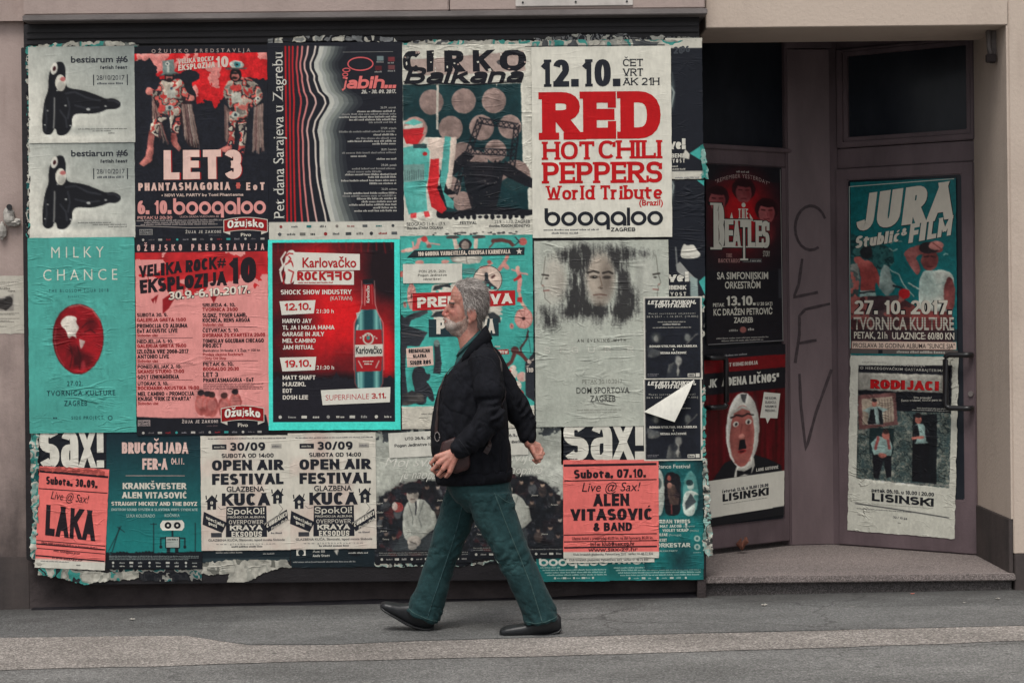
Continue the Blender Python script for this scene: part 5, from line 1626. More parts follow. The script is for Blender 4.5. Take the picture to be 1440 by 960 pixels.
for a in range(-50, 60, 18): c.ell(474 + 44 * math.sin(R(a)), 512 - 6 - 30 * math.cos(R(a)) + 8, 4, 4, 'c9c6ba', .8)
c.ln([(430, 600), (446, 630)], 5, 'c9c6ba', .8); c.ln([(522, 600), (508, 630)], 5, 'c9c6ba', .8); c.greek(450, 498, 604, 6, 'c9c6ba'); c.greek(456, 492, 616, 6, 'c9c6ba')
c.tx('Karlovačko', 418, 536, 566, 30, '26282c', 0.02, 3)
c.tx('Karlovačko', 338, 262, 480, 13, 'd2cbc0', 0.02, 2, vert=True)
c.vp([(260, 730), (268, 797), (570, 785), (573, 717)], WB, 3); c.tx('SUPERFINALE', 282, 476, 776, 24, 'b0474a', -0.005, 4, dy=6); c.tx('3.11.', 487, 553, 769, 24, 'a5171d', 0.03, 4, dy=2)
logo_row(c, 50, 590, 850, 15, 10, ['b4b2aa', '8b8a86', 'bdbab0'])
c.build()

# --- turquoise vaudeville poster
c = Sheet('poster', 'turquoise vaudeville poster with acrobats, unicycles and a red banner word', 'poster', (564, 331, 750, 602), 0.010, base='42a297', res=0.9, mat='crinkle', group=GC, tilt=0.0)
c.at(6.4, 560, 325)
FL, FD = 'cf9088', '3a3136'
def limb(pts, w, col=FL): c.ln(pts, w, col)
c.field(lambda X, Y, C: C * (0.94 + 0.12 * fbm(X / 200, Y / 200, 2.0, 3))[..., None])
# acrobats left top
limb([(45, 175), (110, 165), (180, 140)], 26); limb([(140, 95), (150, 150)], 14); limb([(180, 140), (195, 80), (250, 60)], 34); limb([(250, 60), (290, 130)], 30); limb([(290, 105), (380, 120)], 12); c.ell(285, 135, 22, 18, '7a5550'); c.ell(245, 70, 28, 26, 'b8403f'); c.ell(105, 165, 40, 18, 'd8b5a6')
# strong man
limb([(515, 70), (530, 150), (560, 130)], 34, 'c9b3a4'); limb([(710, 80), (705, 150)], 34, 'c9b3a4'); c.ell(500, 55, 62, 16, '4b4746'); c.ell(735, 55, 62, 16, '4b4746'); c.ell(612, 120, 60, 50, '2e2c30'); c.ell(612, 130, 36, 42, '8f8178')
c.poly([(470, 240), (530, 215), (720, 215), (770, 240), (740, 285), (640, 300), (500, 280)], c.mott('c3bfb2', '7e7a73', 26)); c.ln([(620, 220), (625, 290)], 5, '5a5552')
# archer, dancer
limb([(860, 90), (940, 85), (1010, 100), (1040, 130)], 34, '5b3734'); limb([(830, 150), (880, 95)], 12, '6b3a3a'); c.ell(1130, 100, 36, 34, 'b25a55'); c.ln([(1060, 60), (1100, 100), (1060, 130)], 10, '2b2a30'); limb([(990, 230), (960, 290), (870, 410)], 34, 'bd7f76'); limb([(960, 300), (985, 330)], 40, 'c58c82')
c.ell(810, 440, 130, 128, 'cbb5a6'); c.vring(810, 440, 132, 130, 6, 6, '35403f', 1)
c.poly([(780, 380), (800, 368), (818, 385), (815, 440), (850, 480), (895, 510), (890, 530), (780, 528), (765, 480), (785, 430)], '2b3136')
limb([(850, 290), (800, 320), (750, 330)], 20, 'c58c82'); c.ell(825, 280, 20, 18, '9a4f4b'); limb([(870, 405), (850, 420)], 20, '5c3d3a')
limb([(1080, 350), (1095, 400), (1100, 450), (1090, 540)], 36, FL); limb([(1030, 350), (1100, 380), (1170, 395)], 14, FL); c.ell(1080, 335, 18, 18, 'c9a090'); c.poly([(1040, 440), (1110, 390), (1120, 420), (1050, 460)], 'b02c2e')
limb([(1095, 570), (1110, 640), (1150, 700)], 26, 'c9a090'); c.poly([(1075, 600), (1120, 600), (1115, 650), (1070, 640)], 'b02c2e')
def wheel(x, y, rx, ry):
    c.ell(x, y, rx, ry, 'c6877e'); c.ell(x, y, rx * .86, ry * .86, 'd3a498', .6)
    for k in range(9): a = R(k * 40); c.ln([(x, y), (x + rx * math.cos(a), y + ry * math.sin(a))], 3, '8b4a47')
    c.ell(x, y, rx * .2, ry * .2, '4b3030')
wheel(1130, 790, 82, 92); wheel(1022, 857, 18, 26); wheel(125, 580, 40, 120); wheel(65, 655, 14, 28)
c.ell(200, 280, 40, 22, 'c58c82'); c.ell(430, 275, 36, 18, 'c58c82'); c.ell(38, 380, 24, 28, 'c46a63'); c.ell(650, 360, 74, 26, '597f7a', .8)
# white rough circle behind the words
c.poly([(300, 500), (330, 470), (560, 460), (940, 560), (945, 780), (900, 850), (620, 960), (400, 900), (290, 760)], 'c9c3b5')
for k in range(40):
    a = R(k * 9); c.ell(620 + 325 * math.cos(a), 690 + 250 * math.sin(a), 14, 12, '42a297')
c.poly([(310, 530), (330, 490), (400, 478), (470, 470), (480, 510), (420, 500), (350, 530)], '34383b'); c.poly([(800, 740), (860, 730), (920, 770), (925, 830), (830, 800)], '34383b'); c.poly([(290, 770), (340, 720), (420, 710), (430, 770)], '34383b')
# cannon and seated clown, left
c.poly([(15, 735), (60, 770), (140, 730), (265, 700), (270, 735), (120, 800), (100, 850), (265, 905), (190, 1030), (80, 1030), (60, 1200), (85, 1560), (15, 1560)], c.mott('2c3036', '3d3f43', 40), 1.0, True)
c.ln([(20, 905), (240, 945)], 5, '8f7f78', .7)
c.at(6.4, 560, 460)
c.poly([(130, 370), (170, 345), (235, 350), (245, 420), (290, 410), (280, 470), (240, 480), (300, 540), (325, 660), (290, 670), (250, 600), (250, 690), (140, 690), (150, 560), (115, 470)], '2b2d33')
c.poly([(30, 600), (120, 560), (220, 600), (230, 660), (100, 690), (30, 690)], c.mott('4b4846', '2a2b30', 20))
c.poly([(320, 150), (370, 130), (390, 320), (380, 420), (310, 410), (325, 300)], '303338'); c.ell(345, 140, 26, 30, '6d7f7a')
# hanging acrobat, clown right
limb([(1170, 40), (1150, 120), (1100, 190), (1110, 260)], 18, '4a2c2d'); limb([(960, 360), (1020, 310), (1050, 220), (1110, 250), (1150, 300)], 34, '5b3230'); c.ell(1050, 210, 36, 34, '53302f'); c.ln([(1165, 20), (1190, 240)], 4, '26282c')
for x, y, r in ((1020, 420, 50), (1110, 450, 46), (1060, 530, 46), (1090, 600, 36), (1030, 370, 30)): c.ell(x, y, r, r, c.speck(['cfc2b4', 'a83f40', 'd2c6b8', 'c79d93'], 14, x))
c.poly([(1140, 330), (1225, 220), (1225, 680), (1140, 620)], '2b2e35'); c.poly([(1140, 330), (1220, 230), (1220, 290), (1150, 380)], c.speck(['c9b7aa', '2b2e35', 'c9b7aa'], 9)); c.tx('TOD', 1150, 1212, 410, 40, 'bdb3a7', 0.04)
c.vp([(850, 205), (850, 250), (995, 245), (990, 200)], 'a4282b'); c.tx('SHOW', 880, 985, 242, 32, 'd3c9bc', 0.04, 3); c.tx('FREAK', 870, 918, 183, 14, 'cfc2b4', 0.02)
c.vp([(70, 185), (80, 355), (316, 335), (310, 165)], 'd3b6a8'); c.tx('ORIGINALNA', 92, 285, 225, 34, '1f2126', 0.06, 3, dy=4, wob=4); c.tx('GLAZBA', 132, 252, 270, 32, '1f2126', 0.06, 3, dy=4, wob=4); c.tx('SIGUR RÓS', 104, 292, 332, 36, '1f2126', 0.06, 3, dy=8, wob=4)
c.box(0, 706, 1250, 960, 'c4bfb1'); c.greek(200, 330, 780, 12, '77756e'); c.greek(178, 330, 814, 12, '77756e')
c.photo(1.3, .15, .45)
c.grain(.05)
c.vb(1222, -840, 1230, 860, '1d2428', 2)
c.at(6.4, 560, 325)
c.vp([(155, 168), (85, 235), (1142, 220), (1145, 152)], '222b30', 2); c.tx('100 GODINA VAUDEVILLEA, CIRKUSA I KARNEVALA', 185, 1016, 220, 38, 'cdbfb0', 0.04, 3, dy=14)
st = [(1096 + (30 if k % 2 == 0 else 12) * math.sin(R(k * 36)), 188 - (30 if k % 2 == 0 else 12) * math.cos(R(k * 36))) for k in range(10)]
c.vp(st[::-1], 'd3c9bc', 3)
c.vp([(135, 552), (131, 712), (1057, 668), (1055, 537)], 'a91d22', 2); c.tx('PREDSTAVA', 176, 1028, 685, 92, 'd6d0c3', 0.07, 3, dy=32)
c.vp([(275, 790), (275, 948), (905, 944), (905, 785)], '22343a', 2); c.tx('P', 345, 432, 922, 132, 'd2cabc', 0.05, 3); c.tx('VA', 745, 868, 922, 132, 'd2cabc', 0.05, 3)
c.build()
c = Sheet('paper_notice', 'small white venue notice pasted over the turquoise vaudeville poster', 'notice', (567, 371, 650, 398), 0.0145, base='cfccc0', res=3, mat='flat', tilt=0.001)
c.at(6.4, 560, 325)
c.tx('PON 25.9., 20h', 188, 426, 372, 22, '55534f', 0.0, serif=(.05, .04)); c.tx('Pogon Jedinstvo', 178, 438, 405, 20, '55534f', 0.015, serif=(.05, .04)); c.tx('(dvorište)', 226, 385, 440, 20, '55534f', 0.015, serif=(.05, .04))
c.build()

# --- pale poster with three smoky faces
c = Sheet('poster', 'pale grey green poster with three faces dissolving into dark smoke', 'poster', (751, 338, 941, 599), 0.0095, base='a9ada2', res=0.9, mat='crinkle', group=GC)
c.at(3, 740, 320)
c.field(lambda X, Y, C: C * (1 - np.clip((fbm(X / 90, Y / 260, 8, 3) - .4) * 1.2, 0, .3)[..., None]) + hx('c0c0b4') * np.clip((fbm(X / 90, Y / 260, 8, 3) - .4) * 1.2, 0, .3)[..., None])
# pale skin of the three faces first
c.ell(120, 215, 62, 125, 'b3aca0', .75, soft=.5); c.ell(505, 210, 60, 120, 'b0b0a6', .65, soft=.5); c.ell(312, 210, 72, 130, 'a89b8d', .9, soft=.4)
c.ell(344, 215, 44, 118, '6b6158', .75, soft=.7); c.ell(150, 235, 30, 90, '8c857b', .5, soft=.8); c.ell(478, 230, 26, 90, '8b8d85', .5, soft=.8)
def smoke(X, Y, C):
    n = fbm(X / 60, Y / 130, 2.2, 5); m_ = fbm(X / 24, Y / 40, 5.1, 4); st = fbm(X / 7, Y / 55, 3.3, 4); gr = fbm(X / 5, Y / 5, 7.7, 3)
    d = np.zeros_like(X)
    for cx, cy, rx, ry, w in ((170, 118, 80, 34, .9), (208, 200, 30, 110, 1.15), (236, 180, 24, 100, 1.0), (205, 300, 50, 46, 1.0), (470, 112, 74, 30, .8), (415, 200, 26, 110, 1.1), (390, 150, 20, 70, .8), (430, 300, 46, 46, .9), (312, 92, 66, 30, .75),
                              (300, 348, 130, 26, 1.0), (215, 350, 60, 50, .8), (410, 350, 70, 44, .8), (95, 395, 44, 44, .85), (380, 395, 34, 44, .55), (60, 350, 40, 30, .5), (300, 400, 26, 40, .4), (262, 130, 26, 50, .7), (365, 120, 24, 46, .6)):
        d = d + w * np.exp(-((X - cx) / rx) ** 2 - ((Y - cy) / ry) ** 2)
    k = np.clip((n * .35 + m_ * .3 + st * .45 - .55) * 2.6 + .5, -.1, 1.3)
    t = np.clip((d * (.12 + 1.35 * k) - .20 - .7 * (gr - .5)) * 1.15, 0, .92)[..., None]
    return C * (1 - t) + hx('2b2a2b') * t
c.field(smoke)
# eyes, nose and mouth of the middle face
c.ell(288, 208, 24, 9, '39322d', .8, soft=.4); c.ell(342, 210, 22, 9, '2a2523', .8, soft=.4); c.ell(290, 210, 9, 5, '171515'); c.ell(292, 207, 3, 2, 'b5b0a5', .8)
c.ln([(262, 190), (285, 183), (308, 190)], 9, '2c2724', .85); c.ln([(326, 192), (350, 186), (366, 194)], 9, '25211f', .8)
c.ln([(312, 205), (322, 245), (306, 254)], 5, '6b5c50', .8); c.ell(318, 256, 10, 5, '4a3f38', .8, soft=.5); c.ell(313, 300, 50, 36, '7d7268', .55, soft=.7); c.ln([(286, 284), (312, 281), (340, 285)], 6, '5e453e', .8); c.ell(313, 296, 16, 5, '77695d', .6, soft=.5); c.ell(285, 245, 16, 26, 'b9ab9c', .5, soft=.8)
c.ell(312, 322, 40, 14, '5b524a', .5, soft=.7)
# the two profiles
for k_ in range(2):
    f_ = (lambda x: x) if k_ == 0 else (lambda x: 634 - x)
    c.ln([(f_(84), 120), (f_(78), 170), (f_(76), 196), (f_(64), 234), (f_(78), 248), (f_(74), 262), (f_(80), 276), (f_(80), 296), (f_(104), 318)], 3, '56524c', .75)
    c.ln([(f_(70), 196), (f_(96), 200)], 8, '35302d', .85); c.ell(f_(88), 212, 10, 5, '2c2826', .85, soft=.5); c.ln([(f_(76), 264), (f_(98), 262)], 5, '7d453f', .85); c.ell(f_(72), 242, 8, 6, '8d5a50', .5, soft=.6)
c.grain(.05)
c.tx('AN EVENING WITH', 215, 420, 482, 13, '413e3b', 0.008, space=1.7)
c.tx('S I G U R  R Ó S', 76, 590, 527, 26, 'c6c5ba', -0.006, serif=(.06, .035), space=1.6)
c.tx('PETAK 20.10.2017', 234, 403, 657, 18, '77786f', -0.005); c.tx('DOM SPORTOVA', 209, 432, 698, 25, '454744', 0.012, space=1.08); c.tx('ZAGREB', 266, 373, 733, 25, '454744', 0.012, space=1.08)
c.greek(210, 400, 770, 6, '8a8b82'); c.greek(230, 380, 780, 6, '8a8b82')
c.build()

# --- two small black posters with a white margin; the lower one's top is peeling
def small_black(rect, oy, label, lift, curl=()):
    c = Sheet('poster', label, 'poster', rect, lift, base='cdcabe', res=1.0, mat='flat', group='small black concert posters with white margins', ragged=.3)
    c.at(3.84, 900, 400 + oy)
    c.box(27, 74, 326, 505, '1a1d25')
    c.ell(85, 285, 34, 34, '3d4040', soft=.5); c.ell(86, 292, 15, 22, '7d7d78', .9, soft=.4); c.ell(256, 288, 22, 28, '6d6f6b', .9, soft=.5); c.ln([(250, 320), (308, 265)], 4, '77756e')
    c.poly([(35, 330), (70, 345), (130, 365), (80, 395), (40, 390)], c.mott('7b7b75', '34373c', 14, .3, .7), .9)
    c.ell(205, 410, 22, 32, '8b8a83', .9, soft=.4); c.poly([(150, 430), (185, 415), (215, 470), (222, 500), (140, 500)], c.mott('5a5b58', '2a2d33', 14), .9); c.ln([(205, 430), (200, 490)], 8, 'a09e95', .8); c.ell(200, 470, 8, 14, '9c9a92', .9)
    c.photo(1.8, .35, .5, (30, 240, 322, 500))
    c.grain(.05)
    c.tx('LETJETI ZVUKOM,', 42, 302, 106, 21, 'cfccc2', 0.07, skew=.25); c.tx('TOPITI RIJEČI', 76, 272, 124, 19, 'cfccc2', 0.07, skew=.25)
    c.tx('Muzej suvremene umjetnosti', 48, 298, 160, 9, 'b0aea6', 0.0, space=1.6); c.tx('28.9.2017 - 1.10.2017. [19.00h]', 36, 312, 177, 9, 'b0aea6', 0.0, space=1.4)
    c.greek(95, 248, 204, 6, '9b9992'); c.greek(122, 220, 218, 8, 'b5b3ab'); c.greek(68, 278, 234, 6, '9b9992')
    c.tx('ROMAN STOLYAR, MIA ZABELKA', 50, 306, 338, 12, 'cac7bd', 0.05); c.tx('I', 176, 182, 355, 10, 'cac7bd', 0.04); c.tx('VESNA MAČKOVIĆ', 107, 250, 374, 12, 'cac7bd', 0.05)
    c.greek(38, 100, 484, 5, '77767a'); c.greek(38, 90, 492, 5, '77767a')
    c.vb(254, 480, 292, 498, 'c4c1b6'); c.vb(297, 478, 318, 498, 'c4c1b6'); c.greek(258, 289, 494, 11, '2a2c32', 3)
    return c
small_black((905, 533, 987, 647), 113.5, 'lower small black concert poster with its top corner peeling off white', 0.0125).build()
small_black((905, 417, 987, 533), 0, 'upper small black concert poster with a clean white margin, beside the pale face poster', 0.0150).build()
# the white back of the peeled corner
pts = [(905, 578.5), (976, 533), (947, 592)]
n = 22
gv, gf = [], []
for i in range(n + 1):
    for j in range(n + 1 - i):
        a, b_ = i / n, j / n
        p = np.array(pts[0]) * (1 - a - b_) + np.array(pts[1]) * a + np.array(pts[2]) * b_
        q = WALL.map(np.float64(p[0]), np.float64(p[1]))
        gv.append(tuple(q + np.array([0, -0.016 - 0.075 * b_ * (1 - 0.3 * b_) - 0.02 * a * b_ - 0.006 * math.sin(a * 3.1), 0])))
ix = lambda i, j: sum(n + 1 - k for k in range(i)) + j
for i in range(n):
    for j in range(n - i):
        gf.append((ix(i, j), ix(i, j + 1), ix(i + 1, j)))
        if j < n - i - 1: gf.append((ix(i + 1, j), ix(i, j + 1), ix(i + 1, j + 1)))
me = bpy.data.meshes.new('peeled_corner'); me.from_pydata(gv, [], gf); me.update()
at = me.attributes.new('ink', 'FLOAT_COLOR', 'POINT')
at.data.foreach_set('color', np.tile(np.array([.66, .645, .58, 1], np.float32), len(gv)))
o = link_mesh('peeled_paper_flap', me, PAPER['flat'], smooth=True)
tag(o, 'white paper flap folded down over the lower small black concert poster', 'paper flap')
# ================================================================== bottom row, edges and the entrance
# --- two big white "Sax!" venue sheets, each half covered
def sax(rect, view, xs, label, lift):
    c = Sheet('poster', label, 'poster', rect, lift, base='191c23', res=2.0, mat='crinkle', group=GC, ragged=.6)
    c.at(*view)
    a, b_ = xs
    w = b_ - a
    y0, y1 = 52, 240
    c.ft('S', a, a + .31 * w, y1, 200, 'cfccc0', .27, 1); c.ft('a', a + .335 * w, a + .60 * w, y1, 196 / XHT * .95, 'cfccc0', .165, 1, hr=.7)
    c.ft('x', a + .62 * w, a + .85 * w, y1, 196 / XHT * .97, 'cfccc0', .20, 1); c.ft('!', a + .885 * w, b_, y1, 196, 'cfccc0', .2, 1)
    c.greek(a + 50, a + 80, 70, 9, '33363a', 2); c.greek(a + 25, a + 75, 232, 6, '33363a', 2)
    return c
sax((54, 604, 150, 664), (3.556, 0, 590), (197, 524), 'black sheet with heavy white club lettering above the narrow coral poster', 0.006).build()
sax((789, 592, 908, 652), (3.556, 740, 580), (186, 592), 'black sheet with heavy white club lettering above the wide coral poster', 0.006).build()

# --- coral concert posters
CO = 'e0706a'
def rules(c, rows, x0, x1, col='2a1a20'):
    for y, h, tilt in rows: c.vp([(x0, y), (x0, y + h), (x1, y + h - tilt), (x1, y - tilt)], col)
c = Sheet('poster', 'narrow coral poster with one short heavy black name, lower left corner of the board', 'poster', (53, 657, 151, 799), 0.010, base=CO, res=2, mat='crinkle', group=GC, tilt=-0.055, ragged=.8)
c.at(3.556, 0, 590)
IK = '221a20'
rules(c, ((258, 11, -14), (347, 5, -8), (606, 4, -14), (622, 7, -14), (645, 4, -14), (680, 7, -14)), 190, 534)
c.tx('Subota, 30.09.', 225, 484, 326, 40, IK, 0.055, dy=-10); c.tx('Live @ Sax!', 252, 436, 398, 38, IK, 0.0, skew=.22, dy=-14)
c.tx('LAKA', 232, 480, 580, 152, IK, 0.085, dy=-20)
c.tx('Ulazne dobiti u pretprodaji 30,00 kn, na dan koncerta 40,00 kn.', 215, 500, 622, 11, '5a2a2e', 0.02, dy=-18); c.tx('info: klub@sax.zg.hr', 278, 412, 660, 12, '5a2a2e', 0.02, dy=-10); c.tx('www.sax-zg.hr', 268, 425, 694, 12, '5a2a2e', 0.02, dy=-10)
c.box(150, 700, 560, 760, 'c8c5b9'); c.greek(215, 360, 712, 5, '55555a'); c.greek(395, 505, 726, 6, '3a3c40')
c.build()
c = Sheet('poster', 'wide coral poster with a heavy black three line name', 'poster', (792, 646, 926, 784), 0.0115, base=CO, res=2, mat='crinkle', group=GC, tilt=-0.006, ragged=.6)
c.at(3.556, 740, 580)
rules(c, ((256, 12, 6), (336, 5, 5), (606, 5, 5), (640, 5, 5), (668, 8, 5)), 188, 652)
c.tx('Subota, 07.10.', 239, 600, 327, 44, IK, 0.05, dy=4); c.tx('Live @ Sax!', 278, 563, 393, 44, IK, 0.0, skew=.22, dy=3)
c.tx('ALEN', 336, 514, 466, 62, IK, 0.07, dy=2); c.tx('VITASOVIĆ', 222, 633, 537, 58, IK, 0.07, dy=3); c.tx('& BAND', 334, 528, 590, 42, IK, 0.06, dy=2)
c.tx('Ulazne dobiti u pretprodaji 60,00 kn, na dan koncerta 80,00 kn.', 228, 634, 633, 14, '4a2226', 0.02, dy=3); c.tx('info: klub@sax.zg.hr', 320, 542, 664, 19, '4a2226', 0.03, dy=3); c.tx('www.sax-zg.hr', 308, 556, 692, 20, '5a2a2e', 0.02, dy=3, wob=4)
c.box(150, 694, 700, 730, 'c6c3b7'); c.tx('Klub hrvatskih glazbenika, Palmotićeva 22/2   tel/fax: 01 48 72 836', 235, 632, 711, 11, '4b4b50', 0.01, dy=3)
c.build()
c = Sheet('poster_strip', 'white and coral footer strip showing below the wide coral poster', 'paper strip', (796, 779, 920, 790), 0.0095, base='c8c5b9', res=2, mat='paste', tilt=-.002)
c.at(3.556, 740, 580)
c.box(180, 700, 660, 722, CO); c.tx('www.sax-zg.hr', 300, 540, 722, 16, '5a2a2e', 0.02); c.tx('Klub hrvatskih glazbenika, Palmotićeva 22/2  tel/fax: 01 48 72 836', 215, 610, 738, 11, '4b4b50', 0.01)
c.build()

# --- dark teal student party poster with a robot
c = Sheet('poster', 'dark teal poster with a small square-headed robot and pale bold lettering', 'poster', (150, 607, 285, 799), 0.0075, base='123f44', res=1.0, mat='paste', group=GC, tilt=-.012)
c.at(3.556, 0, 590)
c.field(lambda X, Y, C: hx('152b33') * (1 - np.clip((Y - 80) / 520, 0, 1)[..., None]) + hx('1d7472') * np.clip((Y - 80) / 520, 0, 1)[..., None])
PK = 'd3b3a9'
c.tx('BRUCOŠIJADA', 611, 942, 168, 56, PK, 0.045); c.tx('FER-A', 713, 838, 248, 56, PK, 0.045); c.tx('04.11.', 857, 922, 221, 30, PK, 0.02)
c.vb(630, 277, 925, 280, 'a58f88')
TXC = 'c8c3b6'
c.tx('KRANKŠVESTER', 615, 932, 345, 31, TXC, 0.05); c.tx('ALEN VITASOVIĆ', 612, 938, 391, 31, TXC, 0.05); c.tx('STRAIGHT MICKEY AND THE BOYZ', 559, 987, 428, 20, TXC, 0.045)
c.tx('DIGITRON SOUND SYSTEM & SLAVONIA VIBES SYNDICATE', 559, 990, 454, 13, '93aaa4', 0.03); c.tx('LUKA KOLORADO', 635, 777, 486, 15, '93aaa4', 0.02); c.tx('KOČNIKA', 825, 900, 484, 15, '93aaa4', 0.02)
D_K = '16191f'
c.grain(.05)
for x in (770, 978): c.ln([(x, 515), (x, 668)], 4, D_K)
c.ln([(608, 530), (545, 655)], 3, D_K); c.ln([(590, 535), (625, 560)], 3, D_K); c.ln([(600, 535), (560, 668)], 4, D_K); c.ln([(755, 520), (785, 520)], 3, D_K)
c.poly([(530, 672), (620, 662), (760, 668), (900, 660), (1020, 655), (1020, 760), (530, 760)], D_K)
for k in range(30): c.ell(540 + k * 16, 666 + random.uniform(-4, 4), 9, random.uniform(3, 10), D_K)
c.vp([(803, 520), (803, 535), (815, 552), (912, 552), (923, 535), (923, 515), (912, 500), (815, 502)], 'cdcabf', 2)
for x in (842, 888): c.ve(x, 526, 17, 17, D_K, 3); c.ve(x, 526, 6, 6, 'cdcabf', 4)
c.ln([(864, 552), (864, 580)], 8, D_K); c.vb(828, 582, 902, 640, D_K, 1); c.vb(833, 585, 897, 636, '9ea49d', 2); c.greek(838, 892, 600, 7, D_K, 3)
c.ln([(828, 590), (806, 590), (806, 628)], 6, D_K); c.ln([(902, 590), (926, 590), (926, 628)], 6, D_K); c.ell(806, 634, 8, 8, D_K); c.ell(926, 634, 8, 8, D_K); c.box(835, 638, 853, 668, D_K); c.box(876, 638, 894, 668, D_K)
for y in (682, 690, 698): c.greek(548, 998, y, 5, '77807f')
logo_row(c, 545, 1000, 713, 12, 10, ['b0b0a8', '8d908c']); logo_row(c, 545, 1000, 730, 10, 10, ['8d908c', 'b0b0a8'])
c.build()

# --- two copies of the black on cream open air poster, dark remains below each
def strip(rect, label, body, lift):
    c = Sheet('poster_strip', label, 'paper strip', rect, lift, base='172228', res=1.5, mat='paste', ragged=1.2)
    body(c); c.build()
def s1(c): c.greek(304, 342, 777, 2, '90908c'); c.greek(370, 398, 779, 2, '90908c'); c.box(284, 784, 407, 789, '39474b', .6)
def s2(c):
    c.tx('D', 787.5 - 10, 787.5 - 20 if False else 768, 431, 14, 'cfccc0', 0.02, vert=True) if False else None
    c.vb(417, 768, 430, 780, 'cfccc0', 1); c.vring(423.5, 776, 4.2, 4.2, 4.2, 4.2, '172228', 2)
    c.tx('Aux 88', 440, 457, 776, 3.4, 'a8a8a2', 0.02); c.tx('Andy Stott', 440, 464, 782, 3.4, 'c0c0b8', 0.03); c.greek(490, 520, 778, 2.2, 'a8a8a2'); c.greek(412, 500, 790, 2, '8a8c8a')
    c.ell(500, 774, 10, 8, '101418', .9); c.poly([(470, 774), (478, 766), (474, 780)], 'b7b4a9')
strip((283, 765, 408, 790), 'dark torn remains of a poster below the left cream open air poster', s1, 0.004)
strip((409, 765, 528, 797), 'dark torn poster remains with a white cut letter below the right cream poster', s2, 0.004)
def open_air(dx, dy, rect, label, lift):
    c = Sheet('poster', label, 'poster', rect, lift, base='cbc6b9', res=1.0, mat='paste', group='cream open air festival posters', ragged=.5)
    c.at(3.556, 260 + dx, 590 + dy)
    c.field(lambda X, Y, C: C * (1 - .16 * np.clip((fbm(X / 120, Y / 120, 3, 3) - .5) * 3, 0, 1)[..., None] * np.array([.1, .55, .55])))
    I = '20222a'
    c.greek(120, 510, 95, 6, '55555a'); c.vb(140, 121, 212, 146, I); c.greek(150, 202, 138, 9, 'a9a59b', 2); c.vb(436, 121, 487, 144, 'a39f96'); c.greek(440, 484, 137, 8, '55555a', 2)
    c.tx('30/09', 228, 405, 153, 41, I, 0.055); c.tx('SUBOTA OD 14:00', 187, 447, 188, 21, I, 0.035)
    c.tx('OPEN AIR', 138, 494, 251, 52, I, 0.085); c.tx('FESTIVAL', 138, 495, 322, 55, I, 0.085)
    c.tx('GLAZBENA', 210, 399, 358, 26, I, 0.02); c.tx('KUCA', 186, 425, 427, 62, I, 0.08)
    for x, y in ((135, 415), (464, 388)):
        c.vp([(x - 32, y - 8), (x - 22, y - 6), (x - 22, y + 32), (x + 22, y + 30), (x + 22, y - 6), (x + 32, y - 10), (x + 2, y - 42)], I); c.ve(x, y - 3, 7, 9, 'cbc6b9', 2, 12); c.vb(x - 1, y - 12, x + 1, y + 8, I, 3)
        c.vl([(x - 26, y - 20), (x - 28, y - 40)], 6, I); c.vl([(x + 18, y - 18), (x + 26, y - 44)], 5, I); c.vb(x - 5, y + 14, x + 5, y + 31, 'cbc6b9', 2)
    c.vl([(165, 430), (180, 445), (205, 440)], 2, I); c.vl([(470, 420), (490, 445), (470, 470)], 2, I)
    c.vp([(208, 432), (204, 584), (410, 584), (408, 430)], I)
    c.tx('SpokOi!', 213, 398, 470, 32, 'cbc6b9', 0.01, 3, serif=(.06, .05)); c.tx('PROMOCIJA ALBUMA', 214, 400, 490, 11, 'b5b0a5', 0.03, 3); c.tx('OVERPOWER', 220, 392, 519, 20, 'b5b0a5', 0.01, 3, serif=(.05, .05)); c.tx('KRAYA', 225, 387, 550, 25, 'cbc6b9', 0.07, 3); c.tx('EKSODUS', 233, 384, 583, 27, 'cbc6b9', 0.04, 3, serif=(.06, .07))
    c.vp([(95, 455), (88, 520), (186, 562), (212, 512)], I); c.tx('specijalni', 106, 196, 490, 17, 'cbc6b9', 0.03, 3, dy=-44); c.tx('gosti', 118, 160, 518, 17, 'cbc6b9', 0.03, 3, dy=-20); c.vb(130, 562, 184, 584, '3a3b40')
    c.vp([(394, 520), (416, 562), (516, 498), (510, 448)], I); c.tx('ponedjeljkom', 398, 505, 524, 11, 'a9a59b', 0.02, 3, dy=58); c.tx('CUBRANCI', 408, 510, 541, 20, 'cbc6b9', 0.05, 3, dy=62); c.tx('Popaj Pub', 432, 512, 552, 15, 'b5b0a5', 0.03, 3, dy=48); c.greek(430, 488, 570, 9, '55555a')
    c.tx('GLAZBENA KUĆA, Slavonski, ispod mosta Slobode', 116, 498, 604, 11, '3a3b40', 0.01); c.tx('www.glazbenakuca.com', 155, 450, 622, 8, '55555a', 0.0, space=1.6); c.greek(232, 386, 636, 9, '3a3b40')
    return c.build()
open_air(0, 0, (283, 612, 408, 773), 'left one of the two cream open air posters, beside the robot poster', 0.009)
open_air(122.8, -1.2, (406, 608, 529, 771), 'right one of the two cream open air posters, below the beer bottle poster', 0.0085)

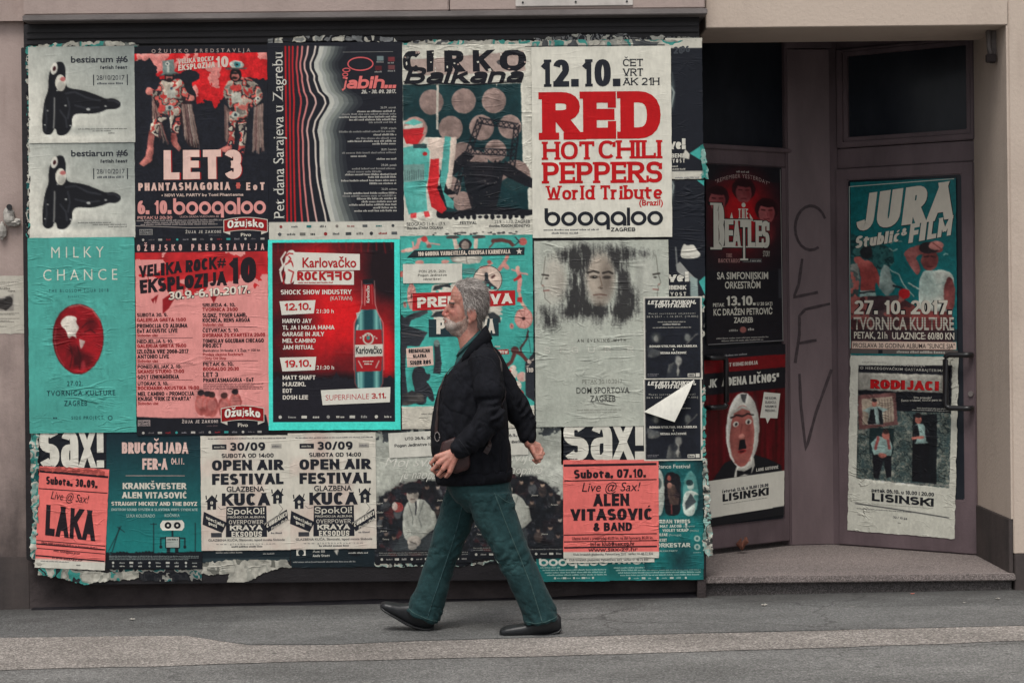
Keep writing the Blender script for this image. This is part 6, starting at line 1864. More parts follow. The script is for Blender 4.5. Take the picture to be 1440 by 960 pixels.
# --- two copies of the grey film poster with a seated man in a hat
def film(dx, dy, rect, label, lift):
    c = Sheet('poster', label, 'poster', rect, lift, base='9a9d93', res=0.9, mat='paste', group='grey portrait posters with a man in a hat', ragged=.4)
    c.at(3.556, 500 + dx, 580 + dy)
    def sky(X, Y, C):
        n = fbm(X / 140, Y / 90, 4, 4)
        t = np.clip((Y - 90) / 160, 0, 1)
        col = hx('8d9188') * (1 - t[..., None]) + hx('a8aaa0') * t[..., None]
        d = (Y < 130 + 60 * (fbm(X / 40, Y / 40, 8, 3) - .5)) & (fbm(X / 22, Y / 22, 2, 4) > .44)
        col = np.where(d[..., None], hx('33373a'), col * (0.8 + .4 * n)[..., None])
        col = col + np.clip((fbm(X / 120, Y / 160, 5, 3) - .5) * 3, 0, 1)[..., None] * 28
        e = np.clip((1.04 - np.hypot((X - 335) / 250, (Y - 530) / 195) + (fbm(X / 16, Y / 16, 3, 4) - .5) * .22) * 14, 0, 1) * (Y < 540) + (Y >= 540)
        pa = fbm(X / 26, Y / 26, 6, 5); pb = fbm(X / 9, Y / 9, 16, 4)
        dk = hx('1e2126') * (.55 + .9 * pa)[..., None] + np.clip((pb - .60) * 4, 0, 1)[..., None] * np.clip((pa - .42) * 5, 0, 1)[..., None] * hx('5a5450')
        rd = np.clip((fbm(X / 44, Y / 44, 12, 4) - .52) * 6, 0, 1)[..., None] * np.clip(1.3 - np.abs(X - 190) / 200, .15, 1)[..., None] * 0.6
        e = e[..., None]
        return (dk * (1 - rd) + hx('6a2c2d') * rd) * e + col * (1 - e)
    c.field(sky)
    c.box(245, 92, 262, 165, 'b5b4aa', .0)
    rr = random.Random(11)
    for x, y in ((150, 430), (210, 465), (358, 370), (412, 372), (465, 385), (128, 520), (410, 470), (150, 600), (505, 430), (545, 470), (550, 560), (500, 600), (190, 620), (440, 610), (540, 640)):
        c.ell(x, y + 34, 24, 34, c.mott(rr.choice(['2f3237', '4b403c', '5e3231', '55585a']), '1d1e22', 16), .9, soft=.25); c.ell(x, y, 11, 15, c.mott(rr.choice(['a8917f', '8f7a70', '9c9087']), '5a4a44', 9, .35, .65), 1, soft=.2); c.ell(x - 1, y - 9, 13, 9, '1e1d20', 1, soft=.3)
    c.ell(212, 470, 26, 26, 'b0443f', .7); c.ell(196, 466, 14, 20, 'c9c2b6', .8)
    # the man
    c.poly([(180, 690), (215, 630), (232, 600), (262, 545), (330, 560), (380, 600), (390, 690)], '3a3f42')
    c.poly([(232, 600), (240, 470), (262, 440), (300, 430), (345, 432), (385, 480), (400, 560), (370, 600), (300, 640), (250, 640)], c.mott('a9aaa0', '8b8d85', 40))
    c.ln([(262, 445), (285, 520), (280, 600)], 5, '5f625f', .8); c.ln([(340, 440), (315, 520), (330, 580)], 5, '5f625f', .8); c.poly([(285, 430), (320, 430), (305, 510)], 'c2c1b6'); c.poly([(296, 440), (308, 440), (305, 510), (298, 512)], '3a3b3e')
    c.ln([(250, 520), (300, 610), (350, 570)], 22, '9a9c93'); c.ln([(385, 500), (395, 560), (320, 620)], 24, 'a3a49a')
    c.ell(290, 640, 34, 28, 'b5aca1'); c.ell(282, 665, 22, 20, '8d8880'); c.ln([(270, 640), (300, 655)], 4, '55504c')
    c.ell(285, 408, 29, 42, 'a0988d'); c.ell(298, 408, 16, 36, '6f6a63', .7, soft=.6); c.ln([(266, 400), (280, 402)], 5, '2c2a2a'); c.ln([(292, 402), (304, 400)], 5, '2c2a2a'); c.ln([(276, 430), (294, 430)], 4, '4a3a38')
    c.poly([(232, 372), (245, 352), (285, 344), (325, 352), (338, 376), (320, 392), (250, 392)], '24262a'); c.ell(284, 388, 56, 11, '1d1f23')
    for k in range(9): x, y = rr.choice([(rr.uniform(105, 230), rr.uniform(440, 640)), (rr.uniform(390, 560), rr.uniform(380, 640))]); c.tx(rr.choice(['Ivan', 'Gabi', 'Senka', 'Jasna', 'Bojan', 'Tamara']), x - 16, x + 18, y, 8, 'b9b6ac', 0.0, skew=.3)
    c.photo(1.6, .2, .6)
    c.grain(.07)
    CW = 'd0cfc5'
    c.tx('Moj svijet', 148, 450, 268, 46, CW, -0.006, skew=.35, wob=6); c.tx('je naopako', 225, 455, 330, 44, CW, -0.006, skew=.35, wob=6)
    c.box(90, 690, 600, 700, '1a1c20')
    for y in (700, 710): c.greek(115, 560, y, 5, '7c7c78')
    c.box(90, 715, 600, 760, '191b20'); logo_row(c, 110, 560, 730, 13, 12, ['b4b2a9', '8b8a86'])
    return c.build()
film(0, 0, (526, 600, 664, 791), 'grey poster of a man in a hat, the copy beside the right cream poster', 0.0055)
film(132.5, -7, (660, 597, 793, 785), 'grey poster of a man in a hat, mostly hidden behind the walker', 0.0060)
for rect, tl, nm in (((547, 606, 650, 641), -.04, 'slanted white venue notice on the left grey portrait poster'), ((676, 603, 742, 640), -.03, 'white venue notice half behind the walker on the right grey portrait poster')):
    c = Sheet('paper_notice', nm, 'notice', rect, 0.0095, base='cbc9be', res=3, mat='flat', tilt=-tl)
    x = rect[0]
    c.tx('UTO 26.9., 20h', x + 23, x + 64, rect[1] + 11, 4, '33353a', 0.025, serif=(.05, .05)); c.tx('Pogon Jedinstvo (dvorište)', x + 8, x + 62 if rect[0] > 600 else x + 82, rect[1] + 20, 4.2, '33353a', 0.02, serif=(.05, .05))
    c.build()

# --- teal dance festival poster, and club posters along the foot of the board
c = Sheet('poster', 'narrow teal dance festival poster with oval dancer pictures', 'poster', (905, 646, 989, 800), 0.0070, base='14484b', res=0.9, mat='paste', group=GC, ragged=.7)
c.at(5.05, 895, 630)
c.field(lambda X, Y, C: hx('15282e') + (hx('1a6a69') - hx('15282e')) * np.clip(fbm(X / 150, Y / 200, 4, 4) * 1.5 - .25 + .25 * (Y > 480), 0, 1)[..., None])
c.ell(165, 310, 34, 165, 'a9b0a6'); c.ell(165, 250, 18, 40, '3a4645', .8); c.ell(385, 320, 56, 160, '35716f'); c.ell(385, 320, 52, 155, c.mott('7fa8a0', '4a7f7b', 40))
c.poly([(330, 340), (370, 290), (440, 320), (440, 330), (400, 330), (418, 440), (400, 480), (345, 480), (325, 420)], 'b5bfb5'); c.poly([(345, 390), (385, 320), (425, 380), (400, 400), (350, 440)], '40484b'); c.ell(385, 262, 24, 34, '9fb0a7'); c.ell(378, 245, 26, 22, '24393c')
c.poly([(198, 210), (215, 175), (258, 165), (300, 180), (316, 215), (316, 430), (300, 470), (258, 482), (212, 470), (198, 430)], '18171c'); c.ell(235, 210, 14, 20, '8a4a42'); c.poly([(220, 260), (270, 255), (305, 330), (300, 400), (240, 400), (225, 330)], c.mott('55443d', '2a2124', 16)); c.ell(236, 262, 16, 20, '8f6a5e'); c.ln([(248, 400), (248, 460)], 9, '7d3f3b')
c.photo(1.6, .3, .5)
c.grain(.05)
c.tx('Dance Festival', 145, 383, 140, 26, 'b9bfb5', 0.01, 2)
for s_, a, b_, y, h in (('URBAN TRIBES', 140, 380, 530, 26), ('MAT JACOB', 165, 318, 560, 20), ('VIOLET SCRAP', 183, 368, 590, 20), ('OLEAE', 150, 218, 620, 20), ('CONCERT', 130, 212, 660, 22), ('ORKESTAR', 140, 378, 700, 30)): c.tx(s_, a, b_, y, h, 'b9bfb3', 0.05)
c.tx('(Hungary)', 330, 410, 558, 14, '93aaa2', 0.0); c.tx('(Italia)', 378, 440, 590, 14, '93aaa2', 0.0); c.tx('(Portugal)', 228, 315, 620, 14, '93aaa2', 0.0); c.tx('BALKAN PARTY', 150, 288, 732, 12, '93aaa2', 0.03)
for y in (640, 700): c.ell(428, y, 22, 22, 'a3b3a9', .9); c.ell(428, y, 10, 12, '2a5d5d', .9)
c.poly([(345, 520), (360, 530), (355, 575), (370, 590), (345, 560)], 'c3c2b6')
c.greek(400, 455, 742, 6, '93aaa2')
c.build()
def club(rect, x0, label, date, lift):
    c = Sheet('poster_strip', label, 'paper strip', rect, lift, base='1b6462', res=1.5, mat='paste', group='teal club poster feet', ragged=.8)
    c.field(lambda X, Y, C: C * (.75 + .5 * fbm(X / 20, Y / 12, 3, 3))[..., None])
    if date: c.tx('7.9.', x0, x0 + 27, 791.5, 11, 'c3c6bb', 0.06); booq(c, x0 + 29, rect[2] - 2, 783, 792.5, 778, 795.5, 'c3c6bb', 2, .25)
    else: booq(c, x0 + 1, rect[2] - 2, 785, 795, 780, 798, 'c3c6bb', 2, .25)
    for k, y in enumerate((798, 801.5, 805, 808.5)): c.greek(x0 + 3 + 3 * k, rect[2] - 4, y, 2.0, '8fb0a8')
    logo_row(c, x0 + 20, rect[2] - 20, 812, 3.2, 9, ['b5bcb2', '84a59e'])
    return c.build()
club((754, 774, 857, 817), 757, 'teal club poster foot with round white letters and no date', False, 0.0042)
club((857, 774, 989, 815), 860, 'teal club poster foot with a date before its round white letters', True, 0.0048)

# --- torn layers showing around the posters
def scrap(name, label, outline, cols, scale, lift, curl=0.0, mat='crinkle', letters=None, plane=WALL, group='torn paper remains on the board'):
    """an irregular torn remnant: gridded paper cut to a ragged outline"""
    p = np.array(outline, float)
    x0, y0 = p.min(0); x1, y1 = p.max(0)
    st_ = 0.4 if (x1 - x0) * (y1 - y0) < 6000 else 0.55
    xs = np.arange(x0, x1 + st_, st_); ysn = np.arange(y0, y1 + st_, st_)
    sd = random.random() * 40
    gx, gy = np.meshgrid(xs, ysn)
    jx = gx + (fbm(gx / 6, gy / 6, sd, 5) - .5) * 8; jy = gy + (fbm(gx / 6, gy / 6, sd + 9, 5) - .5) * 8
    ins = np.zeros(gx.shape, bool)
    for (xa, ya), (xb, yb) in zip(p, np.roll(p, -1, 0)):
        if ya == yb: continue
        ins ^= ((ya > jy) != (yb > jy)) & (jx < (xb - xa) * (jy - ya) / (yb - ya) + xa)
    idx = np.arange(gx.size).reshape(gx.shape)
    q = ins[:-1, :-1] & ins[1:, 1:] & ins[:-1, 1:] & ins[1:, :-1]
    quads = np.stack([idx[:-1, :-1], idx[1:, :-1], idx[1:, 1:], idx[:-1, 1:]], -1)[q]
    if not len(quads): return None
    used = np.unique(quads)
    re = np.zeros(gx.size, int); re[used] = np.arange(len(used))
    X, Y = gx.ravel()[used], gy.ravel()[used]
    w = plane.map(X, Y)
    d = lift + curl * np.clip(fbm(X / 14, Y / 14, sd + 3, 2) * 1.6 - .5, 0, 1)
    w = w + plane.N * d[:, None]
    cs = np.array([hx(k) for k in cols])
    t = fbm(X / scale, Y / scale, sd + 5, 3)
    cc = cs[np.clip(((t - .28) / .44 * len(cs)).astype(int), 0, len(cs) - 1)]
    me = bpy.data.meshes.new(name)
    me.from_pydata(w.tolist(), [], re[quads].tolist()); me.update()
    at = me.attributes.new('ink', 'FLOAT_COLOR', 'POINT')
    rgba = np.ones((len(X), 4), np.float32); rgba[:, :3] = np.clip(lin(cc) * (0.45 + .75 * fbm(X / 5, Y / 5, sd + 50, 4))[:, None], .004, .85)
    at.data.foreach_set('color', rgba.ravel())
    o = link_mesh(name, me, PAPER[mat])
    return tag(o, label, 'torn paper', group)
WH, TQ, TD, BKc = 'bdbaae', '3f938a', '1b5a5a', '1b1d23'
scrap('torn_paper', 'thin torn white and teal edge above the two grey creature posters', [(36, 66), (110, 58), (190, 60), (196, 62), (196, 66), (110, 66), (60, 69), (37, 72)], [WH, '6d706c', TQ, WH], 12, .003, .006)
scrap('torn_paper', 'torn white edge above the black poster with the rippling lines', [(376, 55), (470, 50), (556, 52), (560, 60), (500, 58), (430, 58), (378, 64)], ['77797a', BKc, WH, '8a8c88'], 14, .003, .006)
scrap('torn_paper', 'teal and white torn edge above the white circus poster and the red slab letter poster', [(556, 62), (600, 57), (760, 57), (890, 56), (980, 57), (988, 66), (900, 68), (750, 67), (600, 66), (558, 68)], [WH, '9a9a92', TQ, WH, '55585a'], 16, .0025, .004)
scrap('torn_paper', 'grey torn flecks on the dark band over the red slab letter poster', [(748, 55), (800, 50), (880, 47), (892, 54), (930, 50), (986, 53), (984, 58), (890, 58), (760, 60)], ['5a5a5a', BKc, '77797a', BKc, '9a9a92'], 9, .0015, 0)
scrap('torn_paper', 'long torn teal strip along the left edge beside the grey creature posters', [(36, 70), (42, 70), (43, 200), (42, 330), (40, 335), (37, 330), (39, 200)], [TQ, BKc, WH, TD], 9, .003, .010)
scrap('torn_paper', 'layered torn white and turquoise edge left of the narrow coral poster', [(43, 604), (56, 604), (56, 700), (53, 790), (44, 785), (42, 775), (46, 740), (44, 680)], [WH, TQ, '8fb5ac', WH, TD], 11, .0035, .02)
scrap('torn_paper', 'black torn strip at the left of the white club lettering', [(46, 606), (55, 606), (55, 660), (47, 652)], [BKc, '2a3a3e', WH], 10, .0052, 0)
scrap('torn_paper', 'torn white and turquoise remnants at the lower left corner of the board', [(48, 784), (60, 792), (100, 800), (152, 803), (196, 802), (195, 813), (150, 816), (120, 822), (95, 815), (54, 806)], [WH, '9c9c92', TQ, '2a2c30', TQ, WH], 18, .0035, .012)
scrap('torn_paper', 'black and white torn remnants below the robot poster', [(150, 800), (196, 800), (284, 800), (284, 815), (240, 817), (196, 815)], [BKc, '2b2c30', BKc, '8d8d86', TD], 10, .003, .004)
scrap('torn_paper', 'pale torn backing paper below the left cream open air poster', [(270, 800), (284, 790), (330, 786), (404, 786), (410, 796), (385, 800), (365, 808), (350, 818), (320, 818), (322, 806), (290, 808)], [WH, 'a7a69c', WH, 'c3c0b4', '77776f'], 16, .0032, .006)
scrap('torn_paper', 'torn white slips below the grey portrait posters', [(526, 790), (640, 790), (728, 786), (760, 790), (758, 797), (700, 793), (600, 796), (528, 797)], ['8b8c85', BKc, WH, '9fb5ac', BKc], 9, .0025, .003)
scrap('torn_paper', 'small turquoise tatter between the pale face poster and the small black posters', [(984, 418), (990, 414), (991, 470), (986, 476), (983, 450)], [TQ, WH, BKc], 9, .004, .01)
scrap('torn_paper', 'turquoise tatter at the right edge beside the peeling flap', [(985, 545), (992, 540), (993, 640), (986, 644)], [TQ, BKc, WH, TQ], 10, .004, .012)
scrap('torn_paper', 'ragged white and turquoise paper hanging off the right edge of the board', [(987, 640), (994, 645), (998, 690), (1001, 760), (1002, 778), (994, 782), (988, 775), (989, 720)], [WH, '9fbdb4', WH, '4a4d4c', '8fb5ac'], 10, .006, .03)
scrap('torn_paper', 'turquoise torn tip on the right edge beside the cut white word', [(984, 205), (990, 203), (996, 252), (988, 252)], [TQ, '8fb5ac'], 9, .0085, .02)
scrap('torn_paper', 'coral torn slip under the white club lettering on the narrow coral poster', [(54, 655), (140, 659), (150, 662), (149, 668), (100, 664), (54, 660)], ['d4685f', 'b5544f', 'd4685f'], 9, .0125, .003)

# --- the four posters inside the entrance, on the two splayed doors
GE = 'posters on the entrance doors'
c = Sheet('poster', 'dark red band show poster with tall white serif lettering on the left entrance door', 'poster', (988, 234, 1092, 482), 0.056, plane=LEFTP, quad=[(984, 232), (1090, 237), (1092, 480), (985, 484)], base='1c1a20', res=0.9, mat='gloss', group=GE, gain=1.12)
c.at(8, 985, 225)
def beat(X, Y, C):
    g_ = np.exp(-((X - 420) / 300) ** 2 - ((Y - 600) / 420) ** 2) * (0.7 + .5 * fbm(X / 160, Y / 200, 2, 4))
    g_ = np.clip(g_ * 1.2 - .12 * (Y < 240) - .5 * (Y > 1250) , 0, 1)[..., None]
    return hx('1a191f') * (1 - g_) + hx('a81019') * g_
c.field(beat)
for x, y in ((150, 470), (440, 370), (690, 590)):
    c.ell(x, y - 40, 130, 130, '2a0e14', .9); c.ell(x, y, 88, 118, c.mott('9d5556', '7a3a3d', 60), .95); c.poly([(x - 105, y + 20), (x - 100, y - 100), (x, y - 150), (x + 100, y - 100), (x + 105, y + 20), (x + 80, y - 70), (x + 20, y - 60), (x - 70, y - 75)], '260c12')
    c.ln([(x - 55, y - 30), (x - 20, y - 28)], 14, '3a1216'); c.ln([(x + 20, y - 28), (x + 58, y - 30)], 14, '3a1216'); c.ln([(x + 4, y), (x + 10, y + 35)], 8, '6d2a2e'); c.ln([(x - 26, y + 68), (x + 28, y + 66)], 11, '5a1a20'); c.ell(x + 50, y + 10, 40, 90, '6a1c22', .5, soft=.8)
c.ell(690, 820, 110, 160, '70262b', .8, soft=.5); c.ell(440, 820, 80, 130, '6b1a20', .7, soft=.5)
c.photo(1.5, .22, .5)
c.grain(.05)
c.greek(360, 500, 148, 22, 'a09a95'); c.tx('"REMEMBER YESTERDAY"', 125, 725, 285, 42, 'a8938f', 0.0, space=1.2, bend=78)
CRM = 'c3c1b5'
for s_, a, b_, y0_, y1_ in (('B', 105, 225, 495, 1010), ('E', 228, 322, 672, 985), ('A', 315, 400, 672, 985), ('T', 398, 480, 672, 1130), ('L', 480, 562, 672, 985), ('E', 566, 640, 680, 985), ('S', 632, 718, 680, 990)):
    h_ = y1_ - y0_
    c.tx(s_, a - 8, b_ + 8, y1_ + 10, h_ + 20, '141318', 0.07, 2, serif=(.09, .06)); c.tx(s_, a, b_, y1_, h_, CRM, 0.03, 3, serif=(.07, .045))
c.tx('THE', 378, 484, 662, 112, CRM, 0.02, 3, serif=(.07, .05)); c.tx('STORY', 645, 720, 1085, 62, CRM, 0.0, 5)
c.vl([(842, 90), (856, 2050)], 6, '8b8b88', 4); c.ve(436, 510, 22, 26, CRM, 3); c.vp([(285, 660), (305, 595), (320, 662)], CRM, 3); c.vp([(500, 600), (540, 668), (505, 662)], CRM, 3)
c.at(3, 740, 320)
c.tx('THE', 826, 850, 126, 16, 'a07a76', 0.0, serif=(.06, .05)); c.tx('BACKYARDS', 794, 882, 148, 16, 'a07a76', 0.0, serif=(.06, .05)); c.vb(893, 131, 972, 148, '4a4a4c'); c.greek(898, 968, 144, 8, '9c9a94', 2)
c.tx('SA SIMFONIJSKIM', 788, 998, 217, 28, CRM, 0.02); c.tx('ORKESTROM', 820, 966, 256, 28, CRM, 0.02); c.tx('PETAK', 771, 818, 331, 14, CRM, 0.02); c.tx('13.10.', 824, 946, 328, 40, CRM, 0.035); c.tx('U 20 SATI', 951, 1014, 329, 13, CRM, 0.02); c.tx('KC DRAŽEN PETROVIĆ', 773, 1014, 367, 26, CRM, 0.02); c.tx('ZAGREB', 856, 934, 400, 22, CRM, 0.02)
c.greek(836, 872, 436, 9, '8f8d88'); c.ell(894, 430, 13, 13, '8a5550'); c.greek(914, 942, 434, 11, 'a5a29c'); c.greek(784, 1000, 466, 6, '8f8d88'); c.greek(806, 976, 477, 6, '8f8d88')
c.box(1040, 175, 1062, 300, '39393f', .8)
c.vl([(750, 487), (1058, 481)], 3, '77777a', 3)
c.build()
c = Sheet('poster', 'comedy poster with a wide-eyed man in a white hood on the left door', 'poster', (985, 484, 1095, 731), 0.0545, plane=LEFTP, quad=[(982, 491), (1096, 483), (1094, 722), (983, 740)], base='1a1a20', res=0.9, mat='gloss', group=GE, gain=1.12)
c.at(3.69, 985, 480)
c.box(-20, 70, 420, 140, '6d1016'); c.field(lambda X, Y, C: np.where(((Y > 250) & (Y < 720))[..., None], hx('4d0c12') * (0.45 + 1.0 * fbm(X / 14, Y / 300, 2, 3))[..., None], C))
c.box(-20, 140, 420, 250, '17171d')
c.poly([(40, 690), (100, 610), (160, 590), (240, 580), (330, 620), (390, 660), (390, 720), (40, 720)], '17181d')
c.poly([(160, 640), (195, 600), (245, 570), (255, 640), (235, 690), (150, 690)], 'c4c2b8')
c.ell(193, 450, 84, 196, 'c9c8bf'); c.ell(250, 430, 30, 170, '9c9e98', .6, soft=.7); c.ell(190, 480, 62, 160, c.mott('b5766c', '96564f', 40)); c.ell(225, 500, 26, 130, '7a3f3c', .5, soft=.7)
c.poly([(130, 350), (190, 322), (250, 350), (248, 362), (190, 336), (132, 366)], 'b9b8af')
c.ln([(135, 380), (160, 368), (190, 378), (220, 366), (246, 376)], 9, '221a1c'); c.ell(158, 415, 15, 14, 'c9c4b9'); c.ell(222, 410, 15, 14, 'c9c4b9'); c.ell(160, 416, 7, 9, '221d20'); c.ell(222, 412, 7, 9, '221d20')
c.ln([(190, 420), (180, 480), (200, 486)], 6, '7a3f3c'); c.ell(188, 482, 16, 12, 'bb7d72'); c.poly([(178, 500), (205, 498), (212, 548), (172, 550)], '16151a'); c.ell(190, 560, 22, 10, '8a2a2c'); c.ell(190, 560, 14, 5, '3a1216'); c.ell(190, 612, 44, 10, '8d504a', .6)
c.poly([(165, 655), (200, 668), (240, 648), (236, 692), (200, 680), (165, 694)], '14151a'); c.poly([(180, 262), (215, 262), (205, 312), (190, 300)], '2a2c30', .8)
c.photo(1.3, .22, .6)
c.grain(.05)
c.vp([(300, 262), (280, 395), (368, 408), (382, 278)], 'c4c3b9'); c.vp([(308, 398), (318, 430), (332, 402)], 'c4c3b9')
for s_, y in (('NE SUDIM,', 300), ('SUDCU,', 322), ('NISAM SI', 344), ('PRESUDIO...', 366)): c.tx(s_, 305, 362, y, 12, '3a3b40', 0.02, 3, dy=-6)
c.tx('HIT KOME(N)DIJA', 104, 268, 113, 20, 'b5aaa2', 0.04); c.greek(25, 215, 58, 9, '8a8a8c')
c.tx('JK', 20, 60, 214, 44, 'c4c3b9', 0.05, 2); c.tx('AĐENA LIČNOS’', 88, 376, 212, 44, 'c4c3b9', 0.05, 2)
c.tx('LANE GUTOVIĆ', 262, 376, 676, 17, 'b5b3aa', 0.03)
c.poly([(-30, 692), (430, 690), (430, 880), (-30, 884)], 'c8c6bb'); c.poly([(-30, 884), (430, 880), (430, 960), (-30, 960)], '17181c')
c.tx('četvrtak 12.10. u 18.00 i 20.00', 88, 324, 763, 17, '3a3b40', 0.03); c.tx('LISINSKI', 90, 328, 808, 40, '1e2025', 0.07); c.greek(92, 320, 824, 4, '77776f')
c.build()
c = Sheet('poster', 'ragged comedy poster with two waistcoated men by a stone wall', 'poster', (1198, 496, 1350, 752), 0.0455, plane=RIGHTP, quad=[(1200, 497), (1352, 499), (1346, 756), (1196, 744)], base='c3c3b7', res=0.9, mat='crinkle', group=GE, gain=1.1, ragged=1.4)
c.at(4.365, 1190, 540)
GRY = ['3a4a4b', '55605c', '2a3638', '6d736b', '465655', '7d7f76']
c.poly([(85, -120), (660, -130), (660, 620), (85, 590)], '1b1c22')
c.poly([(85, 30), (660, 150), (660, 620), (85, 590)], c.speck(GRY, 7, 2, 1.0))
c.poly([(85, -75), (615, -70), (612, 40), (85, 35)], c.mott('a9a79d', '8d8b83', 16)); c.poly([(85, 35), (660, 45), (660, 160), (330, 160), (85, 60)], '17181e')
c.poly([(425, 180), (575, 170), (580, 600), (425, 590)], '15181c'); c.poly([(160, 270), (310, 270), (310, 430), (160, 430)], '1d2c2e')
for k in range(14): yy = 300 + k * 22; c.ln([(340 + (k % 3) * 4, yy), (420, yy)], 4, '22302f', .5); c.ln([(585, yy), (655, yy + 2)], 4, '22302f', .5)
c.poly([(85, 70), (315, 45), (335, 245), (95, 285)], '6b4a48'); c.poly([(108, 92), (296, 72), (312, 225), (118, 255)], '9a8d7e')
for x in range(215, 300, 18): c.ln([(x, 90), (x + 6, 230)], 5, '5a4a42', .7)
c.poly([(115, 165), (160, 140), (215, 135), (270, 150), (240, 170), (245, 245), (150, 250), (155, 180)], '8fa39f'); c.poly([(165, 155), (185, 150), (200, 245), (150, 250)], '1d1e22'); c.poly([(210, 145), (235, 160), (245, 245), (220, 245)], '1d1e22'); c.ell(187, 115, 17, 24, 'a06a5e'); c.ell(187, 98, 18, 12, '2a2224')
c.poly([(180, 430), (300, 430), (300, 570), (270, 580), (250, 470), (220, 590), (190, 580)], '191a1f'); c.poly([(170, 370), (210, 320), (280, 330), (305, 380), (295, 440), (190, 440)], '8aa39e'); c.ln([(215, 330), (200, 400)], 18, '8a4a48'); c.ln([(275, 345), (285, 395)], 18, '8a4a48'); c.ell(262, 312, 22, 30, 'a5665b'); c.ell(262, 290, 20, 14, '3a2a28'); c.ell(240, 440, 26, 14, 'a5665b')
c.poly([(430, 355), (530, 350), (530, 590), (490, 590), (480, 420), (470, 590), (430, 590)], '141519'); c.poly([(430, 250), (455, 235), (490, 235), (525, 280), (525, 350), (440, 358)], '8aa39e'); c.poly([(430, 250), (455, 240), (470, 300), (440, 360)], '1a1b20'); c.poly([(500, 245), (528, 290), (530, 355), (510, 340)], '1a1b20'); c.ln([(425, 325), (490, 315)], 15, 'a5665b'); c.ell(460, 205, 21, 30, '9c6257'); c.ell(460, 182, 22, 16, '221d20')
c.photo(1.7, .32, .6, (85, -120, 660, 620))
c.grain(.05)
c.tx('PUČKA HIT KOMEDIJA', 205, 495, -122, 15, 'b1afa6', 0.01, 3, space=1.3, dy=-4) ; c.tx('O HERCEGOVAČKIM GASTARBAJTERIMA', 98, 612, -97, 15, 'b1afa6', 0.01, 3, space=1.2, dy=-8)
c.at(5.336, 1190, 380)
c.greek(132, 320, 686, 10, '9a9a94', 3)
c.tx('RODIJACI', 196, 716, 884, 72, '6a1216', 0.12, 2, dy=-4); c.tx('RODIJACI', 198, 714, 882, 68, 'ab161b', 0.095, 3, dy=-4)
c.at(4.365, 1190, 540)
c.tx('Ima posudit?', 430, 538, 78, 13, 'b1afa6', 0.01, 3); c.tx('Samo trideset, tisuće para za ?', 352, 612, 100, 13, 'b1afa6', 0.01, 3, dy=12); c.greek(450, 640, 140, 7, '9a9a94', 3); c.greek(420, 650, 152, 7, '9a9a94', 3)
c.greek(390, 650, 606, 6, '8a8a86', 3)
c.tx('petak 06.10. u 18.00 i 20.00', 180, 566, 672, 24, '2c2e33', 0.035, dy=-4); c.tx('LISINSKI', 182, 568, 728, 50, '1e2025', 0.08, dy=-10); c.greek(182, 566, 750, 4, '77776f')
c.ln([(82, 752), (300, 768), (660, 800)], 6, '22242a'); c.greek(90, 640, 785, 6, '44464a'); c.tx('32 / 10 24', 316, 404, 826, 13, '55575a', 0.04, dy=-6); c.greek(346, 366, 858, 8, '77776f')
c.build()
c = Sheet('poster', 'teal poster with a man shading his eyes under slanted cream title letters', 'poster', (1202, 250, 1350, 500), 0.0475, plane=RIGHTP, quad=[(1200, 257), (1348, 251), (1350, 501), (1201, 499)], base='0f6265', res=0.9, mat='gloss', group=GE, gain=1.12, ragged=.6)
c.at(6, 1190, 240)
c.poly([(60, 500), (300, 590), (420, 640), (440, 760), (380, 820), (60, 860)], c.speck(['1f4a4c', '2b5a5a', '18383b', '3a6865'], 14, 3))
for q in ([(410, 600), (430, 580), (500, 580)], [(400, 640), (430, 665), (465, 645)], [(850, 705), (870, 695), (890, 700)]): c.ln(q, 7, 'a9bdb4')
# man with raised forearm
c.poly([(510, 690), (560, 640), (700, 600), (760, 620), (850, 640), (840, 680), (760, 690), (600, 700), (660, 800), (640, 880), (590, 830)], c.mott('b0706a', '7e4442', 30))
c.ell(735, 745, 72, 92, c.mott('a0625b', '6d3836', 30)); c.ell(735, 640, 90, 50, '2a2024'); c.ell(790, 625, 62, 40, 'b87a72'); c.ln([(760, 600), (830, 650)], 8, '6d3836'); c.ln([(690, 720), (725, 716)], 12, '2e1a1c'); c.ln([(745, 716), (785, 720)], 12, '2e1a1c'); c.ln([(735, 735), (722, 775)], 8, '6d3836'); c.ln([(715, 800), (760, 800)], 9, '4a2020'); c.ell(780, 750, 30, 70, '5a2c2c', .6, soft=.6)
c.poly([(690, 830), (770, 840), (830, 820), (930, 860), (945, 960), (880, 1400), (650, 1400), (640, 960), (660, 880)], c.mott('c3c5ba', '9fb0a8', 50)); c.ln([(700, 880), (780, 960), (880, 930)], 8, '8a9c95')
c.ell(900, 1040, 48, 150, c.mott('8f4f4b', '5f2e2e', 30))
# second figure, scooter
c.poly([(95, 710), (150, 700), (180, 740), (240, 740), (300, 830), (340, 960), (320, 1000), (280, 900), (270, 1060), (150, 1060), (160, 850), (110, 760)], c.mott('b8605a', '8d3f3c', 36)); c.ell(205, 670, 52, 60, '23272a'); c.poly([(150, 1000), (280, 1000), (300, 1180), (140, 1180)], '8fa6a0'); c.ln([(150, 1020), (275, 1010)], 14, '1d1f24')
c.poly([(60, 780), (130, 760), (150, 900), (130, 1100), (60, 1100)], c.speck(['8a8f88', '5a6462', 'a85f58', '3d4646'], 16, 5))
c.poly([(320, 840), (350, 780), (390, 790), (420, 920), (460, 960), (380, 1060), (310, 980)], c.mott('8fa09a', '5f716e', 30)); c.ln([(400, 820), (470, 860), (520, 960), (600, 1050)], 8, 'b5bdb3'); c.ln([(560, 940), (640, 990)], 12, 'b5bdb3'); c.ell(520, 1030, 50, 46, '9d1a20'); c.ln([(430, 960), (500, 980)], 16, '20242a')
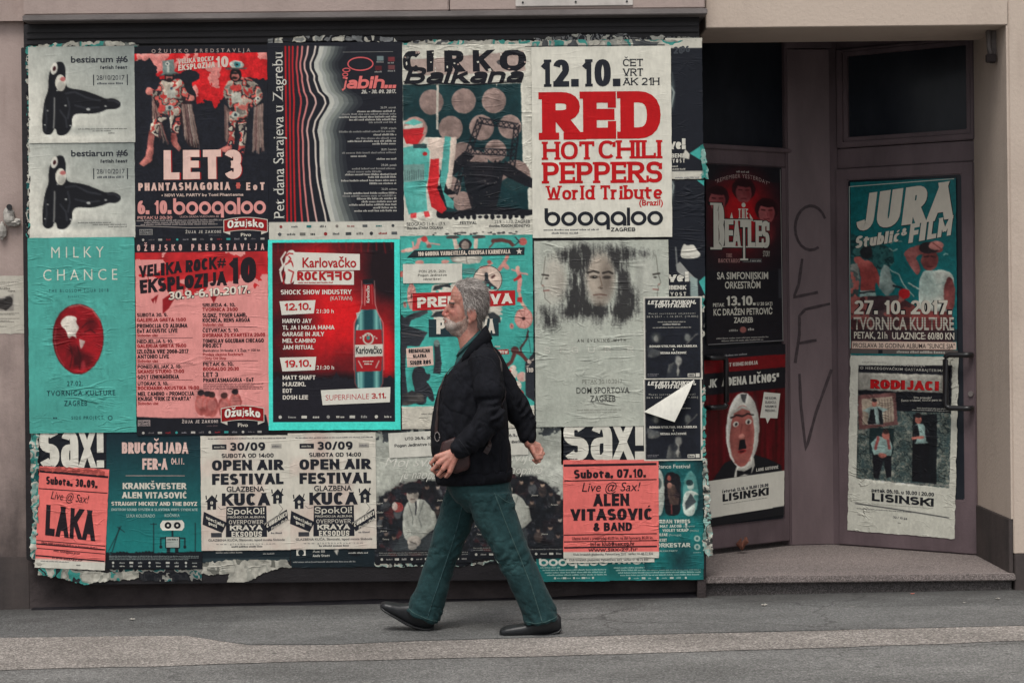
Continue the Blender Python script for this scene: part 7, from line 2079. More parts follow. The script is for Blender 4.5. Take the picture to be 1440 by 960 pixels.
c.at(5.336, 1190, 380)
c.poly([(60, 190), (420, 180), (600, 300), (820, 300), (820, 620), (60, 620)], c.speck(['8a4340', '6c3734', '4a2a2c', '8f524d', '4a3a3c', '3a2a2e'], 40, 8))
c.box(60, 440, 860, 530, '2a2228', .8)
c.photo(1.7, .28, .6)
c.grain(.05)
CT = 'c9c3b5'
c.tx('27. 10. 2017.', 88, 822, 326, 110, '1a191e', 0.075, 2, dy=-2); c.tx('27. 10. 2017.', 90, 820, 323, 106, CT, 0.03, 3, dy=-2)
c.tx('TVORNICA KULTURE', 86, 832, 440, 90, CT, 0.02, 3)
for k in range(7): c.vb(80, 358 + k * 12, 840, 361 + k * 12, '2a2228', 4)
c.tx('PETAK, 21h', 88, 336, 510, 50, CT, 0.015, 3); c.tx('ULAZNICE: 60/80 KN', 372, 834, 512, 50, CT, 0.015, 3)
c.vb(72, 532, 848, 588, 'c9b3a4', 2); c.tx('PROSLAVA 30 GODINA ALBUMA "SUNCE SJA"', 80, 838, 580, 34, '2a2226', 0.01, 3)
c.vb(60, 592, 860, 626, '55504d', 2); c.greek(405, 770, 618, 18, 'a9a59b', 3); c.vb(268, 596, 300, 624, '1e1d22', 3)
c.at(6, 1190, 240)
SC = '0f2c30'
for s_, a, b_, y, h, dy in (('JURA', 112, 925, 490, 322, 90),):
    c.tx(s_, a - 6, b_ + 8, y + 8, h + 4, SC, 0.10, 2, dy=dy, skew=.13); c.tx(s_, a, b_, y, h, CT, 0.085, 3, dy=dy, skew=.13)
c.tx('Stublić', 106, 484, 640, 108, SC, 0.07, 2, dy=54, skew=.15); c.tx('Stublić', 108, 482, 636, 106, CT, 0.045, 3, dy=54, skew=.15)
c.tx('&', 496, 548, 536, 64, CT, 0.05, 3, dy=6, skew=.1)
c.tx('FILM', 556, 918, 604, 168, SC, 0.08, 2, dy=62, skew=.13); c.tx('FILM', 558, 914, 600, 164, CT, 0.06, 3, dy=62, skew=.13)
c.vl([(62, 98), (946, 66)], 6, 'b9bdb3', 2); c.vl([(64, 98), (68, 1500)], 7, '8fa5a0', 2)
c.build()

# --- on the left wall: a small notice and a plastic bag on a nail
LW = Plane((0, 0.10, 0), (1, 0, 0))
c = Sheet('paper_notice', 'small faded white notice with a dark hand picture on the beige wall', 'notice', (-22, 388, 34, 469), 0.0015, plane=LW, base='b9b4a8', res=1.2, mat='paste', ragged=1.2)
c.at(4.364, 0, 260)
c.poly([(5, 690), (85, 670), (85, 775), (-80, 775), (-80, 690)], '8f8a83'); c.poly([(-90, 700), (20, 705), (45, 680), (80, 690), (78, 740), (50, 760), (35, 775), (20, 760), (-90, 740)], '33302f')
c.tx('izložba', -20, 62, 642, 14, '55504b', 0.0, skew=.3); c.tx('rujna', 50, 95, 655, 9, '55504b', 0.02)
for y, a, b_ in ((600, -60, 120), (612, -60, 60), (630, -60, 0), (790, -60, 118), (797, -60, 90), (822, -40, 120), (835, -40, 60), (842, -60, 90), (870, -60, 40)): c.greek(a, b_, y, 5, '6a655f')
c.build()
bagm = solid_mat('crumpled_white_plastic', (0.36, 0.34, 0.31), 0.45, 0.3, 0.3, 40)
nb = empty('plastic_bag', tuple(P(14, 295, 0.08)), 'crumpled white plastic bag knotted on a dark nail in the beige wall', 'plastic bag')
def crumple(cx, cy, rx, ry, dep, seed, Y):
    v, f = [], []
    a, b_ = 22, 14
    for i in range(b_ + 1):
        ph = math.pi * i / b_
        for j in range(a):
            th = 2 * math.pi * j / a
            k = 0.72 + 0.75 * float(vnoise(3 + 1.6 * math.cos(th) * math.sin(ph) + seed, 3 + 1.6 * math.sin(th) * math.sin(ph), 2 + 1.9 * math.cos(ph)))
            p = P(cx + rx * k * math.sin(ph) * math.cos(th), cy - ry * k * math.cos(ph), Y)
            v.append((p[0], Y + dep * k * math.sin(ph) * math.sin(th), p[2]))
    for i in range(b_):
        for j in range(a): f.append((i * a + j, i * a + (j + 1) % a, (i + 1) * a + (j + 1) % a, (i + 1) * a + j))
    return v, f
m_ = MB(); m_.add(*crumple(13, 304, 7, 10, .020, 1.0, 0.078)); m_.add(*crumple(3, 325, 6, 10, .016, 5.0, 0.082)); m_.add(*crumple(20, 313, 9, 5, .014, 9.0, 0.080))
m_.build('bag', bagm, nb)
n0, n1 = P(14, 292, 0.095), P(13, 291, 0.05)
MB().tube([n0, n1], [0.012, 0.016], 10).build('nail', M['black_metal'], nb)
# dry leaf lying on the step, litter on the pavement
lfm = solid_mat('dry_brown_leaf', (0.20, 0.085, 0.06), 0.7, 0.2, 0.4, 40)
def leaf(px, py, size, seed, label, zoff, mat, cat, name, onstep):
    p = floor_px(np.float64(px), np.float64(py)) if onstep else ground_px(np.float64(px), np.float64(py))
    v, f = [], []
    n_ = 12
    for i in range(n_ + 1):
        for j in range(n_ + 1):
            u, w = i / n_ * 2 - 1, j / n_ * 2 - 1
            r_ = size * (1 - .45 * abs(w)) 
            x = u * r_ * math.sqrt(max(0, 1 - .8 * w * w)); y = w * size * 1.1
            z = abs(u) ** 1.5 * size * 0.75 + size * .7 * float(vnoise(u * 2 + seed, w * 2 + seed)) + (0.35 * size * w * w)
            v.append((p[0] + x, p[1] + y * .7, p[2] + 0.003 + z * zoff))
    for i in range(n_):
        for j in range(n_): a = i * (n_ + 1) + j; f.append((a, a + 1, a + n_ + 2, a + n_ + 1))
    me = bpy.data.meshes.new(name); me.from_pydata(v, [], f); me.update()
    o = link_mesh(name, me, mat, smooth=True)
    return tag(o, label, cat)
leaf(1044, 778, 0.040, 2.0, 'curled dry brown leaf lying on the granite step by the left door', 1.6, lfm, 'leaf', 'dry_leaf', True)
lit = solid_mat('pale_scrap_paper', (0.4, 0.38, 0.34), 0.7, 0.2, 0.2, 30)
lit2 = solid_mat('coral_scrap_paper', (0.45, 0.16, 0.13), 0.7, 0.2, 0.2, 30)
for px, py, s_, sd, lb, mt in ((1075, 852, .018, 1, 'small white paper scrap on the asphalt below the middle of the step', lit), (1283, 836, .014, 3, 'coral paper scrap on the asphalt against the riser of the step', lit2), (1403, 843, .014, 5, 'pale paper scrap on the asphalt near the right wall', lit), (1356, 848, .009, 7, 'tiny pale paper fleck on the asphalt left of the scrap by the right wall', lit), (186, 872, .016, 9, 'white paper fleck on the asphalt below the board, left end', lit)):
    leaf(px, py, s_, sd, lb, .35, mt, 'litter', 'paper_scrap', False)
# ================================================================== the walking man
MY = -0.90                                   # how far in front of the board he walks
KM = (MY + DIST) / F                         # metres per photo pixel there
man_o = ground_px(np.float64(690), np.float64(888))
man = empty('person', (float(man_o[0]), MY, float(ground_z(man_o[0], MY))), 'grey-bearded man in black jacket and green-blue jeans striding left past the posters', 'person')

def MP(px, py, dy=0.0):
    """a point of the man: photo pixel at his depth, then dy metres away from the camera (keeps x, z)"""
    p = P(px, py, MY)
    return np.array([p[0], MY + dy, p[2]])

class Body:
    """closed shapes that are fused into one skin"""
    def __init__(s): s.m = MB()
    def ell(s, c, r, rot=0.0, n=18):
        """c point, r = (x, y, z) radii in metres, rot about Y in degrees"""
        v, f = [], []
        ca, sa = math.cos(R(rot)), math.sin(R(rot))
        for i in range(n + 1):
            ph = math.pi * i / n
            for j in range(n * 2):
                th = math.pi * j / n
                x, y, z = r[0] * math.sin(ph) * math.cos(th), r[1] * math.sin(ph) * math.sin(th), r[2] * math.cos(ph)
                v.append((c[0] + x * ca + z * sa, c[1] + y, c[2] - x * sa + z * ca))
        for i in range(n):
            for j in range(2 * n): f.append((i * 2 * n + j, (i + 1) * 2 * n + j, (i + 1) * 2 * n + (j + 1) % (2 * n), i * 2 * n + (j + 1) % (2 * n)))
        s.m.add(v, f); return s
    def limb(s, pts, rs, n=16, flat=1.0):
        """tapered limb through points, with round joints"""
        s.m.tube(pts, rs, n, flat)
        for p, r in zip(pts, rs): s.ell(p, (r, r, r), n=10)
        return s
    def loft(s, rings, n=28, sq=2.0):
        """rings: (pixel A, pixel B, half depth, centre depth); each an oval seen edge-on from A to B"""
        v, f = [], []
        for a, b_, hd, yc in rings:
            A, B = MP(*a, yc), MP(*b_, yc)
            c, e = (A + B) / 2, (A - B) / 2
            for j in range(n):
                t = 2 * math.pi * j / n
                cc, ss = math.cos(t), math.sin(t)
                cx = math.copysign(abs(cc) ** (2 / sq), cc); sx = math.copysign(abs(ss) ** (2 / sq), ss)
                v.append(c + e * cx + np.array([0, hd * sx, 0]))
        m_ = len(rings)
        f = [(k * n + j, k * n + (j + 1) % n, (k + 1) * n + (j + 1) % n, (k + 1) * n + j) for k in range(m_ - 1) for j in range(n)]
        f += [tuple(range(n - 1, -1, -1)), tuple(range((m_ - 1) * n, m_ * n))]
        s.m.add(v, f); return s
    def fuse(s, voxel, smooth=6, fac=0.5):
        me = s.m.mesh('raw')
        bm = bmesh.new(); bm.from_mesh(me); bmesh.ops.recalc_face_normals(bm, faces=bm.faces); bm.to_mesh(me); bm.free()
        o = bpy.data.objects.new('raw', me); COL.objects.link(o)
        r = o.modifiers.new('r', 'REMESH'); r.mode = 'VOXEL'; r.voxel_size = voxel
        if smooth:
            q = o.modifiers.new('s', 'SMOOTH'); q.factor = fac; q.iterations = smooth
        dg = bpy.context.evaluated_depsgraph_get()
        out = bpy.data.meshes.new_from_object(o.evaluated_get(dg))
        bpy.data.objects.remove(o); bpy.data.meshes.remove(me)
        return out

def mesh_co(me):
    a = np.empty(len(me.vertices) * 3, np.float32); me.vertices.foreach_get('co', a)
    return a.reshape(-1, 3).astype(float)
def mesh_no(me):
    a = np.empty(len(me.vertices) * 3, np.float32); me.vertices.foreach_get('normal', a)
    return a.reshape(-1, 3).astype(float)
def set_co(me, c):
    me.vertices.foreach_set('co', c.astype(np.float32).ravel()); me.update()
def to_px(c):
    """pixel at which a point of the man is seen, ignoring its depth offset"""
    t = MY + DIST
    x, z = (c[:, 0]) / t, (c[:, 2] - CZ) / t
    u, v = x * CR - z * SR, x * SR + z * CR
    return PX + u * F, PY - v * F
def put_ink(me, rgb):
    at = me.attributes.new('ink', 'FLOAT_COLOR', 'POINT')
    q = np.ones((len(me.vertices), 4), np.float32); q[:, :3] = rgb
    at.data.foreach_set('color', q.ravel())

# ---------------- materials
def cloth_mat(name, weave, scale, rough, bumpd, sheen=0.0, spec=0.2):
    m, nt, b = new_mat(name)
    at = nd(nt, 'ShaderNodeAttribute', attribute_name='ink')
    n1 = noise_node(nt, scale, 5, 0.6)
    g = ramp(nt, n1.outputs[0], [(0.3, (1 - weave,) * 3), (0.7, (1 + weave,) * 3)])
    nt.links.new(mix(nt, 1.0, at.outputs['Color'], g.outputs[0], 'MULTIPLY'), b.inputs['Base Color'])
    b.inputs['Roughness'].default_value = rough
    b.inputs['Specular IOR Level'].default_value = spec
    b.inputs['Sheen Weight'].default_value = sheen
    n2 = noise_node(nt, 420, 3, 0.6); n3 = noise_node(nt, 26, 4, 0.6)
    h = math_node(nt, 'ADD', math_node(nt, 'MULTIPLY', n2.outputs[0], 0.25), n3.outputs[0])
    bump(nt, b, h, 0.8, bumpd)
    return m
M['jacket'] = cloth_mat('black_cotton_jacket', 0.3, 35, 0.9, 0.003, 0.0, 0.12)
M['denim'] = cloth_mat('green_blue_denim', 0.25, 60, 0.85, 0.004, 0.05)
M['shoe'] = cloth_mat('black_leather', 0.3, 50, 0.42, 0.002, 0.0, 0.45)
M['hairm'] = cloth_mat('grey_hair', 0.3, 200, 0.6, 0.001, 0.0, 0.3)
m, nt, b = new_mat('skin')
at = nd(nt, 'ShaderNodeAttribute', attribute_name='ink')
n1 = noise_node(nt, 90, 4, 0.6)
g = ramp(nt, n1.outputs[0], [(0.3, (0.86, 0.80, 0.78)), (0.7, (1.1, 1.08, 1.06))])
nt.links.new(mix(nt, 1.0, at.outputs['Color'], g.outputs[0], 'MULTIPLY'), b.inputs['Base Color'])
b.inputs['Roughness'].default_value = 0.5
b.inputs['Subsurface Weight'].default_value = 0.12
b.inputs['Subsurface Radius'].default_value = (0.01, 0.004, 0.002)
bump(nt, b, noise_node(nt, 240, 4, 0.6).outputs[0], 0.5, 0.0012)
M['skin'] = m

# ---------------- body: one skin from head to feet
B = Body()
k = KM
def head_e(px, py, rx, ry, rz, dy=0.0, rot=0.0): B.ell(MP(px, py, dy), (rx * k, ry, rz * k), rot)
head_e(662, 424, 24.0, 0.077, 30.5)                    # skull
head_e(650, 418, 16.5, 0.066, 22)                      # forehead
head_e(647, 440, 16.5, 0.061, 26)                      # face
head_e(640, 457, 14.0, 0.045, 10.5)                    # jaw and chin
head_e(649, 454, 15, 0.058, 13)                       # jaw corner
B.limb([MP(640, 463), MP(652, 466)], [0.030, 0.046], 14)    # flesh under the chin
head_e(634, 452, 9.5, 0.034, 8)                        # mouth
for sgn in (-1, 1):
    B.limb([MP(633, 424.5, sgn * 0.010), MP(636.5, 425.8, sgn * 0.048)], [0.0085, 0.0075], 10)   # brow
    head_e(643, 439, 10, 0.022, 8, sgn * 0.034)       # cheekbone
    head_e(664, 441, 7.0, 0.011, 11.5, sgn * 0.084, -12)     # ear
    head_e(661, 451.5, 3.8, 0.010, 4.6, sgn * 0.080)
    head_e(627.5, 443.5, 3.4, 0.009, 2.8, sgn * 0.011)         # nostril wing
B.limb([MP(634, 427), MP(629, 433), MP(624.6, 441.5)], [0.0100, 0.0108, 0.0128], 12)
B.limb([MP(626, 448.5, -0.014), MP(625, 448.5), MP(626, 448.5, 0.014)], [0.006, 0.0075, 0.006], 10)
B.limb([MP(627, 453.2, -0.012), MP(626, 453.2), MP(627, 453.2, 0.012)], [0.006, 0.007, 0.006], 10)
B.limb([MP(658, 450), MP(660.5, 470), MP(666, 492)], [0.060, 0.062, 0.066], 20)      # neck
# trunk, kept inside the clothes
B.loft([((655, 500), (684, 484), 0.07, 0), ((645, 526), (692, 512), 0.11, 0), ((628, 572), (700, 560), 0.14, 0), ((622, 620), (704, 620), 0.15, 0), ((634, 664), (704, 664), 0.13, 0), ((646, 694), (702, 694), 0.09, 0)])
# arms: near arm swings forward, far arm back
NA_S, NA_E, NA_W = MP(682, 507, -0.175), MP(691, 584, -0.245), MP(644, 629, -0.235)
FA_S, FA_E, FA_W = MP(686, 507, 0.175), MP(735, 585, 0.215), MP(745, 627, 0.19)
B.limb([NA_S, NA_E, NA_W], [0.05, 0.042, 0.029])
B.limb([FA_S, FA_E, FA_W], [0.05, 0.042, 0.029])
# legs: far leg leads, near leg trails
B.limb([MP(664, 692, 0.085), MP(618, 785, 0.09), MP(594, 856, 0.09), MP(593, 868, 0.09)], [0.07, 0.05, 0.034, 0.028])
B.limb([MP(688, 692, -0.085), MP(728, 782, -0.09), MP(764, 856, -0.09), MP(766, 870, -0.09)], [0.07, 0.05, 0.034, 0.028])
B.limb([MP(592, 872, 0.09), MP(566, 866, 0.09)], [0.022, 0.016]); B.limb([MP(768, 873, -0.09), MP(740, 880, -0.09)], [0.022, 0.014])
# hands: palm, four bent fingers, thumb
def hand(W, mcp, pip, dip, tip, thumb, rf=0.0098):
    for q in mcp: B.limb([W * 0.85 + q * 0.15, (W + q) / 2, q], [0.021, 0.018, 0.0135], 10)
    for a_, b_, c_, d_, sc in zip(mcp, pip, dip, tip, (1.0, 1.06, 1.0, 0.86)):
        B.limb([a_, b_, c_, d_], [rf * 1.16 * sc, rf * sc, rf * 0.92 * sc, rf * 0.8 * sc], 10)
    B.limb(thumb, [0.016, 0.0125, 0.0105, 0.0085][:len(thumb)], 10)
def hp(lst, W): return [MP(x, y, W[1] - MY + d) for x, y, d in lst]
hand(NA_W, hp([(617, 636, -.004), (619, 645, -.014), (626, 652, -.016), (635, 656, -.012)], NA_W),
     hp([(609, 645, .004), (611, 654, -.004), (619, 661, -.006), (629, 663, -.004)], NA_W),
     hp([(612, 652, .026), (615, 659, .022), (622, 664, .020), (631, 664, .018)], NA_W),
     hp([(620, 651, .036), (622, 656, .034), (628, 660, .032), (635, 660, .030)], NA_W),
     hp([(636, 632, .020), (624, 633, .034), (614, 639, .034), (609, 646, .028)], NA_W))
hand(FA_W, hp([(758, 630, .006), (760, 636, .006), (758, 642, .004), (754, 647, .002)], FA_W),
     hp([(763, 636, -.004), (765, 642, -.004), (762, 648, -.006), (757, 652, -.006)], FA_W),
     hp([(761, 643, -.022), (762, 648, -.022), (759, 653, -.022), (755, 655, -.020)], FA_W),
     hp([(754, 643, -.028), (755, 647, -.028), (753, 650, -.026), (750, 651, -.024)], FA_W),
     hp([(749, 633, -.016), (752, 641, -.030), (756, 649, -.034)], FA_W))
me = B.fuse(0.0031, 8, 0.5)
co = mesh_co(me); no = mesh_no(me)
px, py = to_px(co); sd = co[:, 1] - MY
near_head = py < 480
# eye sockets, temples, cheek hollows
for sgn in (-1, 1):
    d2 = ((px - 635) / 4.2) ** 2 + ((py - 431.5) / 3.2) ** 2 + ((sd - sgn * 0.036) / 0.017) ** 2
    co -= no * (0.0105 * np.exp(-d2) * near_head)[:, None]
    d2 = ((px - 635.2) / 2.6) ** 2 + ((py - 432) / 1.5) ** 2 + ((sd - sgn * 0.036) / 0.012) ** 2
    co += no * (0.0045 * np.exp(-d2) * near_head)[:, None]
    d2 = ((px - 636.5 - (py - 436) * .3) / 5) ** 2 + ((py - 436.3) / 0.9) ** 2 + ((sd - sgn * 0.04) / 0.02) ** 2
    co -= no * (0.0026 * np.exp(-d2) * near_head)[:, None]
    d2 = ((px - (629.5 + (py - 441) * .42)) / 1.0) ** 2 + ((py - 447) / 6) ** 2 + ((sd - sgn * 0.032) / 0.02) ** 2
    co -= no * (0.0034 * np.exp(-d2) * near_head)[:, None]
    d2 = ((px - 662) / 2.8) ** 2 + ((py - 441) / 5.0) ** 2 + ((sd - sgn * 0.088) / 0.012) ** 2
    co -= no * (0.006 * np.exp(-d2) * near_head)[:, None]
d2 = ((py - 450.8) / 0.9) ** 2 + (sd / 0.022) ** 2
co -= no * (0.003 * np.exp(-d2) * (near_head & (px < 632)))[:, None]
for yy in (408, 413, 418):
    co -= no * (0.0011 * np.exp(-((py - yy - 0.6 * np.sin(sd * 60)) / 0.8) ** 2) * (near_head & (px < 648)))[:, None]
set_co(me, co)
px, py = to_px(co)
col = np.tile(np.array([0.45, 0.225, 0.175]), (len(co), 1))
def tint(w, c):
    global col
    w = np.clip(w, 0, 1)[:, None]
    col = col * (1 - w) + np.array(c) * w
nz = fbm(co[:, 0] * 40, co[:, 2] * 40, co[:, 1] * 40, 3)
tint((nz - .45) * 2.0 * .5, (0.46, 0.19, 0.145))
tint(np.exp(-((px - 626) / 6) ** 2 - ((py - 440) / 5) ** 2) * .85 * near_head, (0.38, 0.105, 0.085))
tint(np.clip((fbm(co[:, 0] * 90, co[:, 2] * 90, co[:, 1] * 90, 3) - .5) * 2.5, 0, .5) * near_head, (0.33, 0.11, 0.085))
tint(np.exp(-((px - 640) / 7) ** 2 - ((py - 440) / 6) ** 2) * .55 * near_head, (0.43, 0.145, 0.115))
tint(np.exp(-((px - 663) / 7) ** 2 - ((py - 442) / 10) ** 2) * .5 * (near_head & (np.abs(sd) > .07)), (0.42, 0.14, 0.11))
eye = np.exp(-(((px - 636.6) / 3.4) ** 2 + ((py - 431.6 - (px - 636) * .12) / 1.0) ** 2) ** 2) * (near_head & (np.abs(np.abs(sd) - .038) < .02))
tint(eye * .95, (0.035, 0.022, 0.02))
tint(np.exp(-((px - 637) / 6) ** 2 - ((py - 431.5) / 3.6) ** 2) * .6 * near_head, (0.20, 0.075, 0.062))
tint(np.exp(-((px - (629.5 + (py - 441) * .42)) / 1.1) ** 2 - ((py - 447) / 6) ** 2) * .5 * near_head, (0.22, 0.075, 0.06))
tint(np.exp(-((px - 627) / 4.5) ** 2 - ((py - 450.9) / 0.9) ** 2) * .8 * near_head, (0.15, 0.05, 0.045))
handm = (py > 600) & (py < 680)
tint(handm * np.clip((nz - .4) * 2, 0, .6), (0.45, 0.17, 0.13))
put_ink(me, np.clip(col, 0, 1))
body = link_mesh('body', me, M['skin'], man, smooth=True)

# ---------------- hair and beard: a matted base and many loose strands
def grow(name, keep, thick, dirfn, length, count, colfn, wid=0.0011):
    nrm = mesh_no(me)
    c = mesh_co(me) + (np.array(body.matrix_basis.translation) + np.array(man.location))
    pz = to_px(c)
    mk = keep(pz[0], pz[1], c[:, 1] - MY)
    fs = [tuple(p.vertices) for p in me.polygons if all(mk[i] for i in p.vertices)]
    used = sorted({i for f in fs for i in f}); re = {i: n for n, i in enumerate(used)}
    u = np.array(used)
    cc = c[u]
    th = thick(pz[0][u], pz[1][u]) * (0.35 + 1.3 * fbm(cc[:, 0] * 120 + cc[:, 2] * 40, cc[:, 2] * 45 - cc[:, 0] * 40, cc[:, 1] * 120, 4))
    # thin the rim down to the skin
    edge = np.zeros(len(u)); cnt = {}
    for f in fs:
        for a_, b_ in zip(f, f[1:] + f[:1]): kx = (min(a_, b_), max(a_, b_)); cnt[kx] = cnt.get(kx, 0) + 1
    rim = {i for kx, v_ in cnt.items() if v_ == 1 for i in kx}
    rimi = np.array([re[i] for i in rim])
    dist = np.full(len(u), 1.0)
    for q in np.array_split(np.arange(len(u)), max(1, len(u) // 800)):
        dist[q] = np.sqrt(((cc[q][:, None] - cc[rimi][None]) ** 2).sum(-1)).min(1)
    th = th * np.clip(dist / 0.012, 0.12, 1)
    v = cc + nrm[u] * th[:, None]
    verts = v.tolist(); faces = [tuple(re[i] for i in f) for f in fs]
    cols = [colfn(*to_px(cc), np.random.default_rng(1).random(len(u)))]
    pick = rng.integers(0, len(u), count)
    for i in pick:
        n_ = nrm[u[i]]
        p = v[i] - n_ * 0.002
        d = dirfn(pz[0][u[i]], pz[1][u[i]], n_)
        d = d + rng.normal(0, .24, 3); d /= np.linalg.norm(d)
        L = length(pz[0][u[i]], pz[1][u[i]]) * rng.uniform(.6, 1.25)
        s_ = np.cross(d, n_); s_ /= np.linalg.norm(s_) + 1e-9
        b0 = len(verts)
        lift_ = n_ * L * rng.uniform(.0, .28)
        pts = [p, p + d * L * .5 + lift_ * .8, p + d * L + lift_ * .6]
        for q, w in zip(pts[:2], (wid, wid * .8)): verts += [(q + s_ * w).tolist(), (q - s_ * w).tolist()]
        verts.append(pts[2].tolist())
        faces += [(b0, b0 + 1, b0 + 3, b0 + 2), (b0 + 2, b0 + 3, b0 + 4)]
        cols.append(np.tile(colfn(np.array([pz[0][u[i]]]), np.array([pz[1][u[i]]]), np.array([rng.random()])), (5, 1)))
    hm = bpy.data.meshes.new(name); hm.from_pydata(verts, [], faces); hm.update()
    put_ink(hm, np.clip(np.vstack(cols), 0.01, 1))
    return link_mesh(name, hm, M['hairm'], man, smooth=True)

def hair_keep(x, y, s):
    line = np.interp(y, [388, 396, 401, 406, 412, 420, 436, 447], [634, 634, 639, 644, 648, 651, 653, 656])
    k1 = (y < 447) & (x > line)
    k2 = (y >= 447) & (y < 460) & (x > 671)
    ear = (((x - 663.5) / 7.0) ** 2 + ((y - 443) / 11.0) ** 2 < 1) & (np.abs(s) > 0.055)
    return (k1 | k2) & ~ear
def hair_thick(x, y): return np.interp(x, [636, 650, 668, 690], [0.004, 0.008, 0.009, 0.008]) * np.interp(y, [385, 400, 450, 462], [1.1, 1, 1.0, .8])
def hair_dir(x, y, n):
    d = np.array([0.75, 0, -0.5]) if y < 415 else np.array([0.45, 0, -1.0])
    d = d - n * (d @ n)
    return d / (np.linalg.norm(d) + 1e-6)
def hair_col(x, y, r):
    base = np.array([0.085, 0.066, 0.058]); lt = np.array([0.48, 0.44, 0.41])
    w = np.clip(-.12 + .95 * r + .35 * np.exp(-((x - 655) / 10) ** 2 - ((y - 438) / 14) ** 2) + .25 * (y < 405), 0, 1)
    return base * (1 - w[:, None]) + lt * w[:, None]
grow('hair', hair_keep, hair_thick, hair_dir, lambda x, y: 0.040 if y < 406 else 0.030, 8000, hair_col, 0.0008)
def beard_keep(x, y, s):
    top = np.interp(x, [620, 628, 634, 642, 650, 656, 660], [444.5, 446, 449, 453, 450, 445, 441])
    lip = (np.abs(y - 451.5) < 1.3) & (x < 631) & (np.abs(s) < .024)
    return (y > top) & (y < 474) & (x < np.interp(y, [440, 452, 462, 474], [659, 660, 658, 648])) & ~lip
def beard_col(x, y, r):
    base = np.array([0.22, 0.135, 0.108]); lt = np.array([0.46, 0.41, 0.37])
    w = np.clip(-.05 + .6 * r + .5 * np.exp(-((x - 632) / 9) ** 2 - ((y - 460) / 8) ** 2) - .2 * (x > 648), 0, 1)
    return base * (1 - w[:, None]) + lt * w[:, None]
def beard_dir(x, y, n):
    d = np.array([-0.15, 0, -1.0]); d = d - n * (d @ n)
    return d / (np.linalg.norm(d) + 1e-6)
grow('beard', beard_keep, lambda x, y: np.interp(y, [444, 452, 462], [0.0008, 0.0016, 0.003]), beard_dir, lambda x, y: 0.0055, 5200, beard_col, 0.0006)
for _sg in (-1, 1):
    def brow_keep(x, y, s): return (s * _sg > 0) & (np.abs(y - 425.4 - (x - 632) * .16) < 1.5) & (x > 627) & (x < 641) & (np.abs(s) > .012) & (np.abs(s) < .062)
    grow('eyebrow', brow_keep, lambda x, y: 0.0015 + 0 * x, lambda x, y, n: np.array([.6, 0, -.15]), lambda x, y: 0.006, 150, lambda x, y, r: np.array([.085, .06, .05]) + .12 * r[:, None], 0.0006)

# ---------------- clothes
def folds(me, amp, fn):
    c = mesh_co(me); n_ = mesh_no(me)
    set_co(me, c + n_ * (amp * fn(c))[:, None])

# jacket
J = Body()
J.loft([((651, 506), (683, 470), 0.080, 0.0), ((643, 512), (690, 481), 0.115, 0.0), ((633, 520), (697, 495), 0.172, 0.0), ((624, 530), (704, 508), 0.195, 0.0), ((616, 548), (709, 534), 0.205, 0.0),
        ((610, 575), (711, 566), 0.205, 0.0), ((606.5, 605), (714, 600), 0.205, 0.0), ((607, 635), (718, 632), 0.20, 0.0), ((611, 662), (721, 655), 0.19, 0.0), ((615, 679), (718.5, 674), 0.175, 0.0)], sq=2.3)
J.limb([MP(681, 510, -0.150), MP(688, 545, -0.205), MP(691, 584, -0.235), MP(668, 609, -0.242), MP(650, 625, -0.236)], [0.082, 0.080, 0.074, 0.063, 0.051], 20)
J.limb([MP(684, 510, 0.150), MP(706, 548, 0.19), MP(733, 588, 0.215), MP(741, 604, 0.208), MP(743, 618, 0.196)], [0.082, 0.078, 0.068, 0.056, 0.048], 20)
jm = J.fuse(0.0055, 8, 0.5)
def jf(c):
    x, y = to_px(c); s = c[:, 1] - MY
    w = fbm(c[:, 0] * 5, c[:, 2] * 5, c[:, 1] * 5, 3) * 3
    # long soft vertical folds on the trunk, tighter cross folds at the elbows and cuffs
    a = np.sin(x * 0.30 + (y - 560) * 0.05 + w * 5) * np.clip((y - 500) / 60, 0, 1) * .55
    e1 = np.exp(-((x - 688) / 24) ** 2 - ((y - 588) / 26) ** 2) * (s < -.1); e2 = np.exp(-((x - 735) / 20) ** 2 - ((y - 592) / 26) ** 2) * (s > .08)
    mm = np.clip((fbm(c[:, 0] * 12, c[:, 2] * 12, c[:, 1] * 12 + 3, 3) - .40) * 5, 0, 1)
    a = a + (e1 + e2) * np.sin((x * 0.26 + y * 0.40) + w * 9) * 1.5 * mm
    cu = np.exp(-((x - 655) / 14) ** 2 - ((y - 621) / 12) ** 2) * (s < -.15)
    a = a + cu * np.sin(x * 0.5 - y * 0.45 + w * 8) * 1.3 * mm
    a = a + 1.1 * np.exp(-((y - 664) / 2.2) ** 2) * -1 * (s > -.19)
    rg = fbm(c[:, 0] * 13 + c[:, 2] * 5, c[:, 2] * 6, c[:, 1] * 11, 3)
    a = a - .5 * np.exp(-((rg - .5) / .022) ** 2)
    return a + (fbm(c[:, 0] * 9, c[:, 2] * 6, c[:, 1] * 9, 2) - .5) * 1.8
folds(jm, 0.0075, jf)
c_ = mesh_co(jm); x, y = to_px(c_); s_ = c_[:, 1] - MY
jc = np.tile(np.array([0.0085, 0.009, 0.012]), (len(c_), 1)) * (0.75 + .6 * fbm(c_[:, 0] * 9, c_[:, 2] * 9, c_[:, 1] * 9, 4))[:, None]
put_ink(jm, np.clip(jc, .002, 1))
jacket = link_mesh('jacket', jm, M['jacket'], man, smooth=True)
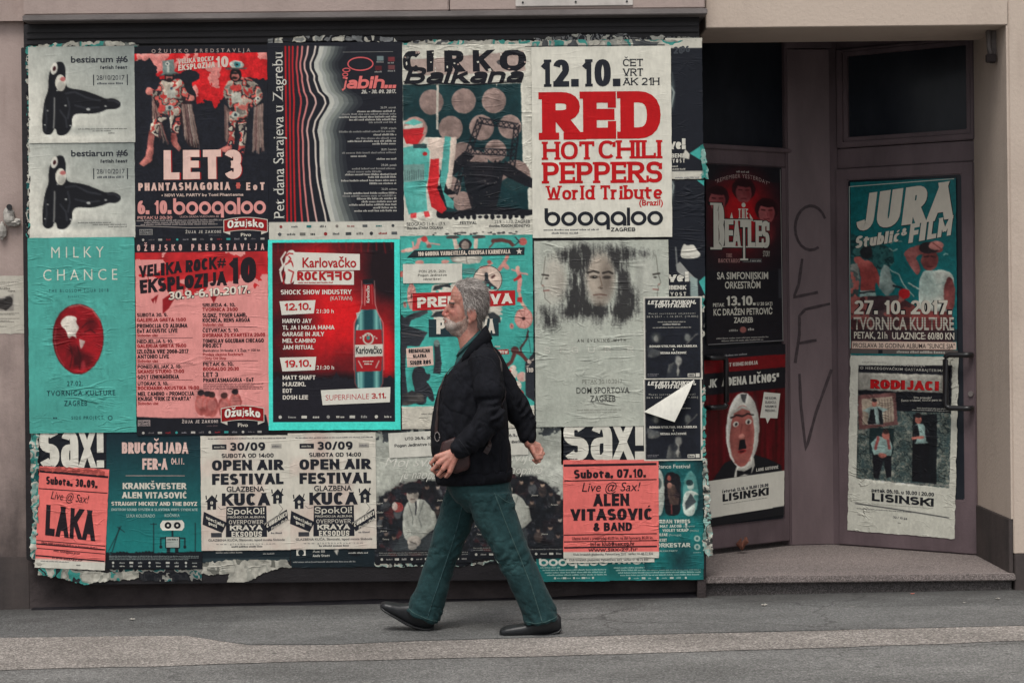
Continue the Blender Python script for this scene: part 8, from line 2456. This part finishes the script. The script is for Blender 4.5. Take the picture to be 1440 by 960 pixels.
# standing collar folded over, with hem band, cuffs and sleeve seam as their own pieces
def band(name, rings, thick, mat, colr, parent=man, n=40, sq=2.0, a0=0, a1=360):
    v = []
    for off in (0.0, -thick):
        for A, Bp, hd, yc in rings:
            a, b_ = MP(*A, yc), MP(*Bp, yc); c = (a + b_) / 2; e = (a - b_) / 2; L = np.linalg.norm(e)
            for j in range(n + 1):
                t = R(a0 + (a1 - a0) * j / n); cc, ss = math.cos(t), math.sin(t)
                cc = math.copysign(abs(cc) ** (2 / sq), cc); ss = math.copysign(abs(ss) ** (2 / sq), ss)
                v.append(c + e * cc * (L + off) / L + np.array([0, (hd + off) * ss, 0]))
    m_ = len(rings); f = []; w = n + 1
    for o_ in (0, m_ * w):
        f += [(o_ + k * w + j, o_ + k * w + j + 1, o_ + (k + 1) * w + j + 1, o_ + (k + 1) * w + j) for k in range(m_ - 1) for j in range(n)]
    for k in (0, m_ - 1): f += [(k * w + j, k * w + j + 1, m_ * w + k * w + j + 1, m_ * w + k * w + j) for j in range(n)]
    if a1 - a0 < 360:
        for j in (0, n): f += [(k * w + j, (k + 1) * w + j, m_ * w + (k + 1) * w + j, m_ * w + k * w + j) for k in range(m_ - 1)]
    mb = MB(); mb.add(v, f)
    bm_ = mb.mesh(name); bb = bmesh.new(); bb.from_mesh(bm_); bmesh.ops.recalc_face_normals(bb, faces=bb.faces); bb.to_mesh(bm_); bb.free()
    put_ink(bm_, colr)
    return link_mesh(name, bm_, mat, parent, smooth=True)
JB = (0.008, 0.0085, 0.0115)
band('collar', [((638, 522), (694, 487), 0.100, 0), ((644, 510), (689, 473), 0.090, 0), ((649, 500), (682, 458), 0.078, 0), ((647, 503), (684, 457), 0.086, 0), ((634, 524), (693, 476), 0.110, 0)], 0.004, M['jacket'], JB, jacket, a0=24, a1=336)
band('hem', [((613, 664), (721, 658), 0.186, 0), ((614, 672), (721, 666), 0.184, 0), ((616, 680), (719, 675), 0.178, 0)], 0.006, M['jacket'], JB, jacket, sq=2.3)
SHC = (0.028, 0.085, 0.085)
band('shirt_collar', [((636, 522), (684, 484), 0.078, 0), ((641, 506), (681, 470), 0.072, 0), ((645, 493), (677, 461), 0.066, 0), ((640, 503), (680, 466), 0.074, 0)], 0.004, M['denim'], SHC, man, a0=10, a1=350)
Sh = Body()
Sh.loft([((650, 497), (680, 480), 0.068, 0), ((640, 514), (690, 496), 0.10, 0), ((632, 530), (696, 512), 0.14, 0), ((624, 552), (700, 545), 0.15, 0)], sq=2.2)
sm = Sh.fuse(0.006, 4, .5); put_ink(sm, SHC); link_mesh('shirt', sm, M['denim'], man, smooth=True)
# the open jacket front: a narrow turned edge running down from the collar
def edge_strip(pxs, w, lift, name):
    v, f = [], []
    pp = np.array(pxs, float); n_ = 26
    for k_ in range(n_ + 1):
        t = k_ / n_ * (len(pp) - 1)
        q = [np.interp(t, range(len(pp)), pp[:, i]) for i in range(3)]
        for a_, y_ in ((0, q[2]), (1, q[2] - 0.012)):
            p = MP(q[0] + a_ * w, q[1] + a_ * w * .5, y_); v.append(p)
        for a_, y_ in ((1, q[2] - 0.006), (0, q[2] + 0.006)):
            p = MP(q[0] + a_ * w, q[1] + a_ * w * .5, y_); v.append(p)
    f = [(k_ * 4 + j_, k_ * 4 + (j_ + 1) % 4, k_ * 4 + 4 + (j_ + 1) % 4, k_ * 4 + 4 + j_) for k_ in range(n_) for j_ in range(4)]
    mb_ = MB(); mb_.add(v, f); m3 = mb_.mesh(name)
    bb = bmesh.new(); bb.from_mesh(m3); bmesh.ops.recalc_face_normals(bb, faces=bb.faces); bb.to_mesh(m3); bb.free()
    put_ink(m3, (0.012, 0.0125, 0.016)); link_mesh(name, m3, M['jacket'], jacket, smooth=True)
edge_strip([(651, 501, -.078), (642, 512, -.090), (633, 523, -.100), (626, 533, -.090), (620, 545, -.075)], 9, 0, 'lapel')

# jeans
T_ = Body()
T_.loft([((624, 662), (718, 662), 0.165, 0), ((627, 682), (719, 680), 0.172, 0), ((634, 698), (721, 696), 0.160, 0), ((646, 710), (718, 710), 0.12, 0), ((658, 720), (712, 720), 0.06, 0)], sq=2.2)
T_.loft([((629, 684), (694, 690), 0.098, 0.085), ((620, 712), (676, 716), 0.094, 0.088), ((612.5, 737.5), (664, 742), 0.088, 0.09), ((604, 765), (652, 770), 0.082, 0.09), ((597, 790), (640.5, 796), 0.078, 0.09),
         ((588, 815), (632, 824), 0.079, 0.09), ((579, 838), (625, 852), 0.082, 0.09), ((570, 856), (617, 876), 0.086, 0.09), ((567.5, 860), (613, 881), 0.087, 0.09)], sq=2.3)
T_.loft([((650, 690), (720, 688), 0.102, -0.08), ((661, 712), (725, 713), 0.098, -0.085), ((671, 735), (733, 735), 0.093, -0.088), ((682, 754), (740, 756), 0.089, -0.09), ((695, 778), (750, 780), 0.084, -0.09),
         ((708, 803), (760, 804), 0.083, -0.09), ((721, 828), (770, 826), 0.085, -0.09), ((732, 852), (780, 848), 0.088, -0.09), ((738, 872), (786, 864), 0.090, -0.09)], sq=2.3)
tm = T_.fuse(0.0055, 6, 0.5)
def tf(c):
    x, y = to_px(c); s = c[:, 1] - MY
    w = fbm(c[:, 0] * 6, c[:, 2] * 6, c[:, 1] * 6, 3) * 3
    knee = np.exp(-((y - 780) / 26) ** 2); hem_ = np.clip((y - 825) / 40, 0, 1); hip = np.exp(-((y - 700) / 18) ** 2)
    m1 = np.clip((fbm(c[:, 0] * 9 + 4, c[:, 2] * 7, c[:, 1] * 9, 3) - .42) * 5, 0, 1)
    a = knee * np.sin(y * 0.36 + x * 0.30 + w * 7) * .6 * m1 + hem_ * np.sin(y * 0.34 - x * 0.22 + w * 8) * .9 * m1 + hip * np.sin(y * .22 + x * .3 + w * 6) * .7 * m1
    lng = np.sin((x - y * .5) * .22 + w * 5) * .35 * np.clip((y - 700) / 40, 0, 1)
    a = a + lng
    rg = fbm(c[:, 0] * 10 + c[:, 2] * 5, c[:, 2] * 22, c[:, 1] * 10, 4)
    a = a - 1.5 * np.exp(-((rg - .5) / .03) ** 2) * .6 * np.clip(knee + hem_ + hip * .7, 0, 1)
    return a + (fbm(c[:, 0] * 14, c[:, 2] * 14, c[:, 1] * 14, 3) - .5) * 2.0
folds(tm, 0.0062, tf)
c_ = mesh_co(tm); x, y = to_px(c_)
near = c_[:, 1] < MY
fade = .45 * np.exp(-((x - (688 + (y - 735) * .62)) / 16) ** 2) * (y < 800) * near + .3 * (fbm(c_[:, 0] * 7, c_[:, 2] * 7, c_[:, 1] * 7, 3))
tc = np.array([0.0085, 0.030, 0.033]) * (1 - np.clip(fade, 0, 1))[:, None] + np.array([0.028, 0.075, 0.078]) * np.clip(fade, 0, 1)[:, None]
put_ink(tm, tc)
jeans = link_mesh('trousers', tm, M['denim'], man, smooth=True)
# side seams and hem stitching, laid on the cloth
from mathutils.bvhtree import BVHTree
def surf_tree(me_o):
    c0 = mesh_co(me_o.data) + np.array(me_o.matrix_basis.translation) + np.array(man.location)
    return BVHTree.FromPolygons(c0.tolist(), [tuple(p.vertices) for p in me_o.data.polygons])
jt = surf_tree(jeans)
def seam(name, pxs, r, tree, colr, parent, n=46, back=False):
    pts = []
    pp = np.array(pxs, float); tt = np.linspace(0, len(pp) - 1, n)
    for t in tt:
        qx, qy = np.interp(t, range(len(pp)), pp[:, 0]), np.interp(t, range(len(pp)), pp[:, 1])
        p = MP(qx, qy)
        h = tree.ray_cast(Vector((p[0], MY - 1.0, p[2])), Vector((0, 1, 0)))
        if h[0] is not None: pts.append(np.array(h[0]) + np.array([0, -r * .35, 0]))
    if len(pts) < 3: return
    mb_ = MB(); mb_.tube(pts, r, 6); m2 = mb_.mesh(name); put_ink(m2, colr)
    return link_mesh(name, m2, M['denim'], parent, smooth=True)
SE = (0.04, 0.08, 0.078)
seam('side_seam', [(696, 688), (712, 730), (730, 774), (746, 814), (762, 866)], 0.0028, jt, SE, jeans)
seam('side_seam', [(650, 712), (640, 752), (624, 800), (608, 846), (600, 872)], 0.0026, jt, (0.03, 0.07, 0.075), jeans)
seam('hem_stitch', [(739, 866), (752, 867), (768, 864), (784, 859)], 0.0022, jt, SE, jeans)
seam('hem_stitch', [(570, 855), (584, 863), (600, 870), (614, 875)], 0.0022, jt, SE, jeans)
seam('pocket_seam', [(700, 690), (712, 700), (722, 704)], 0.0022, jt, SE, jeans)
kt = surf_tree(jacket)
def jseam(pxs, r=0.0022, n=40):
    pts = []
    pp = np.array(pxs, float)
    for t in np.linspace(0, len(pp) - 1, n):
        qx, qy = np.interp(t, range(len(pp)), pp[:, 0]), np.interp(t, range(len(pp)), pp[:, 1])
        p = MP(qx, qy); h = kt.ray_cast(Vector((p[0], MY - 1.0, p[2])), Vector((0, 1, 0)))
        if h[0] is not None: pts.append(np.array(h[0]))
    mb_ = MB(); mb_.tube(pts, r, 6); m2 = mb_.mesh('seam'); put_ink(m2, (0.02, 0.021, 0.025)); link_mesh('seam', m2, M['jacket'], jacket, smooth=True)
jseam([(657, 512), (662, 502), (676, 498), (692, 503), (701, 516)])
jseam([(648, 612), (656, 622), (663, 634)], 0.003, 16)

# shoes
def shoe(path, yc, mat=M['shoe']):
    """path: along the foot from heel to toe: (x, sole y, top y, half width)"""
    S = Body()
    S.loft([((x0, yt), (x0 + dx, yb), hw, yc) for x0, yb, yt, hw, dx in path], sq=2.6)
    m2 = S.fuse(0.003, 5, .5); put_ink(m2, (0.008, 0.009, 0.011))
    o = link_mesh('shoe', m2, mat, man, smooth=True)
    S2 = Body()
    S2.loft([((x0 + dx * .75, yb - 3.6), (x0 + dx, yb + 1.2), hw * 1.04, yc) for x0, yb, yt, hw, dx in path], sq=3.5)
    m3 = S2.fuse(0.0028, 3, .5); put_ink(m3, (0.012, 0.012, 0.013))
    link_mesh('sole', m3, mat, o, smooth=True)
    return o
shoe([(612, 886, 868, .026, -3), (607, 889, 860, .034, -3), (598, 889, 854, .037, -3), (586, 886, 853, .037, -4), (574, 881, 852.5, .040, -4), (561, 873.5, 852.5, .046, -3), (549, 867, 850.5, .048, -2), (540, 862.5, 849.5, .043, -1), (535, 859.5, 851, .032, 0), (533, 857, 853, .018, 0)], 0.09)
shoe([(788, 879, 862, .026, 1), (784, 883, 858, .034, 1), (775, 886, 858, .037, 0), (763, 888.5, 860, .038, 0), (750, 889.5, 866, .041, 0), (736, 889.5, 871, .046, 0), (722, 889.8, 873, .048, 0), (711, 889.5, 875.5, .044, 0), (705, 888.5, 878, .034, 0), (702.5, 886.5, 881, .018, 0)], -0.09)

# ---------------- the shoulder bag he carries
bagc = empty('shoulder_bag', tuple(MP(645, 660, -0.2)), 'dark red brown leather shoulder bag carried at the walking man\'s hip', 'bag')
M['leather'] = cloth_mat('red_brown_leather', 0.3, 30, 0.5, 0.003, 0.0, 0.4)
G = Body()
G.loft([((624, 617), (642, 610), .028, -0.195), ((621, 628), (660, 619), .034, -0.197), ((624, 646), (662, 634), .036, -0.198), ((636, 657), (663, 648), .034, -0.198), ((642, 660), (660, 654), .028, -0.198)], sq=3.2)
gm = G.fuse(0.004, 5, .5); put_ink(gm, (0.034, 0.013, 0.0125))
pouch = link_mesh('pouch', gm, M['leather'], bagc, smooth=True)
# flap edge and strap; the strap lies on the jacket
def strap(pts3, w, name):
    v, f = [], []
    pts3 = [np.array(p) for p in pts3]
    for k_, p in enumerate(pts3):
        d = pts3[min(k_ + 1, len(pts3) - 1)] - pts3[max(k_ - 1, 0)]; d /= np.linalg.norm(d) + 1e-9
        h, nrm_, _, _ = kt.find_nearest(Vector(p))
        n_ = np.array(nrm_) if nrm_ is not None else np.array([0, -1, 0])
        s2 = np.cross(d, n_); s2 /= np.linalg.norm(s2) + 1e-9
        for a_, b_ in ((w, .004), (-w, .004), (-w, .0005), (w, .0005)): v.append(p + s2 * a_ + n_ * b_)
    m2 = len(pts3)
    f = [(k_ * 4 + j, k_ * 4 + (j + 1) % 4, k_ * 4 + 4 + (j + 1) % 4, k_ * 4 + 4 + j) for k_ in range(m2 - 1) for j in range(4)]
    f += [(0, 1, 2, 3), (m2 * 4 - 1, m2 * 4 - 2, m2 * 4 - 3, m2 * 4 - 4)]
    mb_ = MB(); mb_.add(v, f); m3 = mb_.mesh(name)
    bb = bmesh.new(); bb.from_mesh(m3); bmesh.ops.recalc_face_normals(bb, faces=bb.faces); bb.to_mesh(m3); bb.free()
    put_ink(m3, (0.030, 0.017, 0.017))
    return link_mesh(name, m3, M['leather'], bagc)
def on_jacket(lst, n=50):
    L = np.array(lst, float); out = []
    for t in np.linspace(0, len(L) - 1, n):
        q = [np.interp(t, range(len(L)), L[:, i]) for i in range(3)]
        p = MP(q[0], q[1], q[2]); h = kt.find_nearest(Vector(p))
        out.append(np.array(h[0]) + np.array(h[1]) * 0.003)
    return out
strap(on_jacket([(615, 606, -.13), (611, 585, -.13), (615, 556, -.10), (622, 530, -.05), (634, 508, .02), (650, 492, .08), (670, 482, .12), (688, 488, .08), (700, 502, 0.0), (708, 525, -.09), (708, 550, -.17), (703, 580, -.2), (696, 610, -.2), (684, 632, -.21)], 70), 0.013, 'strap')
ring_ = MB()
pc = MP(617, 610, -0.165)
rp = [pc + np.array([0.012 * math.cos(t), -0.012, 0.022 * math.sin(t)]) for t in np.linspace(0, 2 * math.pi, 19)]
ring_.tube(rp, 0.0028, 6); ring_.build('buckle', M['lip'], bagc, smooth=True)
